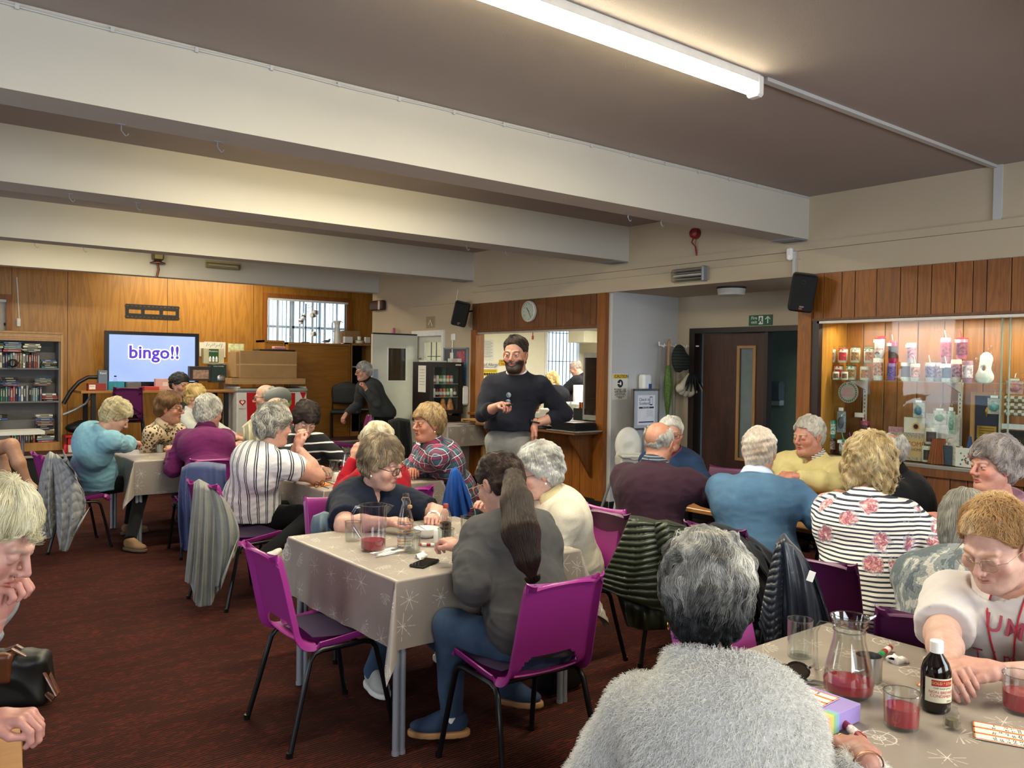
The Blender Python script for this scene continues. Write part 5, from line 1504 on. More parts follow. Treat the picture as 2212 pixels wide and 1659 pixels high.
add_person('floral',label='blond person in striped top with pink flowers, back to the camera',face=18,hip=(3.66,1.98,.50),head=at(1880,1010,4.08),look=(0,8,0),hs=1.10,lod=0,style='bob',hairc=['#80683f','#b39766','#d2bd92','#e2d2ac'],vol=.030,nape=-.10,sidefront=.06,fringe=.05,slen=.075,curl=.45,wild=.12,rough=.007,strands=8000,skin='#c98f78',top=floral(),topname='top',bulk=1.32,armr=1.3,thick=.016,slouch=.06,fold=.009,hem=-.08,L=dict(w=(4.22,2.18,.80),hint=(-1,0,-1)),R=dict(w=(4.14,1.78,.80),hint=(1,-.3,-.7)),legm=BLK)
add_person('jacket',label='grey-haired balding person in black jacket, turned away beside the display',face=120,fem=False,hip=(5.10,2.42,.50),head=at(1914,984,5.05),look=(20,4,0),hs=1.06,lod=1,style='bald',baldtop=.02,baldw=-.01,hairc=['#8d8a84','#b5b2ab','#d5d2cb'],vol=.012,nape=-.085,slen=.045,skin='#bd7e62',top=fabric('#15171c','#0f1115'),topname='jacket',bulk=1.25,armr=1.25,thick=.022,collar=(BLK,.07,.075,.3,1),L=dict(w=(4.8,2.7,.8)),R=dict(w=(5.0,2.9,.8)),legm=BLK)
add_person('pink',label='person with feathery silver hair in sparkly pink jumper, facing left',face=172,hip=(5.02,1.92,.50),head=at(2146,1008,4.42),look=(-20,0,0),hs=1.12,lod=0,hairc=['#6e6462','#9b918e','#c5bcb8','#857b78'],vol=.024,fringe=.055,nape=-.08,slen=.055,curl=.5,wild=.18,sweep=(0,.2,.5),skin='#c88670',blush='#b44a48',hair='#8a807c',top=fabric('#b98fa5','#a37a90',fine=500),topname='jumper',bulk=1.18,shw=.18,neckcut=.0,fold=.007,L=dict(w=(4.62,2.02,.80),hint=(-1,0,-1)),R=dict(w=(4.66,2.3,.80),hint=(1,0,-1)),legm=BLK)
add_person('bob',label='person with grey bob haircut and patterned grey knit, behind the ginger-haired person',face=28,hip=(3.26,1.40,.50),head=at(2088,1135,3.25),look=(0,16,0),hs=1.0,lod=0,style='bob',hairc=['#6c6861','#9a968c','#bdb9ad'],vol=.016,nape=-.11,slen=.09,curl=.06,wild=.02,strands=7000,top=camoknit(),topname='knitwear',bulk=1.25,armr=1.25,thick=.022,slouch=.08,L=dict(w=(3.75,1.72,.78),hint=(-1,0,-1)),R=dict(w=(3.8,1.35,.78),hint=(1,0,-1)),legm=BLK)
# right foreground
S28=add_person('summer',label='ginger short-haired person in white SUMMER T-shirt with wire glasses and red lanyard',face=184,hip=(3.02,.96,.48),head=at(2150,1178,2.62),look=(-10,24,0),hs=1.08,lod=0,hairc=['#8a6640','#b98f5c','#dcbc8a','#ecd6ae'],vol=.007,fringe=.094,side=.035,nape=-.05,slen=.035,strands=9000,htop=3.2,wild=.45,crown=(0,-.06,.09),sweep=(0,.3,1.6),lift=.011,skin='#cf9d8c',blush='#bb6a5c',hair='#a87c50',brow='#b58a60',fat=1.10,old=1.0,closed=1.1,lip='#a86a60',top=mat('#c6bfbd',.85,var=.03,bump=.15,bs=400,name='white_jersey'),topname='t_shirt',sleeve='short',sl=.85,bulk=1.30,bust=1.0,armr=1.18,thick=.014,fold=.009,neckcut=.02,shdrop=.07,R=dict(w=onz(2052,1440,.80),hint=(1.3,-.1,-.7),dir=(-.45,.8,.12),curl=.6,up=(.5,0,.8)),L=dict(w=onz(2170,1452,.81),hint=(-1.3,-.1,-.7),dir=(.9,.5,.10),curl=.5,up=(-.3,0,.9)),glasses=(mat('#b9a27c',.3,.8,name='wire_frame'),'round'),gr=.0011,legm=JEANS)
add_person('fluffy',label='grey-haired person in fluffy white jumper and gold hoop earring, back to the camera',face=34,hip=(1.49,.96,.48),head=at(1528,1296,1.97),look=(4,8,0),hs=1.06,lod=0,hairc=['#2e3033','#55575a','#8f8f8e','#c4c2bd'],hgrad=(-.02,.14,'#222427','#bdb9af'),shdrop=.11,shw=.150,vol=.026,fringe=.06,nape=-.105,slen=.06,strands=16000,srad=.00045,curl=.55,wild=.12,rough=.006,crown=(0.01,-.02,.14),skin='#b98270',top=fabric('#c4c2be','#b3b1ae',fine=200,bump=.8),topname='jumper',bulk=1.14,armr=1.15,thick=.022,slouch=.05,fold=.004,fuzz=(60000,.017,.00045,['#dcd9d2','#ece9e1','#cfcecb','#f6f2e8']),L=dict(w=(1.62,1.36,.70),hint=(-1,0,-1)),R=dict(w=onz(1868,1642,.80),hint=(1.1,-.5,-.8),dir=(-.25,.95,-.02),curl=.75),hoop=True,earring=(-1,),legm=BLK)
add_person('left',label='person with white-blond ponytail at the left edge, looking down in profile',face=-34,hip=(-.12,2.34,.49),head=at(-28,1162,1.98),look=(0,30,0),hs=1.06,lod=0,hairc=['#948b6c','#c2b892','#dcd3b0','#eae3c8'],vol=.014,fringe=.072,side=.01,nape=-.07,slen=.09,strands=9000,curl=.08,wild=.03,crown=(0,-.02,.12),skin='#cb9182',blush='#c06a60',brow='#a8917c',fat=1.05,nose=1.0,closed=1.3,top=fabric('#8d929b','#777c86'),topname='jumper',sleeve='long',bulk=1.15,L=dict(w=at(-16,1350,2.0),hint=(-1,-1.5,-.6),dir=(0,.3,.95),curl=1.0),R=dict(w=at(-30,1556,1.95),hint=(.5,-2.5,-.6),dir=(.1,.95,.1),curl=.7),legm=JEANS)
# helpers for things placed by measurement
def pbox(name,label,cat,x0,y0,x1,y1,Y,dep,m,bev=.003,group=None,front=None,z0=None):
 """axis-aligned box whose front face (plane y=Y) covers the measured rectangle"""
 a=ony(x0,y0,Y);b=ony(x1,y1,Y)
 zt,zb=a[2],(b[2] if z0 is None else z0)
 t=thing(name,label,cat,((a[0]+b[0])/2,Y,zb),0,group)
 w=(b[0]-a[0])/2
 G().box(-w,w,0,dep,0,zt-zb,bev=bev).obj('body',m,t,smooth=False)
 return t,w,zt-zb
def front_text(t,body,size,m,x,z,name='lettering',yo=-.002,sx=1.0):return text(name,body,size,m,t,(x,yo,z),(pi/2,0,0),sx=sx,ext=.0004)
INK=mat('#1b1b1f',.6,var=0,name='ink');INKW=mat('#f2f0ea',.6,var=0,name='white_ink');INKR=mat('#b3202c',.6,var=0,name='red_ink')
ST=0.357
# television with its desk
a,b=ony(227,714,13.10),ony(430,722,13.10);zb=1.235
tv=thing('television','large black flat television on the stage showing the word bingo','television',((a[0]+b[0])/2,13.10,zb))
w,h=(b[0]-a[0])/2,a[2]-zb
g=G();g.box(-w,w,.0,.07,h-.05,h).box(-w,w,0,.07,0,.075).box(-w,-w+.055,0,.07,.075,h-.05).box(w-.055,w,0,.07,.075,h-.05).box(-w+.02,w-.02,.03,.10,.02,h-.02)
g.obj('casing',mat('#0a0a0c',.25,name='gloss_black'),tv,smooth=False)
def screenmat():
 t=NT('lit_screen');v=t.coord();n=t.noise(v,1.4,2)
 t.base((0,0,0,1));c=t.ramp(n,[(.3,srgb('#9db4e8')),(.7,srgb('#b4c6f2'))])
 t.link(c,t.b.inputs['Emission Color']);t.b.inputs['Emission Strength'].default_value=.85;t.set(Roughness=.15)
 return t.m
bx('screen',screenmat(),tv,-w+.05,w-.05,.022,.03,.07,h-.045)
for o_,m_,of,yy in (('bingo!!',mat('#e8ecff',.5,var=0,emit=.9,name='lettering_white'),.022,.020),('bingo!!',mat('#4a2fb0',.5,var=0,emit=.55,name='lettering_violet'),.006,.018)):
 text('lettering',o_,.26,m_,tv,(.02,yy,h*.62),(pi/2,0,0),off=of,ext=.0006,sp=1.02)
G().box(-.25,.25,-.06,.12,-.042,-.022,bev=.006).box(-.06,.06,0,.06,-.03,.02).obj('stand',BLACK,tv,smooth=False)
dk=thing('desk','folding desk on the stage under the television','table',(3.57,12.95,ST))
bx('tabletop',wood('#a5733c','#94642f',axis='X',name='desk_laminate'),dk,-1.10,1.10,-.30,.36,.80,.835,.004)
for s in (-1,1):
 for y in (-.22,.28):bx('leg',BLACK,dk,s*.93-.03,s*.93+.03,y-.025,y+.025,0,.80)
G().tube([(-.93,-.2,.05),(-.5,-.2,.79)],.016,8).tube([(.93,-.2,.05),(.5,-.2,.79)],.016,8).obj('brace',BLACK,dk)
zt=ST+.836
def dbox(nm,lab,x0,y0,x1,y1,m,Y=12.72,dep=.10,cat='box'):return pbox(nm,lab,cat,x0,y0,x1,y1,Y,dep,m,z0=zt)
t,w_,h_=dbox('biscuit_box','red and white biscuit carton at the left end of the television desk',190,828,229,844,mat('#8e2a20',.5,name='red_carton'));bx('label',mat('#e8e0d0',.6,name='paper'),t,-.10,-.02,-.002,0,.02,h_-.02);front_text(t,'Biscuit',.022,INK,-.06,h_*.6)
t,w_,h_=dbox('gift_box','tall grey-blue gift carton left of the television',213,800,232,842,mat('#6b7c8c',.5,name='slate_carton'),12.86);front_text(t,'Reed',.04,INKW,0,h_-.04)
dbox('gift_box','turquoise carton behind the water bottle',234,824,269,843,mat('#2790a8',.5,name='turquoise'),12.90,.08)
t,w_,h_=dbox('gift_box','pale pink gift box right of the television stand',336,818,376,842,mat('#d9a8a4',.6,name='pink_carton'),12.80,.08);bx('label',mat('#ead7c8',.6,name='paper'),t,-.03,.04,-.002,0,.06,.12)
dbox('chocolate_box','flat red box on the desk before the television',312,835,344,844,mat('#b93a2c',.5,name='red_carton'),12.70,.12)
dbox('plastic_tub','small clear tub with pink card before the television',275,826,305,843,mat('#77726c',.3,alpha=.7,name='smoked_plastic'),12.78,.1,'tub')
def bottle(name,label,p,prof,capz,capr,caph,capm,m,group=None,liq=None,liqm=None,cat='bottle'):
 t=thing(name,label,cat,tuple(p),0,group)
 G().lathe(prof,24).obj('glass',m,t)
 if capm:G().lathe([(capr*.98,capz),(capr,capz+.002),(capr,capz+caph-.002),(capr*.9,capz+caph)],20).obj('cap',capm,t)
 if liq:G().lathe(liq,24).obj('contents',liqm,t)
 return t
bottle('water_bottle','small clear water bottle with dark cap before the television',(ony(249,842,12.70)[0],12.70,zt),[(.030,0),(.033,.01),(.033,.12),(.030,.14),(.014,.185),(.013,.20)],.195,.016,.018,BLACK,glassmat('pet'),cat='bottle')
# film strip cut-out on the wall
a,b=ony(271,656,YW),ony(386,692,YW)
fs=thing('film_strip_sign','black film strip cut-out mounted on the oak wall above the television','wall decoration',((a[0]+b[0])/2,YW-.014,(a[2]+b[2])/2))
w,h=(b[0]-a[0])/2,(a[2]-b[2])/2
g=G();
for z0,z1 in ((-h,-h+.02),(-h+.032,-h+.075),(h-.075,h-.032),(h-.02,h)):g.box(-w,w,-.008,0,z0,z1)
n=13
for k in range(n+1):
 x=-w+2*w*k/n;g.box(x-.012,x+.012,-.008,0,h-.032,h-.02).box(x-.012,x+.012,-.008,0,-h+.02,-h+.032)
for x0,x1 in ((-w,-w+.045),(-w*.36-.03,-w*.36+.02),(w*.33-.03,w*.33+.02),(w-.05,w)):g.box(x0,x1,-.008,0,-h+.075,h-.075)
g.obj('cutout',BLACK,fs,smooth=False)
# bookcase
bc=thing('bookcase','wooden bookcase full of books at the left of the stage','bookcase',(1.50,13.0,ST))
xr=2.31-1.50;H_=2.00-ST;GREYIN=mat('#6c6a6a',.7,name='grey_lining')
for nme,a_ in (('side_panel',(xr-.03,xr,0,.32,0,H_)),('side_panel',(-.62,-.59,0,.32,0,H_)),('top_panel',(-.62,xr,-.01,.33,H_-.03,H_)),('plinth',(-.59,xr-.03,.01,.30,0,.115)),('plinth',(-.59,xr-.03,.0,.03,H_-.13,H_-.03))):
 bx(nme,BEECH,bc,*a_,.003)
bx('trim_strip',BEECH,bc,-.59,xr-.03,-.008,.002,H_-.075,H_-.06);bx('trim_strip',BEECH,bc,-.59,xr-.03,-.008,.002,H_-.105,H_-.095)
bx('back_panel',GREYIN,bc,-.59,xr-.03,.30,.31,.1,H_-.03);bx('lining',GREYIN,bc,xr-.05,xr-.03,.03,.30,.115,H_-.13)
zs=[ony(60,y,13.0)[2] for y in (795,867)]
for z in zs:bx('shelf',GREYIN,bc,-.59,xr-.05,.015,.30,z-ST-.02,z-ST)
PAL=[('navy','#1d2b46'),('cream','#cfc7b2'),('white','#dcdad3'),('teal','#2f6d6c'),('brick red','#8d3a34'),('black','#18181b'),('grey','#8b8d90'),('sky blue','#6f9cb8'),('olive','#6d6a36'),('purple','#4a3a5e'),('pink','#a8466c'),('tan','#9a7a55'),('dark green','#27452f'),('blue','#33568c')]
PAGES=mat('#d8d0bd',.9,name='paper_pages')
rb=random.Random(4)
_used={}
def book(x,z,wth,hgt,dep,lying,where,idx,lean=0):
 cn,cc=rb.choice(PAL);y=13.03+rb.uniform(0,.03)
 ordn=['first','second','third','fourth','fifth','sixth','seventh','eighth','ninth','tenth','11th','12th','13th','14th','15th','16th','17th','18th','19th','20th','21st','22nd','23rd','24th','25th'][idx]
 lab=('%s book lying %s, %s from the bottom' if lying else '%s paperback standing in the %s, %s from the right')%(cn,where,ordn)
 t=thing('book',lab,'book',(x,y,z),0,'books in the bookcase')
 m=mat(cc,.55,var=.12,vs=30,name='book_cover')
 if lying:w2,h2=hgt/2,wth
 else:w2,h2=wth/2,hgt
 g=G()
 if lying:g.box(-w2,w2,0,.003,0,h2).box(-w2,w2,0,dep,0,.003).box(-w2,w2,0,dep,h2-.003,h2)
 else:g.box(-w2,w2,0,.003,0,h2).box(-w2,-w2+.0025,0,dep,0,h2).box(w2-.0025,w2,0,dep,0,h2)
 g.obj('cover',m,t,smooth=False)
 if lying:bx('pages',PAGES,t,-w2+.004,w2-.003,.004,dep-.004,.003,h2-.003)
 else:bx('pages',PAGES,t,-w2+.003,w2-.003,.004,dep-.004,.002,h2-.004)
 lm=mat('#a9a598' if cn not in ('cream','white') else '#3a3a40',.6,var=0,name='spine_print')
 if lying:bx('spine_print',lm,t,-w2*.5,w2*rb.uniform(.1,.7),-.0006,.0,h2*.3,h2*.7)
 else:bx('spine_print',lm,t,-w2*.4,w2*.4,-.0006,0,h2*rb.uniform(.3,.5),h2*.85)
 return t
def row(x1,x0,z,where,hmin=.17,hmax=.21):
 x=x1;i=0
 while x>x0 and i<24:
  wd=rb.uniform(.022,.038);book(x-wd/2,z,wd-.001,rb.uniform(hmin,hmax),.13,False,where,i);x-=wd;i+=1
def stack(xc,z,n,where,jitter=.012,L=.19,tmin=.018,tmax=.032):
 for i in range(n):
  th_=rb.uniform(tmin,tmax);book(xc+rb.uniform(-jitter,jitter),z,th_-.001,rb.uniform(L*.9,L*1.08),.13,True,where,i);z+=th_
 return z
zA,zB,zC=zs[0]+.001,zs[1]+.001,ST+.116
row(2.03,1.30,zA,'upper row');row(2.06,1.30,zB,'middle row')
stack(2.15,zA,5,'at the right of the upper shelf');stack(2.155,zB,4,'at the right of the middle shelf')
stack(1.93,zA+.215,5,'on top of the upper row, right pile',L=.2);stack(1.71,zA+.215,5,'on top of the upper row, middle pile',L=.2);stack(1.50,zA+.215,5,'on top of the upper row, left pile',L=.2)
stack(2.08,zB+.213,5,'on top of the middle row, right pile');stack(1.68,zB+.213,5,'on top of the middle row, left pile')
stack(2.10,zC,15,'in the tall bottom pile',L=.2);row(1.98,1.72,zC,'bottom row',.10,.13);stack(1.55,zC+.32,3,'on the white board in the bookcase')
g=G();rr_=random.Random(3);pts=[]
for k in range(90):a_=k*.9;pts.append((.05*cos(a_)*(1+.3*sin(k*.31))+rr_.uniform(-.01,.01),-.02+.012*sin(k*.7),.06+.05*sin(a_)*(1+.2*cos(k*.5))))
pts+=[(.09,-.02,.10),(.13,-.02,.03),(.2,-.02,.05),(.26,-.02,.01)]
g.tube(pts,.0035,6);tag(g.obj('cable',BLACK,None,(1.70,13.0,zA+.002)),'tangle of black cable hanging on the upper bookshelf','cable')
wt=thing('side_table','white board table in front of the bookcase, cut off by the left edge','table',(1.30,12.2,0))
p0,p1=ony(62,919,12.70),ony(97,938,12.25)
bx('tabletop',mat('#d8d5cf',.5,name='white_laminate'),wt,-.9,p1[0]-1.30,.05,.50,p1[2]-.0,p1[2]+.045)
for x in (-.8,.45):G().tube([(x,.3,0),(x,.3,p1[2])],.02,10).obj('leg',GREYSTEEL,wt)
tag(G().tube([(0,0,0),(.01,0,-.2),(.03,0,-.58)],.007,8).box(-.035+.03,.045,-.03,0,-.70,-.58,bev=.01).obj('socket_cable',WHITE,None,(ony(36,570,YW)[0],YW-.015,2.78)),'white cable and plug box hanging down the oak wall above the bookcase','cable')
bottle('drinks_can','red drinks can on the stage beside the bookcase',(ony(141,979,12.55)[0],12.55,ST),[(.026,0),(.031,.006),(.031,.108),(.026,.118),(.0,.116)],0,0,0,None,mat('#b3171f',.3,.2,name='red_can'),cat='can')
rc=thing('crate','red plastic crate under the vacuum cleaner','crate',(2.47,12.82,ST));g=G()
g.box(-.17,.22,-.16,.16,0,.02).box(-.17,.22,-.16,-.15,0,.22).box(-.17,.22,.15,.16,0,.22).box(-.17,-.16,-.16,.16,0,.22).box(.21,.22,-.16,.16,0,.22).box(-.19,.24,-.18,-.15,.20,.235);g.obj('body',mat('#b01c17',.4,name='red_plastic'),rc,smooth=False)
vc=thing('vacuum_cleaner','black vacuum cleaner with long hose beside the bookcase','vacuum cleaner',(2.50,12.85,ST+.236))
V,Q=sdf_mesh(lambda P:smin(ell(P,(0,0,.08),(.19,.15,.08)),ell(P,(.02,0,.13),(.10,.10,.06)),.04),(-.25,-.2,-.02),(.25,.2,.24),.012);obj('body',mesh_of('body',V,Q,BLACK),vc)
q=[np.array(ony(x,y,12.95))-np.array((2.50,12.85,ST+.236)) for x,y in ((137,872),(152,846),(170,826),(190,815),(213,815))]
G().tube(q,.028,12).obj('hose',mat('#15151a',.4,name='ribbed_hose'),vc)
q=[np.array(ony(x,y,12.9))-np.array((2.50,12.85,ST+.236)) for x,y in ((136,896),(160,886),(185,872),(200,850))]
G().tube(q,.017,10).obj('wand',GREYSTEEL,vc)
tag(bx('paper_napkin',mat('#e6e2dc',.8,name='paper'),None,2.31,2.42,12.62,12.64,ST,ST+.10),'folded white paper standing behind the red can','paper')
def sheet(name,label,cat,x0,y0,x1,y1,Y,m,thick=.004,group=None):
 t,w_,h_=pbox(name,label,cat,x0,y0,x1,y1,Y,thick,m,0.0,group);return t,w_,h_
PAPER=mat('#d9d5ca',.8,var=.04,name='paper')
sheet('poster','white typed sheet pinned right of the television','poster',431,739,441,770,YW-.02,PAPER)
t,w_,h_=sheet('drawing','child drawing with green scribble right of the television','drawing',441,738,487,772,YW-.024,PAPER)
g=G();[g.tube([(-.14+.03*k,-.002,h_*.7+.02*sin(k*2.2)),(-.12+.03*k,-.002,h_*.85+.02*cos(k*1.7))],.003,5) for k in range(9)];g.obj('scribble',mat('#3a3d3a',.8,name='pencil'),t)
t,w_,h_=pbox('gift_box','green and cream skincare gift box stacked right of the television','box',440,752,484,786,13.12,.12,mat('#d5cba6',.5,name='cream_carton'))
bx('label',mat('#2c5a34',.5,name='green_print'),t,-w_*.5,w_*.45,-.002,0,.02,h_-.01);front_text(t,'Aveeno',.045,INKW,-.01,h_-.045,yo=-.003)
for k in range(3):G().lathe([(.018,0),(.018,.06),(.010,.07),(.010,.085)],12,(-.06+.05*k,-.004,.03)).obj('printed_bottle',INKW,t)
t,w_,h_=sheet('drawing','arched child painting in green and pink above the boxes','drawing',493,742,527,784,13.25,mat('#cfd6a8',.8,var=.35,vs=14,name='crayon'))
bx('wash',mat('#c98aa0',.8,var=.2,name='pink_crayon'),t,-w_*.9,w_*.9,-.0015,0,.01,h_*.3)
t,w_,h_=pbox('gift_box','dark carton with a photo of a person lying down','box',410,791,455,823,12.95,.10,mat('#35302f',.5,name='dark_carton'));bx('print',mat('#a88a78',.6,var=.4,vs=22,name='photo_print'),t,-w_*.7,w_*.8,-.002,0,h_*.15,h_*.75)
t,w_,h_=pbox('gift_box','dark green slow cooker carton beside the television','box',455,787,489,826,12.98,.14,mat('#223b38',.5,name='green_carton'));front_text(t,'SLOW COOKER',.022,INKW,0,h_-.03,yo=-.003)
G().lathe([(.05,0),(.058,.01),(.058,.06),(.05,.07),(.02,.085),(0,.087)],18,(.04,-.005,.03),sy=.15).obj('printed_pot',STEEL,t)
pbox('carton','plain brown carton under the gift boxes','box',484,783,516,850,13.1,.3,CARD)
def carton(label,x0,y0,x1,y1,Y,dep,rz=0):
 t,w_,h_=pbox('cardboard_box',label,'box',x0,y0,x1,y1,Y,dep,CARD,.002);t['group']='cardboard boxes on the freezer'
 bx('tape',mat('#c9a877',.4,name='packing_tape'),t,-w_-.001,w_+.001,-.001,.001,h_*.48,h_*.52);return t
carton('big brown cardboard box on the freezer lid',519,757,641,817,12.72,.42)
carton('smaller cardboard box left of the big one, above the freezer',510,760,523,815,12.76,.36)
carton('long flat cardboard box lying across the freezer lid',500,817,660,830,12.70,.42)
tag(pbox('sleeve','x','box',561,754,638,760,12.74,.3,BLACK)[0],'flat black case lying on top of the big cardboard box','case')
t=pbox('basket','small pink patterned dish on the black case','dish',592,748,618,755,12.8,.1,mat('#c98f90',.6,var=.3,vs=30,name='pink_pattern'),.01)
# ice cream freezer
a,b=ony(512,830,12.60),ony(663,836,12.60);w=(b[0]-a[0])/2;h=a[2]-ST-.02
fz=thing('chest_freezer','red and white ice cream chest freezer with glass lid on the stage','freezer',((a[0]+b[0])/2,12.60,ST))
bx('cabinet',mat('#d9d7d2',.3,name='white_enamel'),fz,-w,w,0,.62,.04,h-.10,.01)
bx('lid_frame',mat('#8f938f',.4,name='grey_plastic'),fz,-w-.01,w+.01,-.02,.63,h-.10,h-.05,.012)
bx('sliding_lid',GLASS,fz,-w+.05,.02,.04,.58,h-.05,h-.04);bx('sliding_lid',GLASS,fz,-.02,w-.05,.04,.58,h-.044,h-.034)
for s in (-1,0,1):bx('lid_rail',mat('#b9bcb8',.4,name='pale_plastic'),fz,s*(w-.03)-.02,s*(w-.03)+.02,-.01,.6,h-.05,h-.02,.006)
RED=mat('#b5141c',.3,name='red_print')
def fprint(pts,m,nme='red_panel',y=-.002):return G().add([(x,y,z) for x,z in pts]+[(x,0,z) for x,z in pts],[tuple(range(len(pts)-1,-1,-1)),tuple(range(len(pts),2*len(pts)))]+[(i,(i+1)%len(pts),len(pts)+(i+1)%len(pts),len(pts)+i) for i in range(len(pts))]).obj(nme,m,fz,smooth=False)
fprint([(-w+.17,.06),(-w+.40,.06),(-w+.34,.35),(-w+.40,h-.11),(-w+.15,h-.11)],RED)
fprint([(w-.55,.06),(w-.01,.06),(w-.01,.28),(w-.14,.42),(w-.20,.40),(w-.20,.36),(w-.45,.30)],RED)
fprint([(w-.46,.34),(w-.20,.34),(w-.20,h-.12),(w-.52,h-.12)],RED)
fprint([(w-.12,h-.11),(w-.01,h-.11),(w-.06,h-.24)],RED)
G().lathe([(0,-.002),(.10,-.002),(.10,.0),(0,0)],24,(0,0,0)).xf(rotx(pi/2),(w-.36,-.004,h-.26)).obj('round_print',mat('#7fae4a',.4,var=.3,vs=16,name='green_print'),fz)
ht=[(0.052*(16*sin(a_)**3)/16,.05*(13*cos(a_)-5*cos(2*a_)-2*cos(3*a_)-cos(4*a_))/16) for a_ in np.linspace(0,2*pi,25)[:-1]]
fprint([(x-w+.085,z+h-.26) for x,z in ht],RED,'heart_emblem',-.004)
fprint([(x*.55-w+.085,z*.55+h-.258) for x,z in ht],INKW,'heart_emblem',-.006)
text('lettering',"WALL'S",.034,RED,fz,(-w+.085,-.003,h-.36),(pi/2,0,0),ext=.0004)
# tall cupboards
def cupboard(nm,label,x0,x1,y0,dep,z1,m,doors=1,openf=False):
 t=thing(nm,label,'cupboard',((x0+x1)/2,y0,ST));w_=(x1-x0)/2;h_=z1-ST
 bx('side_panel',m,t,-w_,-w_+.03,0,dep,0,h_);bx('side_panel',m,t,w_-.03,w_,0,dep,0,h_);bx('top_panel',m,t,-w_,w_,-.005,dep,h_-.035,h_)
 bx('back_panel',m,t,-w_+.03,w_-.03,dep-.02,dep,0,h_-.03);bx('plinth',m,t,-w_+.03,w_-.03,.01,.03,0,.08)
 if openf:
  for z in (.45,.85,1.2):bx('shelf',mat('#8f9494',.5,name='grey_shelf'),t,-w_+.03,w_-.03,.02,dep-.02,z,z+.025)
 else:bx('door',OAKD,t,-w_+.035,w_-.035,.002,.022,.08,h_-.04,.002)
 return t,w_,h_
OAKD=wood('#a97430','#9a6727','#875720',axis='X',scale=.8,name='orange_oak')
cupboard('cupboard','wide orange oak cupboard behind the freezer',5.66,6.80,13.12,.45,1.965,OAKD)
cupboard('cupboard','narrower oak cupboard mostly hidden left of the wide one',5.30,5.64,13.22,.38,1.99,OAKD)
t,w_,h_=cupboard('open_shelving','open dark shelf unit right of the oak cupboard',6.82,7.26,13.14,.42,1.98,BEECH,openf=True);bx('dark_lining',mat('#0b0a0a',.9,name='dark_lining'),t,-w_+.031,w_-.031,.36,.40,.02,h_-.04)
ZC=1.967
def jug_prof(s=1.0):return [(.055*s,0),(.058*s,.01),(.052*s,.10),(.050*s,.22),(.040*s,.30),(.050*s,.37),(.062*s,.40)]
p=ony(728,738,13.3);t=thing('pitcher','tall white china pitcher on top of the oak cupboard','pitcher',(p[0],13.3,ZC))
G().lathe(jug_prof(1.1)+[(.055,.395),(.045,.30),(.05,.02),(0,.015)],28).obj('body',WHITEGL,t);G().tube([(-.06,0,.37),(-.10,0,.36),(-.10,0,.26),(-.055,0,.2)],.008,8).obj('handle',WHITEGL,t);G().grid(lambda u,v:(.055+.05*v,-.02+.04*u,.40-.02*v-.01*sin(pi*u)),5,4).obj('spout',WHITEGL,t)
p=ony(628,735,13.3);bottle('vase','clear glass vase on top of the oak cupboard',(p[0],13.3,ZC),[(.05,0),(.055,.02),(.052,.10),(.026,.20),(.024,.24),(.038,.30)],0,0,0,None,GLASS,cat='vase')
p=ony(660,736,13.25);t=thing('mug_tree','black wire mug tree hung with white mugs on the oak cupboard','mug tree',(p[0],13.25,ZC))
G().tube([(0,0,0),(0,0,.66)],.011,8).obj('pole',BLACKMETAL,t);G().lathe([(.07,0),(.07,.01),(.01,.02)],16).obj('base',BLACKMETAL,t)
for k,(dx,dz) in enumerate(((.10,.60),(.07,.53),(-.09,.47),(-.11,.38),(-.06,.43),(.09,.22),(.07,.64))):G().tube([(0,0,dz),(dx*.6,-.02,dz-.005),(dx,-.03,dz+.02)],.004,6).obj('hook',BLACKMETAL,t)
for k,(dx,dz,rr2) in enumerate(((.11,.55,.7),(.07,.49,.5),(-.07,.43,-.5),(-.11,.34,-.8),(.09,.18,.6))):
 m_=thing('mug',['white mug hanging topmost on the mug tree','white mug hanging below the topmost one on the mug tree','white mug on the left middle hook of the mug tree','white mug on the lower left hook of the mug tree','white mug hanging lowest on the mug tree'][k],'mug',(p[0]+dx,13.21,ZC+dz-.03),0,'mugs on the mug tree');m_.rotation_euler=(0,rr2+.9,0)
 G().lathe([(0,0),(.036,0),(.038,.004),(.038,.085),(.034,.085),(.033,.008),(0,.006)],18).obj('cup',WHITEGL,m_);G().tube([(-.036,0,.07),(-.06,0,.06),(-.06,0,.03),(-.036,0,.02)],.004,6).obj('handle',WHITEGL,m_);G().lathe([(.0385,.03),(.0385,.06)],18).obj('printed_band',mat('#5a6068',.5,name='grey_print'),m_)
pbox('cardboard_box','open brown cardboard box on the shelf unit','box',744,714,778,742,13.3,.25,CARD)
pbox('cardboard_box','small white folded box in front of the brown box on the shelves','box',745,727,762,741,13.2,.08,WHITE)
for k in range(4):tag(G().lathe([(0,0),(.075,.004),(.085,.016),(.08,.016),(.07,.008),(0,.006)],24).obj('plate',WHITEGL,None,(ony(776,741,13.25)[0],13.25,1.981+.012*k)),['lowest','second','third','topmost'][k]+' white plate in the small stack on the shelf unit','plate','plates on the shelf unit')
tag(G().lathe([(0,0),(.03,0),(.034,.06),(.031,.06),(.028,.006),(0,.004)],18).obj('cup',WHITEGL,None,(ony(776,730,13.25)[0],13.25,2.046)),'white teacup on top of the plate stack','cup')
pbox('tea_box','small white box with a dark square at the right end of the shelves','box',790,728,800,741,13.18,.06,WHITE)
tag(G().lathe([(.03,0),(.03,.085),(.027,.09),(0,.09)],16).obj('tin',mat('#b06a80',.4,.3,name='pink_tin'),None,(onx(811,720,6.62)[0],11.35,2.10)),'pink and gold tin standing on the white door leaf','tin')
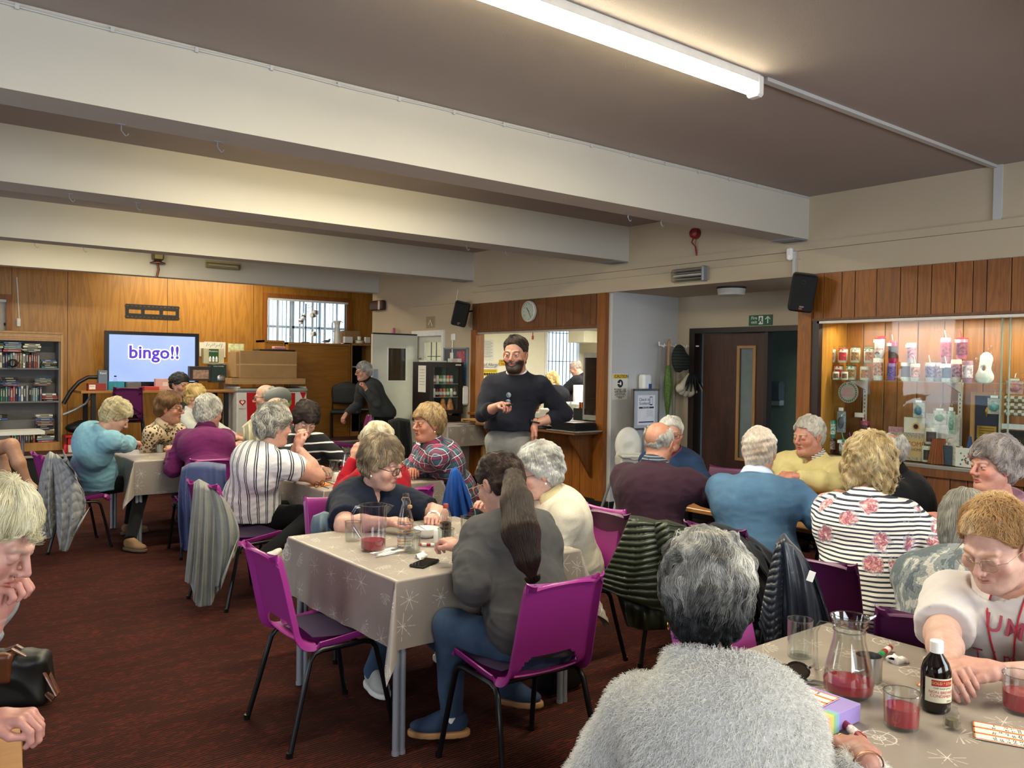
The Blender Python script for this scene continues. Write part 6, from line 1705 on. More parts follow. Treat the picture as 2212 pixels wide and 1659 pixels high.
bd=thing('bird_figure','small silver bird figure on the oak cupboard','ornament',(ony(706,735,13.2)[0],13.2,ZC));V,Q=sdf_mesh(lambda P:smin(smin(ell(P,(0,0,.035),(.06,.025,.025)),ell(P,(.05,0,.065),(.02,.017,.018)),.02),cap(P,(-.04,0,.035),(-.11,0,.02),.012,.004),.02),(-.13,-.04,-.002),(.09,.04,.1),.006);obj('body',mesh_of('body',V,Q,STEEL),bd)
# black visitor chair
def visitor(x,y,z,face,label,sc=1.0):
 t=thing('visitor_chair',label,'chair',(x,y,z),radians(face)-pi/2,'black padded visitor chairs');bm_=mat('#0d0d0f',.6,name='black_upholstery')
 V,Q=sdf_mesh(lambda P:rbox(P,(0,0,0),(.24,.23,.035),.03),(-.3,-.3,-.06),(.3,.3,.06),.014);obj('seat',mesh_of('seat',V+np.array((0,.02,.45)),Q,bm_),t)
 V,Q=sdf_mesh(lambda P:smax(ell(P,(0,.35,0),(.40,.40,.32)),np.maximum(np.abs(P[:,2])-.20,np.abs(P[:,0])-.25),.05),(-.3,-.12,-.25),(.3,.12,.25),.014)
 V,Q=sdf_mesh(lambda P:smin(rbox(P,(0,0,0),(.24,.028,.15),.026),ell(P,(0,0,.03),(.25,.03,.19)),.03),(-.3,-.06,-.26),(.3,.06,.26),.014);obj('backrest',mesh_of('backrest',V+np.array((0,-.24,.72)),Q,bm_),t)
 for k in range(4):G().box(-.13,.13,-.275,-.268,.68+.03*k,.688+.03*k).obj('vent_slot',BLACKMETAL,t,smooth=False)
 for s in (-1,1):
  G().tube([(s*.23,.22,0),(s*.23,.18,.43)],.012,8).obj('leg',BLACKMETAL,t);G().tube([(s*.23,-.22,0),(s*.23,-.18,.43),(s*.23,-.23,.62)],.012,8).obj('leg',BLACKMETAL,t)
 t.scale=(sc,sc,sc);return t
p=onz(722,945,ST);visitor(p[0]+.05,12.72,ST,-120,'black padded visitor chair on the stage behind the standing lady',1.02)
visitor(3.55,10.95,0,-100,'black padded visitor chair behind the blonde lady',1.25)
visitor(3.02,10.75,0,150,'black padded chair behind the wooden table with juice')
hr=thing('wheelchair','grey padded headrest of a wheelchair behind the bald man','wheelchair',tuple(at(597,862,8.6)*np.array((1,1,0))))
V,Q=sdf_mesh(lambda P:ell(P,(0,0,0),(.145,.05,.11),rotx(.2)),(-.2,-.1,-.15),(.2,.1,.15),.010);ph=at(603,858,8.6)[2];obj('headrest',mesh_of('headrest',V+np.array((.02,0,ph)),Q,mat('#6a6c68',.5,name='grey_vinyl')),hr);G().tube([(0,.03,ph),(0,.06,.5),(0,.08,.25)],.018,8).obj('post',BLACKMETAL,hr)
V,Q=sdf_mesh(lambda P:rbox(P,(0,.02,.72),(.21,.03,.25),.03),(-.3,-.1,.4),(.3,.1,1.05),.016);obj('backrest',mesh_of('backrest',V,Q,mat('#5a5b52',.6,name='olive_vinyl')),hr)
# on the fascia and the walls
a,b=ony(442,556,YF),ony(516,578,YF);t=thing('emergency_light','clear ribbed emergency light on the fascia above the stage','light',((a[0]+b[0])/2,YF,a[2]-.14));w=(b[0]-a[0])/2
bx('base',mat('#b9ab86',.5,name='aged_plastic'),t,-w,w,-.03,0,0,.10,.004);G().tube([(-w+.01,-.055,.03),(w-.01,-.055,.03)],.042,12).obj('cover',glassmat('frosted_cover',(.75,.74,.68),.15),t);G().tube([(-w+.04,-.05,.04),(w-.04,-.05,.04)],.012,8).obj('tube',INKW,t)
p=ony(338,548,YF);t=thing('stage_spotlight','old copper stage spotlight hanging from the fascia','light',(p[0],YF,p[2]))
G().box(-.07,.07,-.12,0,-.10,.06,bev=.02).obj('housing',mat('#6b6148',.35,.7,name='old_brass'),t);G().lathe([(.10,0),(.10,.012),(.05,.03),(.04,.05)],16,(0,-.06,-.14)).obj('clamp',mat('#5b3324',.4,.6,name='copper'),t);G().tube([(0,-.06,-.14),(.01,-.07,-.22),(-.01,-.06,-.32)],.016,8).obj('arm',mat('#5b3324',.4,.6,name='copper'),t)
def onwall(y0,z0):return (W,y0,z0)
a,b=onx(807,650,W),onx(836,670,W);t=thing('heater_switch_box','brown glass wall box near the stage corner','wall box',(W,(a[1]+b[1])/2,b[2]));bx('case',mat('#3b2119',.15,name='brown_glass'),t,-.09,0,-.20,.20,-.0,.16,.02);bx('bracket',STEEL,t,-.10,-.085,-.16,-.10,.01,.15)
a,b=onx(1460,577,W),onx(1531,604,W);t=thing('bulkhead_light','clear ribbed bulkhead light on the wall over the recess','light',(W,(a[1]+b[1])/2,b[2]-.02));w=(a[1]-b[1])/2
bx('base',mat('#a8a294',.5,name='grey_plastic'),t,-.03,0,-w,w,0,.155,.004);bx('cover',glassmat('ribbed_cover',(.80,.79,.76),.12),t,-.10,-.03,-w+.005,w-.005,.01,.145,.02)
for k in range(4):bx('rib',mat('#8d8880',.4,name='grey_rib'),t,-.104,-.10,-w+.01,w-.03,.03+.03*k,.036+.03*k)
G().tube([(-.06,-w+.03,.075),(-.06,w-.03,.075)],.013,8).obj('tube',INKW,t);bx('end_cap',GREYSTEEL,t,-.104,-.03,-w-.01,-w+.02,0,.155,.01)
p=onx(1505,505,W);t=thing('fire_siren','red fire alarm sounder high on the wall under the first beam','alarm',(W,p[1],p[2]));G().lathe([(.055,0),(.055,.03),(.048,.06),(.03,.07),(0,.072)],20).xf(roty(-pi/2)).obj('dome',mat('#8c1520',.35,name='red_enamel'),t);G().tube([(-.03,.01,-.03),(-.05,.02,-.09),(-.02,.0,-.13),(-.005,-.01,-.24)],.007,8).tube([(-.03,-.03,-.03),(-.04,-.02,-.1),(-.005,-.015,-.2)],.004,6).obj('cable',mat('#8c1520',.35,name='red_enamel'),t)
p=onx(1720,547,W);t=thing('motion_sensor','white alarm motion sensor on the wall above the speaker','sensor',(W-.01,p[1]+.04,p[2]-.06));G().box(-.05,0,-.03,.03,0,.11,bev=.012).obj('housing',WHITE,t,smooth=False);G().lathe([(0,-.02),(.022,-.01),(.026,.01),(.026,.03)],14,(-.03,0,.01)).obj('lens',INKW,t)
def speaker(px,py,X,label,face,tilt=.18,rx=0):
 p=onx(px,py,X);t=thing('loudspeaker',label,'loudspeaker',tuple(p),0,'wall speakers')
 Rr=rotz(radians(face)-pi/2)@rotx(-tilt)@roty(rx)
 V,Q=sdf_mesh(lambda P:rbox(P,(0,-.01,0),(.105-.02*0,.085,.165),.03),(-.15,-.13,-.2),(.15,.13,.2),.0075);obj('cabinet',mesh_of('cabinet',V@Rr.T,Q,mat('#121214',.5,bump=.2,bs=300,name='black_plastic')),t)
 G().box(-.092,.092,.074,.082,-.15,.15,bev=.003).xf(Rr).obj('grille',mat('#08080a',.8,bump=.6,bs=700,name='grille_cloth'),t,smooth=False)
 G().lathe([(.017,0),(.017,.004),(.012,.004),(.011,0)],16).xf(rotx(-pi/2),(.01,.082,.10)).xf(Rr).obj('tweeter',mat('#2a2a2e',.3,name='dark_ring'),t)
 G().box(-.025,.012,.082,.084,-.118,-.108).xf(Rr).obj('badge',STEEL,t,smooth=False);G().box(-.012,.014,.082,.084,-.138,-.124).xf(Rr).obj('badge',mat('#9a4a2a',.5,name='orange_badge'),t,smooth=False)
 G().tube([(0,0,.0),(.05,-.0,.02),(W-p[0]-.005,.0,.05)],.012,8).obj('bracket',BLACKMETAL,t)
 return t
speaker(995,678,6.50,'small black loudspeaker on the wall left of the kitchen hatch',232,.22,-.22)
speaker(1734,632,6.50,'black loudspeaker on the corner post beside the display case',214,.22,-.14)
p=onx(1145,673,W-.02);t=thing('wall_clock','round white wall clock above the kitchen hatch','clock',(W-.02,p[1],p[2]));Rc=roty(-pi/2)
G().lathe([(.130,0),(.135,.01),(.130,.035),(.118,.040),(.116,.022)],40).xf(Rc).obj('rim',mat('#cfccc6',.3,name='pale_plastic'),t);G().lathe([(0,.020),(.118,.020)],40).xf(Rc).obj('dial',mat('#e2ddcf',.5,var=.02,name='dial'),t)
for k in range(12):
 a_=k*pi/6;text('numeral',str(12 if k==0 else k),.026,INK,t,(-.0225,-.095*sin(a_),.095*cos(a_)),(pi/2,0,-pi/2),ext=.0003)
for L,a_,w_ in ((.065,radians(320),.004),(.085,radians(152),.003)):G().box(-w_,w_,-.01,L,0,.0015).xf(rotz(-a_)).xf(np.array([[0,0,-1],[-1,0,0],[0,1,0]]),(-.0245,0,0)).obj('hand',INK,t,smooth=False)
G().lathe([(0,0),(.117,.0),(.117,.002),(0,.006)],40).xf(Rc,(-.034,0,0)).obj('glass',GLASS,t)
# kitchen behind the hatch
KW=mat('#e6dfc6',.8,var=.02,name='cream_kitchen_wall')
KY=11.0
g=G();g.box(W+.12,9.42,KY,KY+.1,0,2.9);g.box(10.28,11.2,KY,KY+.1,0,2.9);g.box(9.42,10.28,KY,KY+.1,0,1.25);g.box(9.42,10.28,KY,KY+.1,2.35,2.9)
struct(g.obj('wall_kitchen_back',KW,smooth=False))
struct(bx('wall_kitchen_right',KW,None,11.2,11.3,6.7,KY+.1,0,2.9));struct(bx('wall_kitchen_near',KW,None,9.1,11.3,6.68,6.8,0,2.9))
struct(bx('ceiling_kitchen',KW,None,W+.12,11.3,6.8,KY+.1,2.5,2.6));struct(bx('floor_kitchen',mat('#8a8478',.5,name='vinyl'),None,10.6,11.3,6.7,KY,-.1,0))
kw=thing('window_7','kitchen window with dark security bars','window');del kw['category'];kw['kind']='structure'
for a_ in ((9.42,9.48,KY-.03,KY+.05,1.25,2.35),(10.22,10.28,KY-.03,KY+.05,1.25,2.35),(9.48,10.22,KY-.03,KY+.05,2.29,2.35),(9.40,10.30,KY-.10,KY+.05,1.22,1.28)):bx('frame',WHITE,kw,*a_)
for k in range(9):G().tube([(9.52+.084*k,KY+.09,1.27),(9.52+.084*k,KY+.09,2.30)],.008,6).obj('bar',mat('#4a5a72',.5,name='blue_grey_iron'),kw)
for z in (1.72,2.22):G().tube([(9.48,KY+.09,z),(10.22,KY+.09,z)],.007,6).obj('bar',mat('#4a5a72',.5,name='blue_grey_iron'),kw)
bx('pane',GLASS,kw,9.48,10.22,KY+.02,KY+.024,1.28,2.29)
sh=thing('serving_shelf','wooden serving shelf on triangular brackets under the hatch','shelf',(W,7.9,0))
bx('shelf_board',wood('#7a5230','#6a4526',axis='Y',name='shelf_wood'),sh,-.44,-.03,-1.12,.75,.865,.89,.004)
for y in (-.98,.62):G().add([(-.40,y,.86),(-.03,y,.86),(-.03,y,.35),(-.40,y+.03,.86),(-.03,y+.03,.86),(-.03,y+.03,.35)],[(0,1,2),(5,4,3),(0,3,4,1),(1,4,5,2),(2,5,3,0)]).obj('bracket',PLANKD,sh,smooth=False)
g=G()
for k in range(4):g.box(-.40+.085*k,-.34+.085*k,.76,1.12,.905,.92)
g.box(-.40,-.04,.76,.79,.885,.905).box(-.40,-.04,1.09,1.12,.885,.905);g.obj('slat_rack',BEECH,sh,smooth=False)
sc_=thing('worktop','stainless worktop through the kitchen hatch','worktop',(W,8.0,0));bx('top',mat('#77736b',.3,.6,name='brushed_steel'),sc_,-.02,.62,-1.12,1.22,.955,.985,.004);bx('front_edge',mat('#3b3835',.4,.3,name='dark_steel'),sc_,-.045,-.02,-1.12,1.22,.90,.985)
bx('ledge',PLANK,sc_,-.10,-.045,.75,1.30,.955,.985)
struct(bx('trim_30',mat('#a9a59c',.4,.4,name='alloy_track'),None,W-.01,W+.06,6.86,9.22,2.05,2.075))
zc=.985
fw=thing('worktop','brightly lit white worktop deeper inside the kitchen','worktop',(8.1,8.3,0));bx('top',mat('#d9d3c3',.4,name='white_laminate'),fw,-.7,.9,-.5,.5,.90,.94);bx('front',mat('#cfc9ba',.6,name='white_panel'),fw,-.65,.85,-.45,.45,0,.9)
def onwt(px,py,X=7.05):p=onx(px,py,X);return (X,p[1],zc)
def tub(px,X,Y,w_,d_,h_,label,m,lid=True):
 t=thing('food_tub',label,'tub',(X,Y,.94 if X>7.4 else zc));V,Q=sdf_mesh(lambda P:rbox(P,(0,0,h_/2),(w_/2,d_/2,h_/2),.03),(-w_,-d_,-.02),(w_,d_,h_+.04),.012);obj('tub',mesh_of('tub',V,Q,m),t)
 if lid:G().tube([(-.05,0,h_),(-.03,0,h_+.03),(.03,0,h_+.03),(.05,0,h_)],.008,6).obj('handle',WHITE,t)
FROST=mat('#e4e0d4',.3,alpha=.85,name='frosted_plastic')
tub(0,7.75,8.32,.5,.5,.20,'large frosted cake box on the far worktop',FROST);tub(0,7.55,8.62,.3,.25,.11,'small frosted food tub left of the large cake box',FROST);tub(0,7.52,8.28,.22,.22,.10,'clear food tub in front of the large cake box',FROST,False)
rb2=random.Random(8)
for k,(px,py,cc,nn_) in enumerate(((1207,893,'#c9a86a','golden'),(1220,896,'#a84a30','red'),(1233,891,'#d8d2c4','white'),(1246,888,'#8f5a38','brown'),(1197,890,'#b5b0a4','silver'))):
 p=onx(px,py,7.18);t=thing('snack_packet',nn_+' snack packet lying on the hatch worktop','packet',(7.18,p[1],zc+.015),k*.7);V,Q=sdf_mesh(lambda P:ell(P,(0,0,0),(.055,.04,.018)),(-.08,-.06,-.03),(.08,.06,.03),.008);obj('packet',mesh_of('packet',V,Q,mat(cc,.3,var=.2,name='foil')),t)
p=onwt(1262,905,6.95);t=thing('wire_basket','black wire basket of snack packets on the hatch worktop','basket',tuple(p));G().box(-.09,.09,-.10,.10,0,.14).obj('basket',mat('#121212',.6,bump=.8,bs=90,name='black_wire'),t,smooth=False)
for k in range(8):G().box(-.03,.03,-.004,.004,0,.12).xf(roty(.2*sin(k*2.))@rotz(k*.8),(-.05+.03*(k%4),-.06+.04*(k//2),.09)).obj('packet',mat(('#b5392c','#d8a03c','#2f6a3c','#e0ddd2')[k%4],.35,name='foil'),t,smooth=False)
p=onwt(1232,912,6.86);bottle('sanitizer_bottle','clear pump bottle on the hatch worktop beside the black basket',p,[(.034,0),(.036,.01),(.036,.13),(.015,.17),(.012,.19)],.185,.012,.03,INKW,GLASS)
p=onwt(1043,878,6.80);bottle('sauce_bottle','brown sauce bottle with cream label at the left end of the hatch',p,[(.030,0),(.034,.01),(.034,.13),(.022,.17),(.014,.21),(.014,.24)],.235,.016,.025,mat('#b09a50',.4,name='gold_cap'),mat('#2b1610',.15,name='brown_sauce'));
G().lathe([(.0348,.03),(.0348,.11)],20).obj('label',mat('#d8cfa6',.6,name='cream_label'),bpy.data.objects['sauce_bottle'])
p=onwt(1052,879,6.78);bottle('mustard_bottle','yellow squeezy mustard bottle at the left end of the hatch',p,[(.026,0),(.028,.01),(.028,.10),(.012,.13)],.13,.010,.03,mat('#d8b52c',.4,name='yellow_plastic'),mat('#d8b52c',.4,name='yellow_plastic'))
for k,px in enumerate((1034,1040)):p=onwt(px,880,6.74);bottle('salt_shaker',['white salt shaker left of the sauce bottle','white pepper shaker touching the sauce bottle'][k],p,[(.018,0),(.020,.005),(.014,.045),(.016,.055),(.008,.065)],0,0,0,None,INKW)
for k,(px,w_) in enumerate(((1063,.05),(1075,.035))):p=onwt(px,881,6.82);bottle('cup',['white cup behind the hand holding the remote','small white tub with red mark on the hatch'][k],p,[(w_*.8,0),(w_,.09),(w_*.9,.09),(w_*.72,.01),(0,.008)],0,0,0,None,INKW,cat='cup')
kf=thing('display_fridge','grey glass-fronted fridge standing inside the hatch','fridge',(6.94,7.08,zc+.01));
g=G();g.box(-.06,.40,-.20,.20,0,.02).box(-.06,.40,-.20,.20,.76,.80).box(-.06,.40,-.20,-.17,.02,.76).box(-.06,.40,.17,.20,.02,.76).box(.37,.40,-.17,.17,.02,.76);g.obj('cabinet',mat('#8f8d86',.4,.2,name='grey_enamel_fridge'),kf,smooth=False)
bx('lining',mat('#16130f',.6,name='dark_lining'),kf,.30,.365,-.168,.168,.021,.759)
bx('door',mat('#3a2c24',.05,alpha=.55,name='tinted_glass'),kf,-.075,-.062,-.18,.18,.03,.75);g=G();g.box(-.085,-.06,-.20,-.175,.0,.80).box(-.085,-.06,.175,.20,0,.80).box(-.085,-.06,-.175,.175,.74,.80).box(-.085,-.06,-.175,.175,0,.06);g.obj('door_frame',mat('#9c9a92',.4,.3,name='alloy'),kf,smooth=False)
bx('light',mat('#5cff5c',.5,emit=2.0,name='green_led'),kf,-.088,-.085,-.05,-.04,.765,.775)
for z in (.25,.48,.62):bx('shelf',GREYSTEEL,kf,-.04,.30,-.165,.165,z,z+.008)
for k,(y,z,c) in enumerate(((-.1,.02,'#7a8a4a'),(0,.02,'#b9b4a4'),(.1,.02,'#a8b5a0'),(-.08,.26,'#8a4a5a'),(.06,.26,'#6a5a7a'),(.0,.49,'#c0b8a8'))):G().lathe([(.035,0),(.035,.07),(.02,.10),(0,.11)],12,(.05,y,z)).obj('food_jar',mat(c,.5,var=.3,name='food'),kf)
ct=thing('cutlery_tray','grey cutlery tray with spoons on the serving shelf','tray',(W-.24,7.62,.955))
for k in range(4):
 V,Q=sdf_mesh(lambda P:smax(np.abs(ln(P[:,[0,2]]*np.array((1,.9)))-.05)-.004,P[:,2],.002),(-.06,-.17,-.075),(.06,.17,.01),.008) if k==0 else (V,Q)
 o=obj('channel',mesh_of('channel',V@rotz(pi/2).T*np.array((1,.98,1.2))+np.array((0,0,0)),Q,mat('#6b6c6a',.4,name='grey_plastic')),ct,(0,.18-.115*k,.0))
 smax
G().box(-.18,.18,-.23,.24,-.004,.004).obj('rim',mat('#6b6c6a',.4,name='grey_plastic'),ct,smooth=False)
for k in range(7):G().tube([(-.12,.10+.02*k,.012),(.08,.12+.018*k,.02)],.004,6).lathe([(0,0),(.014,.004),(0,.008)],10,(.09,.12+.018*k,.016)).obj('spoon',STEEL,ct)
for k in range(2):
 t=thing('cutlery_tray',['grey cutlery tray next to the black trays','empty grey cutlery tray in the middle of the shelf'][k],'tray',(W-.22,7.25-.0+.14*k,.93));G().box(-.16,.16,-.062,.062,0,.004).box(-.16,.16,-.062,-.058,0,.04).box(-.16,.16,.058,.062,0,.04).box(-.16,-.156,-.06,.06,0,.04).box(.156,.16,-.06,.06,0,.04).obj('tray',mat('#85867f',.4,name='grey_plastic2'),t,smooth=False)
t=thing('serving_tray','pale tray under the stack of black trays','tray',(W-.25,6.98,.892));G().box(-.20,.20,-.24,.24,0,.008,bev=.004).box(-.21,.21,-.25,.25,.008,.014,bev=.003).obj('tray',mat('#a8a49c',.4,name='pale_plastic'),t)
for k in range(6):t=thing('serving_tray',['lowest','second','third','fourth','fifth','topmost'][k]+' black tray in the stack at the right of the shelf','tray',(W-.25,6.99,.907+.013*k),.02*sin(k*3),'black trays on the shelf');G().box(-.17,.17,-.20,.20,0,.011,bev=.004).obj('tray',mat('#101012',.5,name='black_tray'),t,smooth=False)
t=thing('plate_tray','steel rimmed plate with brown food on top of the black trays','plate',(W-.25,6.99,.986));G().box(-.16,.16,-.18,.18,0,.014,bev=.006).obj('rim',STEEL,t,smooth=False);G().lathe([(0,.016),(.10,.016),(.11,.012)],20).obj('food',mat('#8a5a38',.7,var=.4,vs=30,bump=.5,name='baked_food'),t)
def wposter(name,label,px0,py0,px1,py1,Y,m=PAPER,lines=(),cat='poster'):
 t,w_,h_=pbox(name,label,cat,px0,py0,px1,py1,Y,.004,m,0)
 for s,tx,z,mm in lines:front_text(t,tx,s,mm,0,h_*z)
 return t,w_,h_
lor=lambda n,w_:'\n'.join('lorem ipsum dolor sit'[:w_] for _ in range(n))
t,w_,h_=wposter('notice','long typed notice sheet at the left of the kitchen wall',1041,733,1066,779,KY-.01)
for k in range(16):bx('text_line',mat('#6a6a66',.8,name='grey_print'),t,-w_*.8,w_*(.8-.3*(k*7%3==0)),-.001,0,h_*(.9-.05*k),h_*(.9-.05*k)+.005)
t,w_,h_=wposter('allergy_poster','Food Allergy poster with yellow band on the kitchen wall',1039,783,1075,816,KY-.01,PAPER,((.07,'Food Allergy?',.86,INK),(.035,'Ask before you eat...',.70,INK)))
bx('yellow_band',mat('#e0c21e',.6,name='yellow_print'),t,-w_*.95,w_*.95,-.0015,0,h_*.10,h_*.56)
for k in range(7):G().lathe([(0,0),(.022,0),(.022,.002),(0,.002)],14).xf(rotx(pi/2),(-w_*.8+w_*1.6*k/6,-.002,h_*.24)).obj('allergen_icon',INK,t)
for k in range(2):bx('text_line',INK,t,-w_*.85,w_*.85,-.0025,-.0015,h_*(.40+.08*k),h_*(.43+.08*k))
wposter('note','yellow handwritten note beside the allergy poster',1079,777,1101,790,KY-.012,mat('#e0a820',.7,name='yellow_note'),((.05,'WE ARE\nTAKING',.5,INK),))
wposter('notice','small form sheet low on the kitchen wall',1044,820,1067,836,KY-.01,PAPER,((.03,'MENU',.8,INK),))
pbox('dispenser','white towel dispenser in the kitchen below the form sheet','dispenser',1044,836,1060,862,KY-.12,.1,WHITE,.03)
pbox('wall_cupboard','cream wall cupboard at the right of the kitchen window','cupboard',1262,714,1302,741,10.2,.4,KW,.005)
pbox('radiator','tall white panel in front of the kitchen window','panel',1243,832,1259,880,9.2,.05,WHITE,.004,z0=0.0)
g=G();p=onx(1151,716,W+.02);tag(g.tube([(0,0,0),(0,0,-.04)],.006,6).box(-.006,.006,-.012,.012,-.09,-.04).obj('shutter_tag',mat('#b0402c',.5,name='red_tag'),None,(W+.02,p[1],2.05)),'small red tag hanging from the hatch track','tag')
# door leaf, outside door, drinks fridge
dl=thing('door_1','white open door leaf with a small window','door');del dl['category'];dl['kind']='structure'
a,b=ony(805,722,10.75),ony(910,727,10.75);x0,x1=a[0],W-.01;zt=2.06
wa,wb=ony(839,752,10.75),ony(876,822,10.75)
WD=mat('#cfcdbf',.5,var=.03,name='off_white_gloss')
for q in ((x0,wa[0],0.02,zt),(wb[0],x1,.02,zt),(wa[0],wb[0],wa[2],zt),(wa[0],wb[0],.02,wb[2])):bx('panel',WD,dl,q[0],q[1],10.75,10.79,q[2],q[3])
bx('window_pane',mat('#3a2c1e',.06,name='dark_reflecting_glass'),dl,wa[0],wb[0],10.765,10.775,wb[2],wa[2])
bx('glazing_bead',WHITE,dl,wa[0]-.015,wa[0],10.742,10.75,wb[2]-.01,wa[2]+.01);bx('glazing_bead',WHITE,dl,wb[0],wb[0]+.015,10.742,10.75,wb[2]-.01,wa[2]+.01);bx('glazing_bead',WHITE,dl,wa[0],wb[0],10.742,10.75,wb[2]-.015,wb[2]);bx('top_rail',BLACK,dl,x0,x1+.0,10.73,10.80,zt,zt+.02,.004)
bx('push_plate',mat('#a9b6c4',.4,.3,name='pale_steel'),dl,x0+.02,x0+.09,10.742,10.75,1.05,1.55)
od=thing('door_2','outside door with barred window beside the drinks fridge','door');del od['category'];od['kind']='structure'
for q in ((10.02,10.08,0,2.13),(10.83,10.89,0,2.13),(10.08,10.83,2.05,2.13)):bx('frame',WHITE,od,W-.03,W+.10,*q)
bx('stile',WD,od,W+.03,W+.07,10.62,10.83,0,2.05);bx('stile',WD,od,W+.03,W+.07,10.08,10.16,0,2.05);bx('rail',WD,od,W+.03,W+.07,10.16,10.62,1.96,2.05);bx('rail',WD,od,W+.03,W+.07,10.16,10.62,0,1.0);bx('pane',GLASS,od,W+.048,W+.052,10.16,10.62,1.0,1.96)
for k in range(3):G().tube([(W+.09,10.24+.14*k,1.0),(W+.09,10.24+.14*k,1.96)],.007,6).obj('bar',mat('#3d4a60',.5,name='dark_iron'),od)
for z in (1.25,1.75):G().tube([(W+.09,10.16,z),(W+.09,10.62,z)],.006,6).obj('bar',mat('#3d4a60',.5,name='dark_iron'),od)
G().tube([(W+.02,10.70,1.72),(W-.03,10.70,1.70),(W-.03,10.70,1.52),(W+.02,10.70,1.50)],.010,8).obj('door_handle',STEEL,od)
struct(bx('wall_outside_right',mat('#dfe7ee',.9,emit=.0,name='pale_sky_render'),None,8.3,8.4,11.2,15.5,-.5,3.4));area('sky_over_side_yard',(7.6,12.4,3.8),(.2,-.3,-1),1.3,2.5,160,(.82,.91,1.0))
fr=thing('drinks_fridge','black countertop drinks fridge with glass door full of cans','fridge',(6.33,9.45,.852));FB=mat('#1a100c',.4,name='brown_black')
g=G();g.box(-.27,.27,0,.40,0,.07).box(-.27,.27,0,.40,.77,.81).box(-.27,-.24,0,.40,.07,.77).box(.24,.27,0,.40,.07,.77).box(-.24,.24,.37,.40,.07,.77);g.obj('cabinet',FB,fr,smooth=False)
g=G();g.box(-.27,-.215,-.04,-.002,.11,.81).box(.215,.27,-.04,-.002,.11,.81).box(-.215,.215,-.04,-.002,.74,.81).box(-.215,.215,-.04,-.002,.11,.16);g.obj('door_frame',FB,fr,smooth=False);bx('door_glass',GLASS,fr,-.215,.215,-.025,-.02,.16,.74)
bx('lining',mat('#5a5550',.6,name='grey_lining'),fr,-.238,.238,.34,.368,.08,.765);bx('light_strip',mat('#fff4dc',.5,emit=1.5,name='fridge_lamp'),fr,-.2,.2,.02,.04,.755,.765)
for k in range(9):bx('grille_slot',BLACK,fr,-.10+.03*k,-.08+.03*k,-.012,0,.03,.08)
bx('brand_plate',mat('#c9c2b8',.4,name='pale_plate'),fr,.14,.23,-.043,-.04,.765,.785)
shz=(.085,.34,.52,.66);sh_i=0
for z in (.33,.51):bx('shelf',mat('#b5b2aa',.4,.3,name='wire_shelf'),fr,-.235,.235,.02,.33,z,z+.006)
CC=[('silver','#b5b3ae'),('orange','#c9682c'),('dark red','#6a2428'),('green','#5f7f2f'),('pink','#b56a78'),('pale blue','#8fa3b0'),('white','#d8d4cc')]
rc2=random.Random(5)
ords=['first','second','third','fourth','fifth','sixth','seventh','eighth']
for zi,(z,n,nm_) in enumerate(((.516,7,'top'),(.336,8,'middle'),(.085,3,'bottom'))):
 for k in range(n):
  cn,cc=CC[(k*3+zi*2+rc2.randint(0,1))%7] if zi<2 else CC[1]
  x=-.20+.058*k;hh_=.115;t=thing('drinks_can','%s drinks can on the %s shelf of the drinks fridge, %s from the left'%(cn,nm_,ords[k]),'can',(6.33+x,9.45+.07,.852+z),0,'cans in the drinks fridge')
  G().lathe([(.022,0),(.026,.006),(.026,hh_-.01),(.021,hh_),(0,hh_-.003)],16).obj('can',mat(cc,.3,.3,var=.25,vs=40,name='printed_can'),t);G().lathe([(.0265,.03),(.0265,.07)],16).obj('printed_band',mat('#ddd6c8',.4,var=.3,vs=60,name='band_print'),t)
for k in range(2):
 t=thing('drinks_bag',['left clear bag of orange drinks at the bottom of the fridge','right clear bag of orange drinks at the bottom of the fridge'][k],'bag',(6.33+.01+.12*k,9.52,.852+.085));V,Q=sdf_mesh(lambda P:smin(ell(P,(0,0,.08),(.058,.04,.09)),ell(P,(0,0,.18),(.035,.02,.05)),.03),(-.09,-.07,-.02),(.09,.07,.25),.009);obj('bag',mesh_of('bag',V,Q,mat('#c97a3c',.2,var=.45,vs=25,name='orange_bag')),t)
bx('paper_notice',PAPER,fr,-.275,-.272,.06,.25,.40,.76);
for k in range(6):bx('text_line',mat('#8a8a86',.8,name='grey_print'),fr,-.2765,-.275,.09,.22,.70-.04*k,.706-.04*k)
for k in range(3):tag(G().box(-.035,.035,-.005,.005,0,.05).obj('business_card_box',mat(('#e3ded2','#d8b9b5','#e6e2dc')[k],.6,var=.2,vs=60,name='card_print'),None,(6.42+.075*k,9.47,1.663),smooth=False),['left','middle','right'][k]+' small leaflet box on top of the drinks fridge','leaflet')
tag(G().box(-.16,.16,-.10,.10,0,.018).obj('papers',PAPER,None,(6.24,9.62,1.663),smooth=False),'pile of papers on the left of the drinks fridge top','papers')
a,b=onx(962,748,W-.005),onx(1010,905,W-.005);nb=thing('notice_board','grey notice board with holiday posters behind the fridge','notice board',(W,(a[1]+b[1])/2,1.0));w_=(a[1]-b[1])/2
bx('board',mat('#55585c',.8,name='grey_felt'),nb,-.02,-.005,-w_,w_,.1,.86);g=G();g.box(-.03,0,-w_-.01,-w_+.015,.09,.87).box(-.03,0,w_-.015,w_+.01,.09,.87).box(-.03,0,-w_,w_,.85,.87).box(-.03,0,-w_,w_,.09,.11);g.obj('frame',GREYSTEEL,nb,smooth=False)
bx('poster',mat('#3f6a9a',.6,var=.6,vs=14,name='holiday_print'),nb,-.024,-.02,-w_+.03,-.02,.40,.80);bx('poster',mat('#a04a5a',.6,var=.5,vs=20,name='holiday_print2'),nb,-.027,-.024,-w_+.05,-.04,.66,.82);bx('note',PAPER,nb,-.024,-.02,.06,.14,.68,.80)
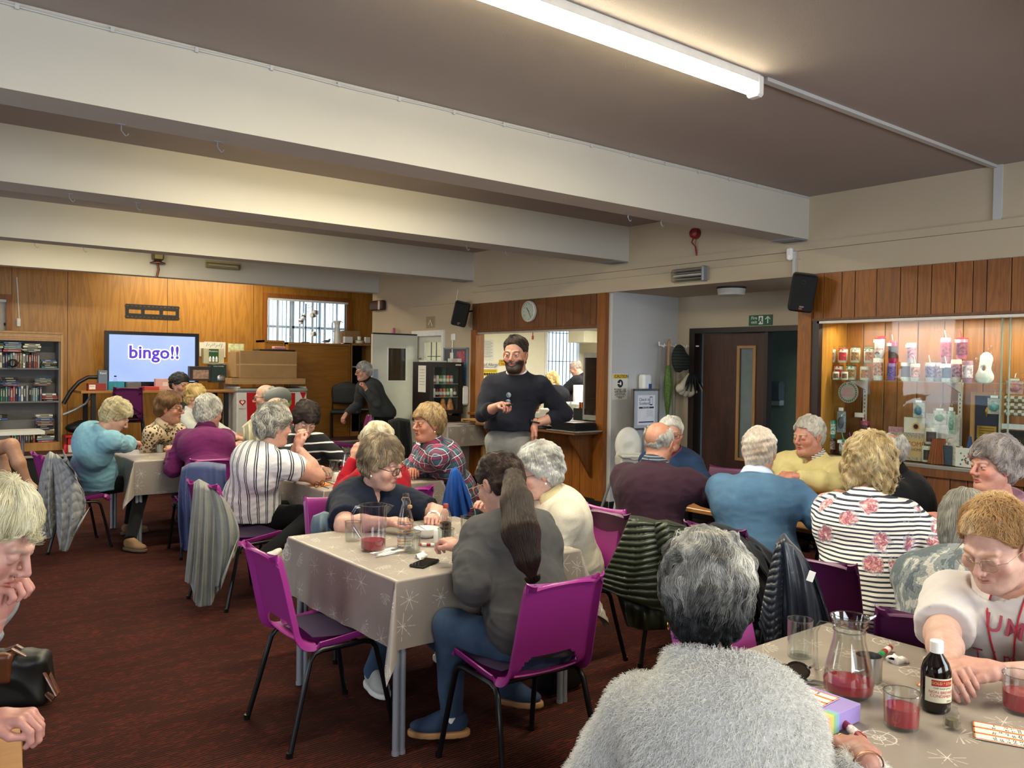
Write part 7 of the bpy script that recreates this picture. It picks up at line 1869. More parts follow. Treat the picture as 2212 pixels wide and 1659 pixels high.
a,b=onx(999,832,W-.005),onx(1016,875,W-.005);sd=thing('soap_dispenser','white wall dispenser box left of the hatch','dispenser',(W,(a[1]+b[1])/2,b[2]));bx('body',WHITE,sd,-.12,0,-.06,.06,0,.26,.02);bx('label',mat('#8a8a86',.6,name='grey_print'),sd,-.123,-.12,-.03,.03,.06,.14)
g=G();p=onx(979,728,W-.01);tag(g.box(-.02,0,-.05,.05,-.05,.05,bev=.008).tube([(-.02,0,-.04),(-.025,0,-.3),(-.02,.02,-.5)],.008,6).obj('plug_socket',INKW,None,(W,p[1],p[2])),'white socket with plug and cable above the fridge','socket')
a,b=onx(917,690,W-.003),onx(944,708,W-.003);t=thing('sticker_sheet','clear plastic sign holder above the outside door','sign',(W,(a[1]+b[1])/2,b[2]));bx('sheet',glassmat('clear_sleeve',(.9,.9,.88),.1),t,-.006,-.003,-.12,.12,0,.17);G().tube([(-.008,-.05,.03),(-.012,0,.12),(-.008,.05,.05)],.008,6).obj('modelled_glare',INKW,t)  # white tube models the glare on the clear sleeve
tag(G().tube([(0,0,0),(-.01,.015,-.10),(-.008,.02,-.19)],.004,6).obj('cable',INKW,None,(W-.005,onx(990,625,W)[1],2.68)),'thin white cable looping down the wall left of the hatch','cable')
# recess: doors, rack, signs
dr=thing('door_3','double dark wooden doors, right leaf open','door');del dr['category'];dr['kind']='structure'
for q in ((6.40,6.48,0,2.10),(4.90,4.95,0,2.10)):bx('frame',DARKWOOD,dr,7.82,7.96,*q)
bx('frame',DARKWOOD,dr,7.82,7.96,4.95,6.40,2.04,2.10)
wy0,wy1,wz0,wz1=5.62,5.80,.62,1.86
for q in ((wy1,6.32,.01,2.03),(5.46,wy0,.01,2.03),(wy0,wy1,wz1,2.03),(wy0,wy1,.01,wz0)):bx('door_leaf',WALNUT,dr,7.89,7.935,*q)
for q in ((wy1,wy1+.035,wz0-.03,wz1+.03),(wy0-.035,wy0,wz0-.03,wz1+.03),(wy0,wy1,wz1,wz1+.03),(wy0,wy1,wz0-.03,wz0)):bx('glazing_bead',BEECH,dr,7.875,7.89,*q)
bx('window_pane',mat('#8a9698',.1,alpha=.6,name='misty_glass'),dr,7.905,7.915,wy0,wy1,wz0,wz1);bx('door_edge',DARKWOOD,dr,7.86,7.95,5.42,5.46,.01,2.04)
p=onx(1683,850,8.98);t=thing('soap_dispenser','smoked plastic soap dispenser on the green corridor wall','dispenser',(8.99,p[1],p[2]-.15));bx('body',mat('#69757a',.2,alpha=.85,name='smoked_plastic'),t,-.11,0,-.08,.08,.06,.30,.02);bx('base',mat('#a9b0b0',.4,name='grey_plastic'),t,-.09,0,-.07,.07,0,.08,.01)
a,b=onx(1618,685,7.84),onx(1668,702,7.84);t=thing('fire_exit_sign','green Fire exit sign with running figure and arrow above the doors','sign',(7.845,(a[1]+b[1])/2,b[2]));w_=(a[1]-b[1])/2;h_=.115
bx('plate',mat('#1d5a38',.5,name='sign_green'),t,-.008,0,-w_,w_,0,h_);text('lettering','Fire\nexit',.050,INKW,t,(-.010,w_*.52,h_*.52),(pi/2,0,-pi/2),ext=.0005)
bx('panel',INKW,t,-.0105,-.008,-.035,.02,.012,h_-.012);RF=lambda pts:[(-.012,y,z) for y,z in pts]
G().tube(RF([(-.002,.055),(-.012,.075),(-.008,.09)]),.007,6).tube(RF([(-.002,.055),(-.02,.045),(-.022,.025)]),.006,6).tube(RF([(-.002,.055),(.012,.04),(.016,.024)]),.006,6).tube(RF([(-.025,.065),(-.010,.08),(.010,.07)]),.004,6).obj('running_figure',mat('#1d5a38',.5,name='sign_green'),t)
G().tube([(-.011,-w_*.65,.02),(-.011,-w_*.65,.085)],.006,6).tube([(-.011,-w_*.65-.03,.065),(-.011,-w_*.65,.095),(-.011,-w_*.65+.03,.065)],.006,6).obj('arrow',INKW,t)
p=onz(1578,622,LIN-.01);t=thing('ceiling_lamp','round white ceiling lamp in the recess','light',(7.2,5.42,LIN));G().lathe([(.15,0),(.15,-.015),(.14,-.02)][::-1],32).obj('base',BLACK,t);G().lathe([(0,-.10),(.10,-.095),(.135,-.085),(.145,-.02)],32).obj('shade',mat('#cfc9ba',.4,name='frosted_shade'),t)
def poster(x0,y0,x1,y1,label,name='poster',Y=6.677):return pbox(name,label,'poster',x0,y0,x1,y1,Y,.003,PAPER,0)
t,w_,h_=poster(1324,807,1355,863,'caution poster asking to use hand sanitizer on the white pillar')
bx('yellow_band',mat('#d9b21e',.6,name='yellow_print'),t,-w_*.93,w_*.93,-.0015,0,h_*.82,h_*.97);front_text(t,'CAUTION',.052,INK,.02,h_*.89,sx=.95);G().lathe([(0,-.0025),(w_*.38,-.0025),(w_*.38,0)],28).xf(rotx(pi/2)@np.eye(3),(0,-.001,h_*.62)).obj('round_symbol',INK,t)
G().box(-.008,.012,-.006,-.003,h_*.56,h_*.66).box(-.002,.006,-.006,-.003,h_*.66,h_*.70).tube([(-.06,-.004,h_*.62),(-.03,-.004,h_*.625),(-.01,-.004,h_*.61)],.006,6).obj('hand_and_bottle',INKW,t,smooth=False)
for s,tx,z in ((.038,'PLEASE USE',.38),(.024,'HAND SANITIZER',.30),(.018,'TO HELP STOP THE\nSPREAD OF COVID 19',.21),(.014,'TOGETHER WE CAN\nKEEP SAFE',.09)):front_text(t,tx,s,INK,0,h_*z)
g=G();g.tube([(0,0,0),(.5,0,0)],.007,8)
t=thing('coat_rack','white wall rail with hooks in the recess','coat rack',(7.38,6.56,1.89));G().tube([(0,0,.04),(0,0,0),(.47,0,0),(.47,-.2,0)],.008,8).obj('rail',INKW,t)
for k in range(5):G().tube([(.04+.1*k,0,0),(.04+.1*k,-.04,-.02),(.04+.1*k,-.05,.02)],.006,6).obj('hook',INKW,t)
G().tube([(.30,.02,-1.88),(.30,.02,-.28)],.022,12).obj('pole',mat('#8f8a6a',.5,name='olive_metal'),t)
t=thing('umbrella','closed green umbrella hanging from the recess rail','umbrella',(7.50,6.52,0));G().lathe([(.012,1.05),(.035,1.20),(.05,1.45),(.035,1.62),(.02,1.66)],10).obj('canopy',mat('#4f6a1c',.6,var=.35,vs=40,name='green_nylon'),t);G().tube([(0,0,1.62),(0,0,1.86),(.01,0,1.92),(.0,0,1.96)],.016,8).obj('handle',BEECH,t);G().tube([(0,0,.98),(0,0,1.06)],.006,6).obj('tip',BEECH,t)
t=thing('flat_cap','dark checked flat cap hanging on the recess rail','hat',(7.62,6.46,1.74));V,Q=sdf_mesh(lambda P:smin(ell(P,(0,0,0),(.115,.06,.165)),ell(P,(.10,-.02,-.04),(.07,.03,.10)),.03),(-.15,-.1,-.2),(.2,.1,.2),.009);obj('cap',mesh_of('cap',V,Q,stripes('#1c211c','#3a4034',2,28,.2)),t)
t=thing('umbrella','black and cream umbrella bundle hanging upside down from the rail','umbrella',(7.80,6.44,1.46))
for k in range(7):
 a_=-1.15+2.3*k/6;V,Q=sdf_mesh(lambda P:smin(cap(P,(.03*sin(a_),0,.10),(.20*sin(a_),-.02*cos(k*2),-.02-.10*cos(a_)),.012,.045),ell(P,(.22*sin(a_),0,-.03-.10*cos(a_)),(.045,.03,.05)),.02),(-.3,-.08,-.22),(.3,.08,.15),.009);obj('panel',mesh_of('panel',V,Q,mat('#b8ad98' if k%2 else '#c4baa4',.8,var=.1,name='cream_cloth')),t)
for k in range(6):a_=-1.0+2.0*k/5;G().tube([(.0,-.02,.11),(.10*sin(a_),-.055,.05),(.21*sin(a_),-.05,-.05-.06*cos(a_))],[.02,.018,.008],8).obj('black_fold',mat('#111114',.7,name='black_cloth2'),t)
hd=thing('hand_dryer','white sanitizer unit on the recess wall behind the board','dispenser',(ony(1386,838,6.66)[0],6.66,1.37));V,Q=sdf_mesh(lambda P:rbox(P,(0,-.05,.09),(.07,.05,.09),.03),(-.1,-.12,-.03),(.1,.02,.2),.009);obj('body',mesh_of('body',V,Q,WHITE),hd);bx('label',mat('#2a4a8a',.5,name='blue_label'),hd,.01,.06,-.103,-.10,.01,.07)
a,b=ony(1368,842,6.35),ony(1421,925,6.35);t=thing('notice_stand','silver framed Check in Scotland notice on a stand','sign',((a[0]+b[0])/2,6.35,b[2]));w_=(b[0]-a[0])/2;h_=a[2]-b[2]
bx('board',mat('#aeb2ba',.6,name='pale_board'),t,-w_,w_,0,.015,0,h_);g=G();g.box(-w_-.012,-w_+.012,-.008,.02,-.01,h_+.01).box(w_-.012,w_+.012,-.008,.02,-.01,h_+.01).box(-w_,w_,-.008,.02,h_-.012,h_+.01).box(-w_,w_,-.008,.02,-.01,.012);g.obj('frame',STEEL,t,smooth=False)
bx('sheet',mat('#dcdde2',.7,name='white_sheet'),t,-w_*.62,w_*.72,-.003,0,h_*.10,h_*.86);NV=mat('#2c2f5a',.6,name='navy_print');front_text(t,'Check in\nScotland',.048,NV,-.03,h_*.70,yo=-.004)
bx('navy_band',NV,t,-w_*.55,w_*.62,-.004,-.003,h_*.52,h_*.565);front_text(t,'Scan the code',.02,INKW,0,h_*.543,yo=-.005);bx('navy_band',NV,t,-w_*.55,w_*.62,-.004,-.003,h_*.16,h_*.19)
for k in range(5):bx('text_line',NV,t,.01,w_*.55,-.004,-.003,h_*(.47-.035*k),h_*(.475-.035*k))
bx('phone_print',NV,t,.06,.105,-.004,-.003,h_*.60,h_*.82);bx('phone_print',mat('#dcdde2',.7,name='white_sheet'),t,.066,.099,-.005,-.004,h_*.63,h_*.80)
G().tube([(0,.02,0),(0,.06,-b[2])],.015,8).lathe([(.14,0),(.14,.01),(.02,.02)],20,(0,.06,-b[2])).obj('stand',STEEL,t)
hp=(6.55,6.18);t=thing('high_chair','white plastic high chair with grey legs by the pillar','high chair',(hp[0],hp[1],0),radians(-120)-pi/2);HW=mat('#d4d1c8',.35,name='white_plastic')
V,Q=sdf_mesh(lambda P:smax(smin(rbox(P,(0,-.02,.62),(.15,.14,.06),.03),ell(P,(0,-.14,.78),(.15,.05,.20)),.03),-ell(P,(0,.02,.74),(.12,.13,.12)),.02),(-.22,-.25,.5),(.22,.2,1.05),.010);obj('seat',mesh_of('seat',V,Q,HW),t)
V,Q=sdf_mesh(lambda P:smax(rbox(P,(0,.16,.70),(.18,.10,.022),.02),-rbox(P,(0,.16,.725),(.155,.08,.02),.01),.01),(-.22,.02,.64),(.22,.3,.76),.009);obj('tray',mesh_of('tray',V,Q,HW),t)
for sx in (-1,1):
 for sy in (-1,1):G().tube([(sx*.13,sy*.10-.02,.58),(sx*.27,sy*.26-.02,.02)],[.016,.014],12).lathe([(0,0),(.018,.0),(.018,.03)],12,(sx*.27,sy*.26-.02,0)).obj('leg',mat('#8f9498',.4,.2,name='grey_tube'),t)
# lit display case
DX=7.12;Y0d,Y1d=1.15,4.08;Z0d,Z1d=.875,2.055
struct(bx('wall_display_side',OAKL:=wood('#c08a3a','#a9752c','#96651f',scale=1.3,name='light_board'),None,W+.03,DX+.02,4.08,4.10,Z0d,Z1d))
struct(bx('wall_display_far_side',PLANK,None,W+.03,DX+.02,Y0d-.02,Y0d,Z0d,Z1d));struct(bx('wall_display_top',WHITE,None,W+.02,DX+.02,Y0d,4.1,Z1d,Z1d+.02));struct(bx('wall_display_block',DARKWOOD,None,W+.12,DX+.2,.9,4.2,0,Z0d-.02))
DP=wood('#96642e','#855524','#74471c',scale=1.5,name='display_board')
planks('wall_display_back','boards at the back of the display case',DX+.02,Y0d,4.08,Z0d,Z1d,[.16,.20,.12,.17,.22,.15],DP,.012,9)
struct(bx('trim_31',mat('#4a3426',.5,name='display_floor'),None,W,DX,Y0d,4.08,Z0d-.02,Z0d));struct(bx('trim_32',PLANKD,None,W-.05,W+.01,.9,4.15,.80,.865));struct(bx('trim_33',mat('#8f8c84',.35,.6,name='alloy_track'),None,W-.055,W+.03,Y0d,4.10,.865,.885));struct(bx('trim_34',mat('#d5d1c6',.4,name='white_track'),None,W-.03,W+.03,Y0d,4.10,2.035,2.055))
dc=thing('display_case_glazing','sliding glass panes at the front of the display case','glass',(W,0,0));dc['kind']='structure';del dc['category']
bx('sliding_pane',GLASS,dc,.004,.008,2.55,4.08,.885,2.035);bx('sliding_pane',GLASS,dc,.018,.022,1.15,2.62,.885,2.035);G().box(.002,.024,2.60,2.606,.885,2.035).box(.002,.024,2.545,2.551,.885,2.035).obj('pane_edge',mat('#9fb3a6',.15,alpha=.7,name='green_glass_edge'),dc,smooth=False)
area('display_case_lamp',(6.86,2.7,2.02),(.15,0,-1),.06,2.6,22,(1.0,.84,.58))
sg=thing('glass_shelf','long glass shelf in the display case on white slotted brackets','shelf',(0,0,0));ZS=1.545
bx('shelf_glass',mat('#7f9c8c',.08,alpha=.35,name='green_shelf_glass'),sg,6.80,7.08,2.36,4.05,ZS-.006,ZS)
for y in (onx(1869,850,7.09)[1],onx(2075,850,7.09)[1]):
 bx('slotted_upright',mat('#cfcac0',.5,name='white_metal'),sg,7.085,7.10,y-.016,y+.016,.90,ZS+.02)
 for k in range(18):bx('slot',BLACK,sg,7.083,7.0855,y-.003,y+.003,.92+.034*k,.935+.034*k)
 G().add([(7.085,y-.006,ZS-.01),(6.82,y-.006,ZS-.01),(7.085,y-.006,ZS-.09),(7.085,y+.006,ZS-.01),(6.82,y+.006,ZS-.01),(7.085,y+.006,ZS-.09)],[(0,1,2),(5,4,3),(0,3,4,1),(1,4,5,2),(2,5,3,0)]).obj('bracket',mat('#cfcac0',.5,name='white_metal'),sg,smooth=False)
s2=thing('glass_shelf','lower glass shelf at the right end of the display case','shelf',(0,0,0));ZS2=1.30;bx('shelf_glass',mat('#7f9c8c',.08,alpha=.35,name='green_shelf_glass'),s2,6.80,7.08,1.3,2.42,ZS2-.006,ZS2)
ZF=.885
def dpos(px,X,z):p=onx(px,800,X);return (X,p[1],z)
PRT=lambda c,v=.6,s=40:mat(c,.5,var=v,vs=s,name='printed_picture')
def art(t,r,z0,z1,m,nm='printed_picture',a0=-.75,a1=.75):
 """picture printed round the front of a jar or tumbler"""
 n=10;V=[];F=[]
 for j,z in enumerate((z0,z1)):
  for i in range(n+1):
   a_=radians(205)+a0+(a1-a0)*i/n;V.append((r*cos(a_),r*sin(a_),z))
 for i in range(n):F.append((i,i+1,n+2+i,n+1+i))
 return G().add(V,F).obj(nm,m,t)
def jar(px,X,z,label,pic,r=.043,h=.15,body='#e2ded2',ribbon=None):
 t=thing('candle_jar',label,'jar',dpos(px,X,z),0,'candle jars in the display case')
 G().lathe([(r*.9,0),(r,.008),(r,h*.72),(r*.96,h*.78),(0,h*.78)],22).obj('wax',mat(body,.4,var=.05,name='cream_wax'),t)
 G().lathe([(r*1.02,0),(r*1.05,.006),(r*1.05,h*.72),(r*.80,h*.86),(r*.80,h)],22).obj('glass',GLASS,t);G().lathe([(r*.86,h*.88),(r*.90,h*.90),(r*.90,h*.99),(r*.6,h*1.0),(0,h)],22).obj('lid',GLASS,t)
 art(t,r*1.065,h*.12,h*.60,pic)
 if ribbon:G().tube([(r*.85*cos(a_),r*.85*sin(a_),h*.82) for a_ in np.linspace(0,2*pi,16)],.005,6,caps=False).tube([(-r*.8,-.01,h*.82),(-r*1.1,-.03,h*.70)],.004,6).tube([(-r*.8,.0,h*.82),(-r*1.1,.02,h*.68)],.004,6).obj('ribbon',mat(ribbon,.5,name='ribbon'),t)
 return t
def tumbler(px,X,z,label,c,h=.20,r=.036,straw=None,lid=None,pic=None,tg=False,alpha=1):
 t=thing('tumbler',label,'tumbler',dpos(px,X,z),0,'printed tumblers in the display case')
 G().lathe([(r*.82,0),(r*.86,.005),(r,h*.3),(r,h*.94),(r*.9,h)],22).obj('body',mat(c,.2,var=.25,vs=120,alpha=alpha,name='glitter_tumbler'),t)
 if lid:G().lathe([(r*1.05,h*.96),(r*1.05,h*1.01),(0,h*1.02)],22).obj('lid',mat(lid,.3,name='lid_plastic'),t)
 if straw:G().tube([(.008,0,h*.9),(-.004,.012,h+.06)],.004,8).obj('straw',mat(straw,.4,name='straw_plastic'),t)
 if pic:art(t,r*1.012,h*.22,h*.80,pic,a0=-1.2,a1=1.2)
 if tg:G().box(-.0015,0,-.018,.018,-.013,.013).xf(rotz(.4),(-r-.006,.012,h*.86)).obj('price_tag',INKW,t,smooth=False)
 return t
jw=[(1793,'hedgehog','#8a5a5a'),(1819,'red toadstool','#a8202a'),(1846,'highland cow','#8f6a40'),(1876,'dancing fox','#b5743a')]
for k,(px,nm_,cc) in enumerate(jw):
 jar(px+1,6.93,ZS+.152,'candle jar with %s picture, upper row of jars'%nm_,PRT(cc,.8,60),ribbon=('#b5653a','#a8202a','#8a8a86','#2f6a3c')[k])
 jar(px-7,6.93,ZS,'candle jar with %s picture, standing on the shelf in the lower row'%nm_,PRT(cc,.8,60),ribbon=('#b5653a','#a8202a','#1f6a3c',None)[k])
for k,px in enumerate((1806,1825)):jar(px,6.845,ZS,['tiny white jar with leopard band, the left of two in front','tiny white jar with leopard band, the right of two in front'][k],PRT('#6a4a30',.9,90),.028,.088)
t=tumbler(1897,6.90,ZS,'white flask with leopard lettering, under the rainbow flask','#dcd8d2',.19,.042,pic=PRT('#b98a78',.7,60))
t=tumbler(1899,6.90,ZS+.19,'tall white rainbow flask with a red flip lid','#dedad4',.17,.040,lid='#c22838',pic=None,tg=True);text('lettering','AUTISM',.026,INKR,t,(-.041,-.006,.075),(pi/2,0,-pi/2-.0),ext=.0004)
for k,cc in enumerate(('#b52a35','#c9962c','#3a7a4a','#33568c')):G().tube([(-.0415,.022*cos(a_)*(1-.16*k),.035+.020*sin(a_)*(1-.16*k)) for a_ in np.linspace(0,pi,9)],.0016,5).obj('rainbow_band',mat(cc,.5,name='rainbow'),t)
G().box(-.02,.02,-.035,.02,.0,.012).xf(roty(0),(0,-.01,.175)).obj('flip_handle',mat('#c22838',.3,name='red_lid'),t)
tumbler(1926,6.90,ZS,'purple patterned tumbler under the pink face tumbler','#7a5a94',.15,.036,pic=PRT('#5a4a8a',.9,90));tumbler(1928,6.90,ZS+.15,'pink tumbler with sunglasses face and straw','#a8325a',.18,.038,'#d88a98',None,PRT('#3a3234',.95,50),True)
tumbler(1968,6.92,ZS+.15,'clear tumbler with teal lettering and white lid','#b9aeb4',.165,.036,None,'#dedcd6',PRT('#9a6a80',.9,60),True)
tumbler(1957,6.93,ZS,'white tumbler with a brown shape and black paw prints','#ddd9d0',.155,.042,pic=PRT('#4a3a34',.5,20));tumbler(1977,6.90,ZS,'clear tumbler with cow and daisies','#c4b8ae',.145,.038,'#cfc9c0',None,PRT('#b07a68',.9,55))
tumbler(2009,6.90,ZS,'clear tumbler with purple pattern and straw','#b5aab8',.155,.038,'#cfc9c0',None,PRT('#6a6088',.9,70));tumbler(2028,6.94,ZS,'lilac jar with pattern behind the panda tumbler','#a89ab0',.155,.038,pic=PRT('#8a7088',.8,60));tumbler(2044,6.88,ZS,'clear tumbler with panda picture and small straw','#c4c4cc',.145,.036,'#d8d2c8',None,PRT('#3a4660',.95,55),True)
tumbler(2042,6.95,ZS+.157,'tall pink glitter tumbler with clear straw','#b06a80',.20,.042,'#d8d0c0',None,PRT('#8a3a50',.8,60));tumbler(2066,6.92,ZS,'cream jar with dusky pink flowers','#d6cbb8',.18,.040,pic=PRT('#a07080',.9,60));tumbler(2076,6.95,ZS+.182,'pink tumbler with hearts and red straw','#a8667e',.17,.044,'#c22838','#c22838',PRT('#6a3a50',.7,50),True)
tumbler(2090,6.88,ZS,'mauve glitter tumbler with white hearts','#9a6f86',.17,.040,pic=PRT('#cdb9c2',.7,45))
p=dpos(2127,6.92,ZS);t=thing('wrapped_ornament','white wavy ornament wrapped in clear film','ornament',p)
V,Q=sdf_mesh(lambda P:smax(smin(smin(ell(P,(0,0,.045),(.03,.07,.06)),ell(P,(0,.0,.11),(.025,.045,.05)),.03),ell(P,(0,-.01,.18),(.02,.05,.06)),.03),-ell(P,(0,0,.11),(.05,.014,.022)),.01),(-.06,-.1,-.01),(.06,.1,.27),.007);obj('ornament',mesh_of('ornament',V,Q,WHITEGL),t)
V,Q=sdf_mesh(lambda P:smin(ell(P,(0,0.01,.10),(.045,.09,.12)),cap(P,(0,-.02,.20),(0,-.04,.28),.03,.015),.03)+.004*np.sin(P[:,1]*180+P[:,2]*90),(-.08,-.13,-.01),(.08,.13,.31),.008);obj('film',mesh_of('film',V,Q,glassmat('film',(.93,.92,.9),.08)),t)
tumbler(1801,6.93,ZF+.13,'green tumbler with straw, standing on the brown patterned glass','#4a8a74',.16,.036,'#6ab5a4','#3a8a74',PRT('#a8c0b0',.9,60),True);tumbler(1800,6.93,ZF,'brown patterned glass under the green tumbler','#5a3630',.13,.036,pic=PRT('#b09a90',.9,90));tumbler(1825,6.89,ZF,'green and white patterned tumbler with mint straw','#6a8a70',.13,.034,'#6ab5a4','#4a9a80',PRT('#d0d4c0',.9,80),True);tumbler(1841,6.89,ZF,'violet tumbler with purple straw and label','#7a5aa0',.135,.034,'#8a6ab5','#7a5aa0',PRT('#6a4a90',.5,60),True)
tumbler(1872,7.0,ZF+.14,'deep pink tumbler with pink straw behind the bags','#a03a54',.155,.036,'#d8466a','#b04058',PRT('#4a2a3a',.9,60));tumbler(1853,6.98,ZF,'grey jar behind the violet tumbler','#7a8088',.15,.036)
t=thing('sign_disc','round grey sign with green leaf wreath and pink writing','sign',dpos(1834,6.84,1.435));G().lathe([(0,0),(.092,0),(.092,.006),(0,.006)],36).xf(roty(-pi/2)).obj('disc',mat('#9a968c',.4,name='grey_disc'),t)
for k in range(26):
 if k in (6,):continue
 a_=2*pi*k/26;V=np.array([(-.008,-.013,0),(-.008,0,.006),(-.008,.013,0),(-.008,0,-.006)])@np.array([[1,0,0],[0,cos(a_+.6),-sin(a_+.6)],[0,sin(a_+.6),cos(a_+.6)]]).T+np.array((0,.076*cos(a_),.076*sin(a_)));G().add(V,[(0,1,2,3)]).obj('leaf',mat('#1f4a36',.6,name='green_leaf'),t,smooth=False)
text('lettering',"JUNE'S\nDECO\nDESIGNS",.030,mat('#d86a84',.6,name='pink_print'),t,(-.008,0,.002),(pi/2,0,-pi/2),ext=.0004,sx=1.1)
def bag(px,X,z,w_,h_,label,c,pic='#8a9aa8'):
 t=thing('cellophane_bag',label,'bag',dpos(px,X,z),0,'cellophane gift bags');V,Q=sdf_mesh(lambda P:smin(rbox(P,(0,0,h_/2),(.010,w_/2,h_/2),.008),ell(P,(0,0,h_*.4),(.024,w_*.4,h_*.3)),.02),(-.05,-w_,-.02),(.05,w_,h_+.03),.007);obj('film',mesh_of('film',V,Q,glassmat('film',(.93,.92,.9),.08)),t)
 bx('card',mat(c,.5,var=.3,vs=50,name='printed_card'),t,-.004,.004,-w_*.40,w_*.40,h_*.05,h_*.80);V,Q=sdf_mesh(lambda P:ell(P,(-.012,0,h_*.40),(.010,w_*.28,h_*.22)),(-.03,-w_,0),(.02,w_,h_),.006);obj('trinket',mesh_of('trinket',V,Q,mat(pic,.3,var=.4,vs=60,name='trinket')),t);bx('price_tag',INKW,t,-.014,-.012,-w_*.25,w_*.2,h_*.82,h_*.94)
 G().tube([(0,0,h_),(.02,0,h_+.03),(.2,0,h_+.035)],.002,5).obj('hook',STEEL,t)
bag(1820,6.92,1.06,.10,.25,'pale blue bag of pens hanging under the round sign','#8fa0b0','#5a6270');bag(1987,6.88,1.24,.115,.16,'clear bag with blue felt shape','#b8c0c0','#3f7a9a');bag(2033,6.86,1.20,.13,.14,'shiny bag with green leaves','#d0d0c4','#3a7a50');bag(2058,6.84,1.12,.07,.24,'tall narrow mint bag with bookmark','#a8c4b4','#7aa08c');bag(1886,6.88,ZF,.08,.13,'lilac grey bag behind the bald head','#a8a0b4','#7a7088');bag(2049,6.90,.95,.05,.11,'small pink bag low near the folded paper lamp','#d0aaa0','#c08a80')
bag(2150,6.86,ZS2,.12,.16,'big clear bag with teal ring on the lower shelf','#b5b0a8','#6aa8a0');bag(2193,6.84,ZS2+.16,.14,.13,'clear bag with pink round mirrors','#d8b0b0','#c98a90')
def board(px0,px1,z0,z1,X,label,c,lines=(),v=.05):
 a,b=onx(px0,900,X),onx(px1,900,X);t=thing('wall_plaque',label,'plaque',(X,(a[1]+b[1])/2,z0));w_=(a[1]-b[1])/2;bx('board',mat(c,.6,var=v,vs=30,name='plaque_board'),t,0,.012,-w_,w_,0,z1-z0)
 for s,tx,z,m in lines:text('lettering',tx,s,m,t,(-.001,0,(z1-z0)*z),(pi/2,0,-pi/2),ext=.0006)
 return t,w_
BR=mat('#9a5a2c',.6,name='brown_print')
t,w_=board(1934,1998,.885,1.115,6.90,'tan WELCOME TO OUR HOME plaque','#c7a877',((.052,'WELCOME',.60,BR),(.030,'TO OUR HOME',.40,BR)));bx('border',mat('#a89a8c',.6,var=.5,vs=80,name='lace_print'),t,-.001,0,-w_,w_,.19,.23);bx('border',mat('#a89a8c',.6,var=.5,vs=80,name='lace_print'),t,-.001,0,-w_,w_,0,.03)
t,w_=board(1953,1998,1.05,1.24,6.98,'cream plaque with a sunflower','#e2dccf',((.03,'Welcome',.14,BR),));
for k in range(14):a_=k*2*pi/14;G().add([(-.002,.016*cos(a_-.32),.016*sin(a_-.32)),(-.003,.042*cos(a_),.042*sin(a_)),(-.002,.016*cos(a_+.32),.016*sin(a_+.32))],[(0,1,2)]).xf(None,(0,-.015,.115)).obj('petal',mat('#c9902c',.6,name='petal_print'),t,smooth=False)
G().lathe([(0,0),(.019,0),(.019,.002)],16).xf(roty(-pi/2),(-.001,-.015,.115)).obj('flower_centre',mat('#2a1c12',.7,name='seed_print'),t)
board(1920,1952,1.04,1.15,7.0,'small pink printed plaque left of the sunflower','#c08a94',((.016,'Loose Women\nRules',.5,INKW),),.3);board(2000,2072,1.02,1.28,7.0,'white plaque with dusky flowers behind the bags','#dfd8cf',(),.25);board(1846,1866,1.21,1.25,7.05,'small white card on the case back wall','#e6e0d4')
for k,(px,z) in enumerate(((2015,ZF+.150),(2010,ZF))):jar(px,6.92,z,['white jar with dark mountain picture, upper of two','white jar with dark mountain picture, lower of two'][k],PRT('#3a3230',.7,40),.050,.17)
t=thing('paper_lamp','brown pleated paper cone beside the mountain jars','ornament',dpos(2032,6.88,ZF));V=[];F=[];n=40
for j,(r,z) in enumerate(((.075,0),(.045,.20))):V+=[(r*(1+.09*(-1)**i)*cos(2*pi*i/n),r*(1+.09*(-1)**i)*sin(2*pi*i/n),z) for i in range(n)]
F=[(i,(i+1)%n,n+(i+1)%n,n+i) for i in range(n)];G().add(V,F).obj('pleated_shade',mat('#8a4a24',.7,name='brown_paper'),t,smooth=False)
for k,(px,cc,nm_) in enumerate(((2046,'#3a4a5a','dark blue'),(2053,'#d8d2c6','cream'),(2059,'#9a4a44','brick red'),(2064,'#e4dfd6','white'))):
 t=thing('greeting_card',nm_+' wrapped card standing in the row of cards','card',(6.84+.012*k,onx(px,980,6.86)[1],ZF),-.35,'cards standing in the case');bx('card',mat(cc,.5,var=.3,vs=50,name='card_print'),t,-.003,.003,-.055,.055,0,.155)
t=thing('greeting_card','white card with blue bird and red flowers at the front of the row','card',(6.80,onx(2085,980,6.80)[1],ZF),-.1);bx('card',mat('#e0dbd2',.6,name='card_white'),t,-.003,.003,-.075,.075,0,.15)
for k in range(16):rr_=random.Random(k);V,Q=np.array([(-.0045,-.008,0),(-.0045,0,.009),(-.0045,.008,0),(-.0045,0,-.009)]),[(0,1,2,3)];G().add(V+np.array((0,-.045+.08*rr_.random(),.02+.09*rr_.random()*(1 if k%3 else .5))),Q).obj('flower_print',mat(('#a8322c','#c9683c','#4a7a5a','#3a5a9a')[k%4],.6,name='petal'),t,smooth=False)
a,b=onx(2098,840,7.06),onx(2166,930,7.06);t=thing('framed_plaque','wood-framed blue plaque with a brass plate in the case','picture frame',(7.07,(a[1]+b[1])/2,1.03));w_=(a[1]-b[1])/2
bx('mount',mat('#1c2440',.7,name='navy_velvet'),t,0,.01,-w_+.02,w_-.02,.02,.42)
for q in ((-w_,-w_+.03,0,.44),(w_-.03,w_,0,.44)):bx('frame',BEECH,t,-.015,.01,*q)
for z in (0,.41):bx('frame',BEECH,t,-.015,.01,-w_+.03,w_-.03,z,z+.03)
bx('brass_plate',mat('#a8842c',.4,.5,name='brass'),t,-.004,0,-w_*.6,w_*.6,.07,.17);
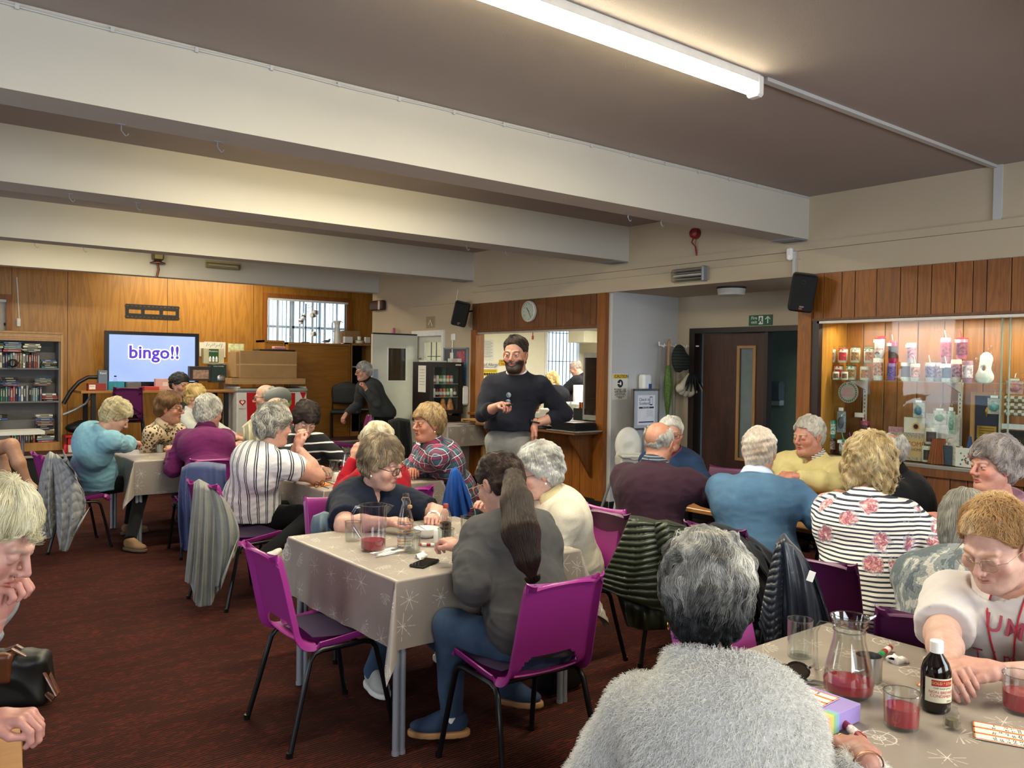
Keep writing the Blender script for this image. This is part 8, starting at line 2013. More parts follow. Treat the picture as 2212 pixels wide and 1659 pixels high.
for k in range(4):bx('engraving',INK,t,-.005,-.004,-w_*.45,w_*.45,.09+.02*k,.094+.02*k)
G().lathe([(0,0),(.006,.01),(.014,.05),(.008,.07),(0,.08)],10,(-.01,0,.24)).obj('emblem',mat('#b5923c',.3,.7,name='gold'),t)
for k in range(3):t=thing('purse',['topmost','middle','lowest'][k]+' checked purse in the stack at the right edge of the case','purse',(6.88,onx(2196,880,6.88)[1],ZS2+.052*(2-k)),0,'checked purses');V,Q=sdf_mesh(lambda P:rbox(P,(0,0,.025),(.05,.075,.024),.016),(-.08,-.1,-.01),(.08,.1,.06),.007);m_=NT('checked_leather');ck=m_.new('ShaderNodeTexChecker',i_Scale=38.0);ck.inputs['Color1'].default_value=srgb('#cfc8b8');ck.inputs['Color2'].default_value=srgb('#7a6a58');m_.link(m_.coord(),ck.inputs['Vector']);m_.base(ck.outputs[0]);obj('purse',mesh_of('purse',V,Q,m_.m),t)
t=thing('jewellery_rack','black jewellery rack with silver rings at the right edge','rack',(6.95,onx(2195,950,6.95)[1],ZF));bx('board',mat('#111113',.7,name='black_velvet'),t,0,.02,-.10,.12,0,.30);bx('tray',mat('#c9ccd0',.4,name='silver_tray'),t,-.01,.0,-.08,.10,.31,.35)
for k in range(16):G().tube([(-.006,-.07+.045*(k%4)+.010*cos(a_),.04+.06*(k//4)+.010*sin(a_)) for a_ in np.linspace(0,2*pi,9)],.0022,5,caps=False).obj('ring',STEEL,t)
t=thing('ribbon_rosette','blue folded cloth hanging beside the cards','cloth',dpos(2100,6.9,.97));G().add([(0,.01,.15),(0,.04,0),(0,-.03,.02),(.02,0,.15)],[(0,1,2),(0,3,1),(0,2,3)]).obj('cloth',mat('#24427a',.6,name='blue_cloth'),t,smooth=False)
# clothes hung on chairs
def drape(name,label,sheets,m,d,cat='jacket',seed=1,thick=.010):
 """garment hung over a chair back: each sheet is a surface between a top, a middle and a bottom line, with hanging pleats or quilted rows"""
 c0=at(*np.mean(sheets[0][0],0),d);base=np.array((c0[0],c0[1],0));t=thing(name,label,cat,tuple(base));nz=Noise(seed);n2=Noise(seed+4)
 def line(pts,u):
  p=np.array(pts,float);k=np.linspace(0,1,len(p));return np.stack([np.interp(u,k,p[:,0]),np.interp(u,k,p[:,1])],-1)
 for si,(T,M,B,o) in enumerate(sheets):
  nu,nv=84,96;u=np.linspace(0,1,nu);v=np.linspace(0,1,nv);U,Vv=np.meshgrid(u,v)
  k3=np.array((.25,.5,.25));lt,lm,lb=[np.apply_along_axis(lambda a:np.convolve(np.pad(a,4,'edge'),np.ones(9)/9,'valid'),0,line(q,u)) for q in (T,M,B)]
  w0,w1,w2=2*(Vv-.5)*(Vv-1),4*Vv*(1-Vv),2*Vv*(Vv-.5)
  X=w0*lt[None,:,0]+w1*lm[None,:,0]+w2*lb[None,:,0];Y=w0*lt[None,:,1]+w1*lm[None,:,1]+w2*lb[None,:,1]
  q3=np.stack([U*2.2,Vv*.7,U*0+seed*.3+si],-1).reshape(-1,3);warp=.08*nz(q3,2.2).reshape(U.shape)
  g_=np.clip(Vv*1.6,.12,1);ph=(U+warp)*o.get('n',5)*2*pi+si
  dep=o.get('amp',.02)*g_*(np.sin(ph)*.7+.3*np.sin(ph*2.1+1)+.35*n2(np.stack([U*3,Vv*1.6,U*0],-1).reshape(-1,3),3.1).reshape(U.shape))
  if o.get('rows'):
   rw=o['rows'];r_=np.abs(np.sin(pi*(Vv*rw+o.get('slant',0)*U+.25*nz(q3,5).reshape(U.shape)*.4)))**.45;mk=np.clip((o.get('umax',2)-U)*20,0,1)
   dep=dep-o.get('puff',.014)*r_*mk
   if o.get('cross'):dep=dep-o['puff']*.8*np.abs(np.sin(pi*(U*o['cross']-Vv*rw*.6)))**.45
  dep=dep-o.get('bulge',.05)*np.sin(pi*U)**.7*np.sin(pi*np.clip(.12+Vv*.75,0,1))+.07*np.clip(1-Vv/.07,0,1)**2+o.get('off',0)
  sh_=(dep*0+1.0)
  V=np.array([at(x_,y_,d+e_) for x_,y_,e_ in zip(X.ravel(),Y.ravel(),dep.ravel())])-base
  jj,ii=np.meshgrid(np.arange(nv-1),np.arange(nu-1),indexing='ij');b_=(jj*nu+ii).ravel();Q=np.stack([b_,b_+nu,b_+nu+1,b_+1],1)
  me=mesh_of('cloth',V,Q,m);bm=bmesh.new();bm.from_mesh(me);bmesh.ops.solidify(bm,geom=bm.faces[:],thickness=thick);bm.to_mesh(me);bm.free();me.polygons.foreach_set('use_smooth',np.ones(len(me.polygons),dtype=bool));obj(o.get('part','front_panel'),me,t)
 return t
NY=lambda c,r=.38:mat(c,r,var=.10,vs=30,bump=.3,bs=70,sheen=.05,name='nylon',bd=.004)
QU=dict(n=2.5,amp=.022,rows=10,puff=.012,cross=5,bulge=.09)
t=drape('quilted_coat','pale grey quilted coat hanging over the chair of the person in aqua',[([(98,985),(108,974),(118,980),(126,990)],[(80,1075),(92,1080),(106,1075),(118,1060)],[(88,1162),(100,1166),(112,1160),(122,1120)],QU),([(112,982),(122,980),(134,990),(146,1010)],[(118,1085),(135,1090),(165,1060),(184,1075)],[(122,1150),(130,1190),(146,1192),(172,1130)],dict(QU,off=-.05,part='sleeve'))],NY('#8f8e8d',.5),6.9,'coat',3)
for x,y in ((157,1120),(158,1158)):G().lathe([(0,-.004),(.012,0),(0,.004)],10).xf(None,at(x,y,6.74)-np.array(t.location)).obj('press_stud',STEEL,t)
drape('jacket','blue jacket hanging over the chair of the person in plum sweater',[([(392,1010),(412,999),(450,997),(490,1003)],[(383,1095),(410,1100),(450,1105),(490,1090)],[(390,1180),(402,1192),(425,1160),(450,1150),(484,1125)],dict(n=3.5,amp=.035,bulge=.07))],NY('#36406a',.6),6.62,'jacket',13)
drape('cardigan','light grey cardigan hanging over the chair of the striped blouse',[([(418,1042),(430,1034),(452,1046),(474,1060)],[(406,1170),(425,1172),(450,1165),(482,1150)],[(398,1256),(412,1262),(424,1312),(458,1308),(474,1262)],dict(n=4.5,amp=.028,bulge=.05)),([(455,1050),(468,1056),(482,1074)],[(462,1150),(490,1150),(518,1150)],[(462,1268),(478,1264),(492,1215)],dict(n=2.5,amp=.022,bulge=.06,off=-.02,part='sleeve'))],fabric('#8b8a84','#7a7973',fine=260),5.44,'cardigan',21)
PU=dict(n=1.6,amp=.018,rows=13,slant=1.6,puff=.020,bulge=.10)
drape('puffer_jacket','dark green puffer jacket hanging over a chair behind the aubergine sweater',[([(1360,1112),(1390,1116),(1430,1126),(1480,1134)],[(1322,1198),(1375,1212),(1430,1205),(1496,1205)],[(1288,1262),(1340,1290),(1400,1312),(1490,1335)],PU),([(1415,1124),(1440,1122),(1484,1136)],[(1412,1180),(1450,1170),(1500,1190)],[(1418,1240),(1450,1250),(1500,1262)],dict(PU,rows=7,off=-.06,part='sleeve')),([(1330,1280),(1400,1305),(1480,1320)],[(1340,1315),(1400,1335),(1480,1345)],[(1352,1352),(1400,1362),(1470,1358)],dict(n=3,amp=.02,bulge=.05,off=.05,part='lining'))],NY('#252b1c',.42),4.35,'jacket',31)
drape('coat','black coat with navy hood hanging behind the sky blue sweater',[([(1508,1152),(1540,1126),(1580,1138),(1625,1160),(1672,1195)],[(1515,1225),(1560,1225),(1620,1240),(1690,1250)],[(1525,1310),(1590,1335),(1650,1340),(1700,1330)],dict(n=4,amp=.05,bulge=.06)),([(1545,1140),(1590,1150),(1650,1195)],[(1560,1185),(1610,1200),(1660,1225)],[(1590,1235),(1640,1240),(1670,1250)],dict(n=2,amp=.03,bulge=.06,off=-.06,part='hood'))],NY('#10141c',.5),4.15,'coat',41)
t=drape('puffer_jacket','dark slate padded jacket with white tag, hanging beside the plum chair',[([(1678,1165),(1686,1160),(1694,1170),(1700,1185)],[(1652,1272),(1668,1280),(1682,1275),(1692,1270)],[(1640,1345),(1655,1395),(1675,1398),(1690,1385)],dict(PU,rows=14,slant=.6,puff=.014,bulge=.04,amp=.008)),([(1684,1158),(1694,1150),(1708,1168),(1730,1190)],[(1686,1270),(1715,1285),(1740,1262),(1766,1262)],[(1688,1375),(1715,1390),(1750,1378),(1792,1350)],dict(n=2.5,amp=.022,bulge=.05,off=-.02,part='body_panel'))],NY('#2a2f38',.32),3.3,'jacket',51)
G().box(-.012,.012,-.002,.002,-.02,.02).xf(rotz(-.9)@roty(.3),at(1752,1245,3.17)-np.array(t.location)).obj('care_tag',INKW,t)
drape('sweatshirt','bright blue sweatshirt hanging over the chair of the plaid shirt',[([(974,1014),(986,1007),(996,1022)],[(958,1070),(988,1062),(1014,1064)],[(954,1100),(985,1124),(1008,1118),(1020,1085)],dict(n=3,amp=.03,bulge=.07))],fabric('#1d4f9e','#173f82'),5.95,'sweatshirt',61)
drape('denim_jacket','pale denim jacket on the chair behind the navy T-shirt',[([(676,1114),(700,1104),(726,1110)],[(670,1135),(700,1135),(726,1138)],[(672,1158),(700,1166),(726,1168)],dict(n=2,amp=.02,bulge=.06))],fabric('#6d7c86','#56656f'),4.52,'jacket',71)
drape('cardigan','cream cardigan hanging between the plum sweater and the striped blouse',[([(522,922),(545,902),(576,900)],[(524,945),(550,940),(580,938)],[(524,972),(550,978),(582,972)],dict(n=3,amp=.03,bulge=.07))],fabric('#c9bf9f','#b3a988'),6.8,'cardigan',81)  # draped sheet stands in for the cream sleeve of an unbuilt sitter
drape('coat_pile','black coats hanging behind the white-haired person in red',[([(838,908),(860,902),(886,906)],[(832,980),(860,975),(892,980)],[(832,1095),(860,1100),(892,1092)],dict(n=3,amp=.05,bulge=.12))],fabric('#0e0e10'),8.8,'coats',91)
t=thing('shopping_bag','dark blue shopping bag under the table of the drinks fridge','bag',tuple(onz(1008,1020,0)));G().box(-.12,.12,-.10,.10,0,.42,bev=.02).obj('bag',mat('#10204a',.6,name='navy_bag'),t,smooth=False)
t=thing('shoulder_bag','black bag on the floor under the ponytailed person','bag',tuple(onz(1205,1490,0)));V,Q=sdf_mesh(lambda P:rbox(P,(0,0,.15),(.13,.07,.15),.05),(-.2,-.12,-.01),(.2,.12,.33),.01);obj('bag',mesh_of('bag',V,Q,mat('#0c0c0f',.35,name='black_leather')),t)
# handbag bottom left
hb_=onz(45,1528,0);t=thing('handbag','black handbag with brown leather flap and handles on the floor at the left','handbag',tuple(hb_+np.array((-.03,.08,0))),-.5)
V,Q=sdf_mesh(lambda P:smin(rbox(P,(0,0,.12),(.17,.08,.12),.04),cap(P,(-.14,0,.22),(.12,0,.20),.04),.03),(-.25,-.15,-.01),(.25,.15,.3),.0075);obj('bag',mesh_of('bag',V+vnormals(V,Q)*(folds(V,4,14)*.008)[:,None],Q,mat('#15130f',.5,name='black_nylon')),t)
LE=mat('#5a3018',.35,coat=.3,name='brown_leather');V,Q=sdf_mesh(lambda P:rbox(P,(-.02,-.06,.19),(.055,.035,.07),.02),(-.1,-.12,.08),(.1,0,.3),.006);obj('flap',mesh_of('flap',V,Q,LE),t)
V,Q=sdf_mesh(lambda P:rbox(P,(-.12,-.05,.21),(.05,.04,.035),.02),(-.2,-.12,.12),(.0,.04,.3),.006);obj('flap',mesh_of('flap',V,Q,mat('#7a5a34',.4,name='tan_leather')),t)
for k in (0,1):G().tube([(-.05,-.02+.05*k,.24),(.02,-.04+.05*k,.27),(.14,-.05+.05*k,.20),(.22,-.06+.03*k,.05),(.20,-.05+.03*k,.02),(.12,-.04,.10)],.011,8,flat=.6).obj('handle',LE,t)
G().tube([(-.06+.02*cos(a_),-.10,.15+.02*sin(a_)) for a_ in np.linspace(0,2*pi,12)],.005,6,caps=False).obj('ring',mat('#b59a58',.3,.9,name='brass_ring'),t)
q=[onz(x,y,.62) for x,y in ((43,1568),(52,1700),(-120,1760),(-110,1610))];t=thing('wooden_table','light wooden table corner at the bottom left edge','table',tuple(q[0]*np.array((1,1,0))));o_=q[0]*np.array((1,1,0))
G().add([p-o_ for p in q]+[p-o_-np.array((0,0,.03)) for p in q],[(0,3,2,1),(4,5,6,7),(0,1,5,4),(1,2,6,5),(2,3,7,6),(3,0,4,7)]).obj('tabletop',wood('#a9743a','#9c6a33','#8f5f2c',axis='X',name='pale_pine'),t,smooth=False)
for p in q:p=p-o_;c_=(np.mean(q,0)-o_);p=p*.88+c_*.12;G().tube([(p[0],p[1],0),(p[0],p[1],.59)],.015,8).obj('leg',BEECH,t)
lg=thing('person','person cut off by the left edge, black polka dot skirt, crossed legs and white sandals','person',tuple(onz(-10,1060,0)));lb=np.array(lg.location)
fl_=lambda x,y,d:at(x,y,d)-lb
d_=9.2;pts=[fl_(-40,975,d_),fl_(24,962,d_-.1),fl_(40,1000,d_-.1),fl_(60,1040,d_-.05)];P2=[fl_(-40,985,d_+.1),fl_(0,985,d_+.1),fl_(10,1020,d_+.1),fl_(14,1052,d_+.1)];ft_=[fl_(60,1042,d_-.05),fl_(76,1052,d_-.05)]
V,Q=sdf_mesh(lambda P:smin(smin(chain(P,pts,[.09,.075,.07,.035],.03),chain(P,P2,[.09,.07,.06,.04],.03),.01),cap(P,ft_[0],ft_[1],.038,.028),.03),np.min(pts+P2,0)-.12,np.max(pts+P2+ft_,0)+.12,.010);obj('body',mesh_of('body',V,Q,SKIN,True,np.tile(np.array((.50,.27,.17)),(len(V),1))),lg)
V,Q=sdf_mesh(lambda P:smin(cap(P,fl_(-60,970,d_),fl_(18,962,d_-.1),.13,.095),cap(P,fl_(-60,985,d_),fl_(4,985,d_),.13,.09),.05),fl_(-80,1020,d_)-.1,fl_(40,930,d_)+.2,.012);obj('skirt',mesh_of('skirt',V,Q,spots('#0c0c10','#d8d6d2',30,.20,'polka_dots')),lg)
G().tube([fl_(40,1038,d_-.13),fl_(52,1042,d_-.13),fl_(62,1036,d_-.12)],.007,6).tube([fl_(45,1052,d_-.1),fl_(60,1056,d_-.1),fl_(80,1055,d_-.1)],.012,6).tube([fl_(60,1040,d_-.12),fl_(70,1046,d_-.10),fl_(78,1054,d_-.1)],.006,6).obj('sandal',mat('#d5cfc4',.5,name='white_leather2'),lg)
# things on the tables
TZ=.7455
def tp(x,y,z=TZ):p=onz(x,y,z);return (p[0],p[1],z)
TG=glassmat('tumbler_glass',(.92,.94,.93),.02,.42)
def glass_(x,y,label,r=.038,h=.10,liq=0.0,lc='#a81c34',grp='glasses on the tables'):
 t=thing('drinking_glass',label,'glass',tp(x,y),0,grp)
 G().lathe([(r*.90,0),(r*.94,.004),(r,h),(r-.002,h),(r*.92-.002,.008),(0,.008)],28).obj('tumbler',TG,t);G().tube([(r*cos(a_),r*sin(a_),h) for a_ in np.linspace(0,2*pi,29)],.0014,6,caps=False).obj('rim',glassmat('rim_glass',(.72,.76,.76),.03,.8),t)
 if liq:G().lathe([(0,.009),(r*.91,.009),(r*.94,liq),(0,liq)],24).obj('drink',mat(lc,.08,var=.03,alpha=.80,name='drink'),t)
 return t
glass_(1727,1418,'tall empty glass at the far corner of the right foreground table',.038,.115,.0)
glass_(1947,1568,'short glass of red juice in front of the vinegar bottle',.043,.085,.050)
glass_(2205,1535,'glass of red juice cut off by the right edge',.045,.095,.050)
glass_(762,1168,'empty glass behind the ribbed jug on the centre table',.040,.095);glass_(890,1192,'empty glass in front of the striped bottle on the centre table',.041,.095);glass_(963,1182,'glass with a little red juice beside the sauce bottle on the centre table',.040,.090,.030);glass_(1010,1150,'empty glass held by the ponytailed person',.038,.085)
glass_(707,1037,'glass with a little red drink and a straw on the middle table',.038,.095,.022);glass_(722,1018,'empty glass at the back of the middle table',.042,.095)
glass_(362,976,'glass of yellow squash on the left table',.040,.085,.055,'#b5b52a');glass_(565,937,'glass of orange juice on the small wooden table',.036,.09,.05,'#d89a1c')
glass_(2022,1195,'wide glass of water between the elderly sitters at the wood table',.042,.10,.05,'#b9b5a8');glass_(1733,1085,'pepper glass on the wood table beside the sky blue sweater',.026,.07,.04,'#8a8070')
def jug(x,y,label,s=1.0,liq=.045,a=0):
 t=thing('juice_jug',label,'jug',tp(x,y),a,'glass jugs')
 pr=[(.050,0),(.062,.012),(.066,.040),(.058,.085),(.042,.150),(.040,.175),(.046,.200),(.050,.212)]
 G().lathe([(r*s,z*s) for r,z in pr]+[((r-.002)*s,z*s) for r,z in pr[::-1][:-1]]+[(0,.006)],32).obj('glass',TG,t)
 for z,r in ((.175,.041),(.190,.044),(.212,.050)):G().tube([(r*s*cos(a_),r*s*sin(a_),z*s) for a_ in np.linspace(0,2*pi,29)],.0022*s,6,caps=False).obj('rim',glassmat('rim_glass',(.72,.76,.76),.03,.8),t)
 G().lathe([(0,.008*s),(.048*s,.009*s),(.061*s,.016*s),(.0645*s,liq*s),(0,liq*s)],30).obj('juice',mat('#a81c34',.08,var=.03,alpha=.80,name='drink'),t)
 G().tube([(-.042*s,0,.185*s),(-.075*s,0,.190*s),(-.088*s,0,.165*s),(-.086*s,0,.09*s),(-.082*s,0,.06*s)],.0065*s,10).obj('handle',TG,t)
 G().tube([(.045*s,-.015*s,.212*s),(.062*s,0,.218*s),(.045*s,.015*s,.212*s)],.005*s,8).obj('spout',TG,t)
jug(1832,1500,'glass jug with red juice on the right foreground table',1.0,.040,radians(-50));jug(752,1025,'glass jug of red juice on the middle table',1.0,.07,2.2)
t=thing('ribbed_jug','tall ribbed clear plastic jug with red juice on the centre table','jug',tp(806,1188),radians(-45));RJ=glassmat('ribbed_plastic',(.84,.83,.88),.05,.50)
n=72;V=[];F=[]
for r,z in ((.050,0),(.056,.012),(.0605,.15),(.0625,.215)):V+=[(r*(1+.018*(i%2))*cos(2*pi*i/n),r*(1+.018*(i%2))*sin(2*pi*i/n),z) for i in range(n)]
for j in range(3):F+=[(j*n+i,j*n+(i+1)%n,(j+1)*n+(i+1)%n,(j+1)*n+i) for i in range(n)]
G().add(V,F).obj('body',RJ,t);G().tube([(.0625*cos(a_),.0625*sin(a_),.215) for a_ in np.linspace(0,2*pi,33)],.002,6,caps=False).tube([(.058,-.03,.215),(.098,0,.212),(.058,.03,.215)],.002,6).obj('rim',glassmat('rim_glass',(.72,.76,.76),.03,.8),t)
G().add([(.058,-.03,.215),(.098,0,.212),(.058,.03,.215),(.060,0,.165)],[(0,1,3),(1,2,3)]).obj('spout',RJ,t);G().tube([(-.060,0,.205),(-.085,0,.20),(-.103,0,.17),(-.100,0,.11),(-.062,0,.055)],.007,10).obj('handle',RJ,t);G().lathe([(0,.005),(.048,.006),(.055,.013),(.057,.05),(0,.05)],30).obj('juice',mat('#a81c34',.08,var=.03,alpha=.80,name='drink'),t)
t=bottle('swing_top_bottle','clear swing-top bottle with coloured rings on the centre table',tp(875,1184),[(.034,0),(.037,.01),(.037,.135),(.030,.165),(.016,.215),(.013,.245),(.014,.262)],0,0,0,None,TG)
for k,cc in enumerate(('#2a3a7a','#c98a2c','#b5452c','#6a8a9a','#2a3a7a','#c98a2c','#8a9a9a','#b5452c','#2a3a7a','#c98a2c')):G().tube([(.0375*cos(a_),.0375*sin(a_),.012+.0135*k) for a_ in np.linspace(0,2*pi,29)],.0014,5,caps=False).obj('painted_ring',mat(cc,.5,name='ring_paint'),t)
G().lathe([(.0145,.24),(.017,.245),(.017,.262),(.0,.263)],16).obj('neck_ring',TG,t);G().tube([(-.016,0,.225),(-.022,0,.235),(-.016,0,.245),(.018,0,.24),(.026,0,.22),(.024,0,.20)],.002,6).lathe([(0,-.010),(.010,-.006),(.012,0),(.010,.008),(0,.010)],12,(.024,0,.195)).obj('stopper',mat('#b58a58',.5,name='cork_tan'),t)
bottle('sauce_bottle','clear plastic bottle of dark vinegar with red cap on the centre table',tp(962,1160),[(.028,0),(.031,.006),(.031,.10),(.024,.125),(.012,.145),(.012,.150)],.148,.014,.022,mat('#8a2c22',.4,name='brick_cap'),TG,liq=[(0,.004),(.029,.006),(.029,.075),(0,.075)],liqm=mat('#24100c',.1,alpha=.93,name='vinegar'))
bottle('sauce_bottle','clear bottle with red cap beside the jug on the middle table',tp(772,1012),[(.028,0),(.031,.006),(.031,.10),(.024,.13),(.012,.15),(.012,.155)],.15,.014,.022,mat('#8a2c22',.4,name='brick_cap'),TG)
t=bottle('condiment_bottle','dark bottle of non brewed condiment with white cap on the right foreground table',tp(2020,1532),[(.032,0),(.0365,.008),(.0365,.105),(.030,.125),(.014,.148),(.013,.155)],.150,.0165,.030,INKW,mat('#140a08',.08,var=0,name='dark_vinegar'),liq=[(0,.01),(.01,.01),(.01,.02)],liqm=BLACK)
def wrap_text(t,body,size,r,z,m,ang,name='lettering',maxw=None):
 me=text(name,body,size,m,None,(0,0,0),(0,0,0),raw=True,ext=.0);co=np.empty(len(me.vertices)*3,np.float32);me.vertices.foreach_get('co',co);co=co.reshape(-1,3)
 a_=ang+co[:,0]/r;q=np.stack([r*np.cos(a_),r*np.sin(a_),z+co[:,1]],1).astype(np.float32);me.vertices.foreach_set('co',q.ravel());me.update();return obj(name,me,t)
def wrap_band(t,r,z0,z1,a0,a1,m,name='label'):return G().add([(r*cos(a_),r*sin(a_),z) for z in (z0,z1) for a_ in np.linspace(a0,a1,15)],[(i,i+1,16+i,15+i) for i in range(14)]).obj(name,m,t)
va=radians(-128)
wrap_band(t,.0370,.030,.092,va-1.2,va+1.2,mat('#cfc8ac',.5,name='cream_label'));wrap_band(t,.0373,.072,.088,va-.75,va+.75,mat('#9a2028',.5,name='red_label'),'label_panel')
wrap_text(t,'GOLD ★ STAR'.replace('★','*'),.0095,.0377,.080,mat('#e0c068',.5,name='gold_print'),va);wrap_text(t,'NON BREWED\nCONDIMENT',.0105,.0375,.052,INKR,va);wrap_text(t,'CHIP SHOP STYLE',.006,.0375,.067,INK,va);wrap_text(t,'250ml',.007,.0375,.035,INK,va+.5)
def pot(x,y,label,r=.036,h=.07):t=thing('steel_pot',label,'pot',tp(x,y),0,'stainless pots');G().lathe([(r*.96,0),(r,.004),(r,h),(r-.002,h),(r-.003,.006),(0,.005)],28).obj('pot',STEEL,t);G().box(-r-.03,-r,-.008,.008,h*.5,h*.58,bev=.002).obj('handle',STEEL,t,smooth=False)
pot(1876,1468,'stainless steel sugar pot behind the glass jug on the right');pot(345,977,'stainless steel pot on the left table beside the squash',.034,.075);pot(550,934,'stainless steel pot with spoon on the small wooden table',.034,.07)
for k,(x,y,l) in enumerate(((945,1172,'white salt cellar beside the bowl on the centre table'),(738,1036,'white salt cellar on the middle table'),(727,1040,'white pepper cellar touching the salt on the middle table'))):t=thing('salt_cellar',l,'salt cellar',tp(x,y),0,'white cruets');G().lathe([(.020,0),(.021,.004),(.021,.060),(.017,.066),(0,.067)],20).obj('cellar',WHITEGL,t)
t=thing('bowl','white bowl with a spoon beside the striped bottle','bowl',tp(921,1160));G().lathe([(.030,0),(.034,.004),(.062,.030),(.066,.048),(.063,.048),(.058,.030),(.03,.008),(0,.007)],32).obj('bowl',WHITEGL,t);G().tube([(.02,.0,.02),(-.03,.02,.055),(-.07,.04,.09)],.0035,6).obj('spoon',STEEL,t)
t=thing('bowl','white bowl with dark rim on the left table','bowl',tp(378,968));G().lathe([(.028,0),(.032,.004),(.056,.03),(.058,.045),(.055,.045),(.03,.008),(0,.007)],26).obj('bowl',WHITEGL,t)
t=thing('milk_jug','glass jug of milk on the middle table','jug',tp(682,1036));G().lathe([(.038,0),(.044,.01),(.046,.06),(.040,.095),(.042,.105)],24).obj('glass',TG,t);G().lathe([(0,.003),(.041,.008),(.044,.055),(0,.06)],22).obj('milk',mat('#e2dfc8',.3,name='milk'),t)
t=thing('salt_shaker','small cut glass shaker in front of the dark bottle','shaker',tp(2056,1572));G().lathe([(.020,0),(.022,.006),(.019,.012),(.020,.022),(.016,.028),(.017,.038),(.012,.044),(.012,.052),(0,.056)],10).obj('glass',TG,t,ang=5);G().lathe([(0,.004),(.016,.006),(.014,.022),(0,.022)],10).obj('pepper',mat('#6a6048',.8,name='pepper'),t)
t=thing('patterned_cup','glass with lace pattern on the wood table by the floral top','glass',tp(1990,1150));G().lathe([(.03,0),(.036,.03),(.032,.085),(.034,.09)],24).obj('cup',glassmat('lace_glass',(.85,.84,.8),.1),t)
t=thing('patterned_cup','small tea light glass with herbs on the wood table','glass',tp(2008,1198));G().lathe([(.018,0),(.026,.02),(.024,.05),(.018,.065)],20).obj('cup',TG,t);G().lathe([(0,.004),(.023,.02),(.022,.035),(0,.036)],16).obj('herbs',mat('#6a6a4a',.8,name='herbs'),t)
def marker(x,y,a,label,cap_c,grp='bingo markers',z=0,s=1.0):
 t=thing('marker_pen',label,'pen',tp(x,y),a,grp);R_=roty(pi/2)
 G().lathe([(.0,0),(.009,0),(.0095,.075),(.0,.075)],16).xf(R_,(-.04,0,.0095)).obj('barrel',mat('#8f1c26',.3,name='red_barrel'),t);G().lathe([(0,0),(.0098,0),(.0090,.022),(0,.024)],16).xf(R_,(.035,0,.0095)).obj('cap',mat(cap_c,.3,name='cap'),t);G().lathe([(.0097,0),(.0097,.030)],12).xf(R_,(-.02,0,.0095)).obj('printed_band',mat('#d8c9c4',.5,var=.4,vs=200,name='print'),t)
 t.scale=(s,s,s);return t
marker(1914,1412,radians(190),'red marker with green cap beside the tissue','#2a8a4a');marker(1842,1588,radians(60),'red marker with blue cap held by the person in fluffy jumper','#2a6aa8',s=1.1);marker(918,1180,radians(-40),'red marker with white cap on the centre table','#e0ddd6',s=.8);marker(388,979,radians(0),'red marker on the left table','#c9c5c0',s=.8);marker(1752,1108,radians(200),'red marker on the orange card of the wood table','#a82030')
def crumple(x,y,r,label):t=thing('tissue',label,'tissue',tp(x,y));nz=Noise(int(x));V,Q=sdf_mesh(lambda P:ell(P,(0,0,r*.4),(r,r*.75,r*.45))+.013*nz(P,95)+.005*nz(P[:,::-1],220),(-r*1.5,-r*1.3,-.01),(r*1.5,r*1.3,r*1.3),.003);obj('tissue',mesh_of('tissue',V,Q,mat('#dedbd6',.9,name='tissue')),t)
crumple(1938,1428,.024,'crumpled tissue beside the green capped marker');crumple(912,1205,.022,'folded white tissue by the phone on the centre table')
t=thing('phone','black phone in a dark case lying on the centre table','phone',tp(917,1219),radians(-62));G().box(-.037,.037,-.075,.075,0,.011,bev=.005).obj('case',mat('#15140f',.5,name='dark_case'),t,smooth=False);bx('screen',mat('#08080a',.05,name='dark_glass'),t,-.033,.033,-.071,.071,.011,.0118)
t=thing('napkin','white napkin under the cutlery on the centre table','napkin',tp(838,1192),.3);bx('napkin',INKW,t,-.075,.075,-.045,.045,0,.002)
def fork(x,y,a,label,kn=False,m=STEEL):
 t=thing('knife' if kn else 'fork',label,'cutlery',tp(x,y,TZ+.004),a);g=G();g.tube([(-.09,0,.003),(-.02,0,.004),(.02,0,.003)],[.0045,.003,.0028],8,flat=.5)
 if kn:g.box(.02,.11,-.006,.006,.002,.0035,bev=.001)
 else:
  g.box(.02,.05,-.010,.010,.002,.004,bev=.001)
  for k in range(4):g.box(.05,.085,-.010+.0058*k,-.0075+.0058*k,.003,.0045)
 g.obj('cutlery',m,t,smooth=False)
fork(840,1190,radians(15),'steel fork lying on the napkin');fork(846,1196,radians(9),'steel knife lying beside the fork',True);fork(1718,1466,radians(-70),'steel fork beside the sunglasses on the right foreground table')
def bingo(x,y,a,label,w_=.085,h_=.065,z=TZ,rows=3,grid=3,seed=1):
 t=thing('bingo_card',label,'bingo card',(*tp(x,y,z)[:2],z),a,'bingo cards');OR=mat('#d0702c',.7,name='orange_print');bx('card',mat('#e6e0d4',.7,name='card_white'),t,-w_,w_,-h_,h_,0,.0012);r=random.Random(seed)
 for k in range(grid+1):yy=-h_+2*h_*k/grid;bx('orange_band',OR,t,-w_,w_,max(-h_,yy-.004),min(h_,yy+.004),.0012,.0016)
 for s in (-1,1):bx('orange_band',OR,t,s*w_-.003 if s>0 else -w_,w_ if s>0 else -w_+.003,-h_,h_,.0012,.0016)
 for k in range(grid):
  body='\n'.join('  '.join(('%2d'%r.randint(1,89)) if r.random()<.62 else '    ' for _ in range(7)) for _ in range(3));text('numbers',body,2*h_/grid/4.2,INK,t,(0,-h_+2*h_*(k+.5)/grid,.0014),(0,0,0),ext=.0002)
 return t
bingo(2040,1475,radians(12),'bingo card under the hands of the SUMMER shirt',.075,.055);bingo(2190,1592,radians(-65),'bingo card at the bottom right corner',.085,.055,seed=4)
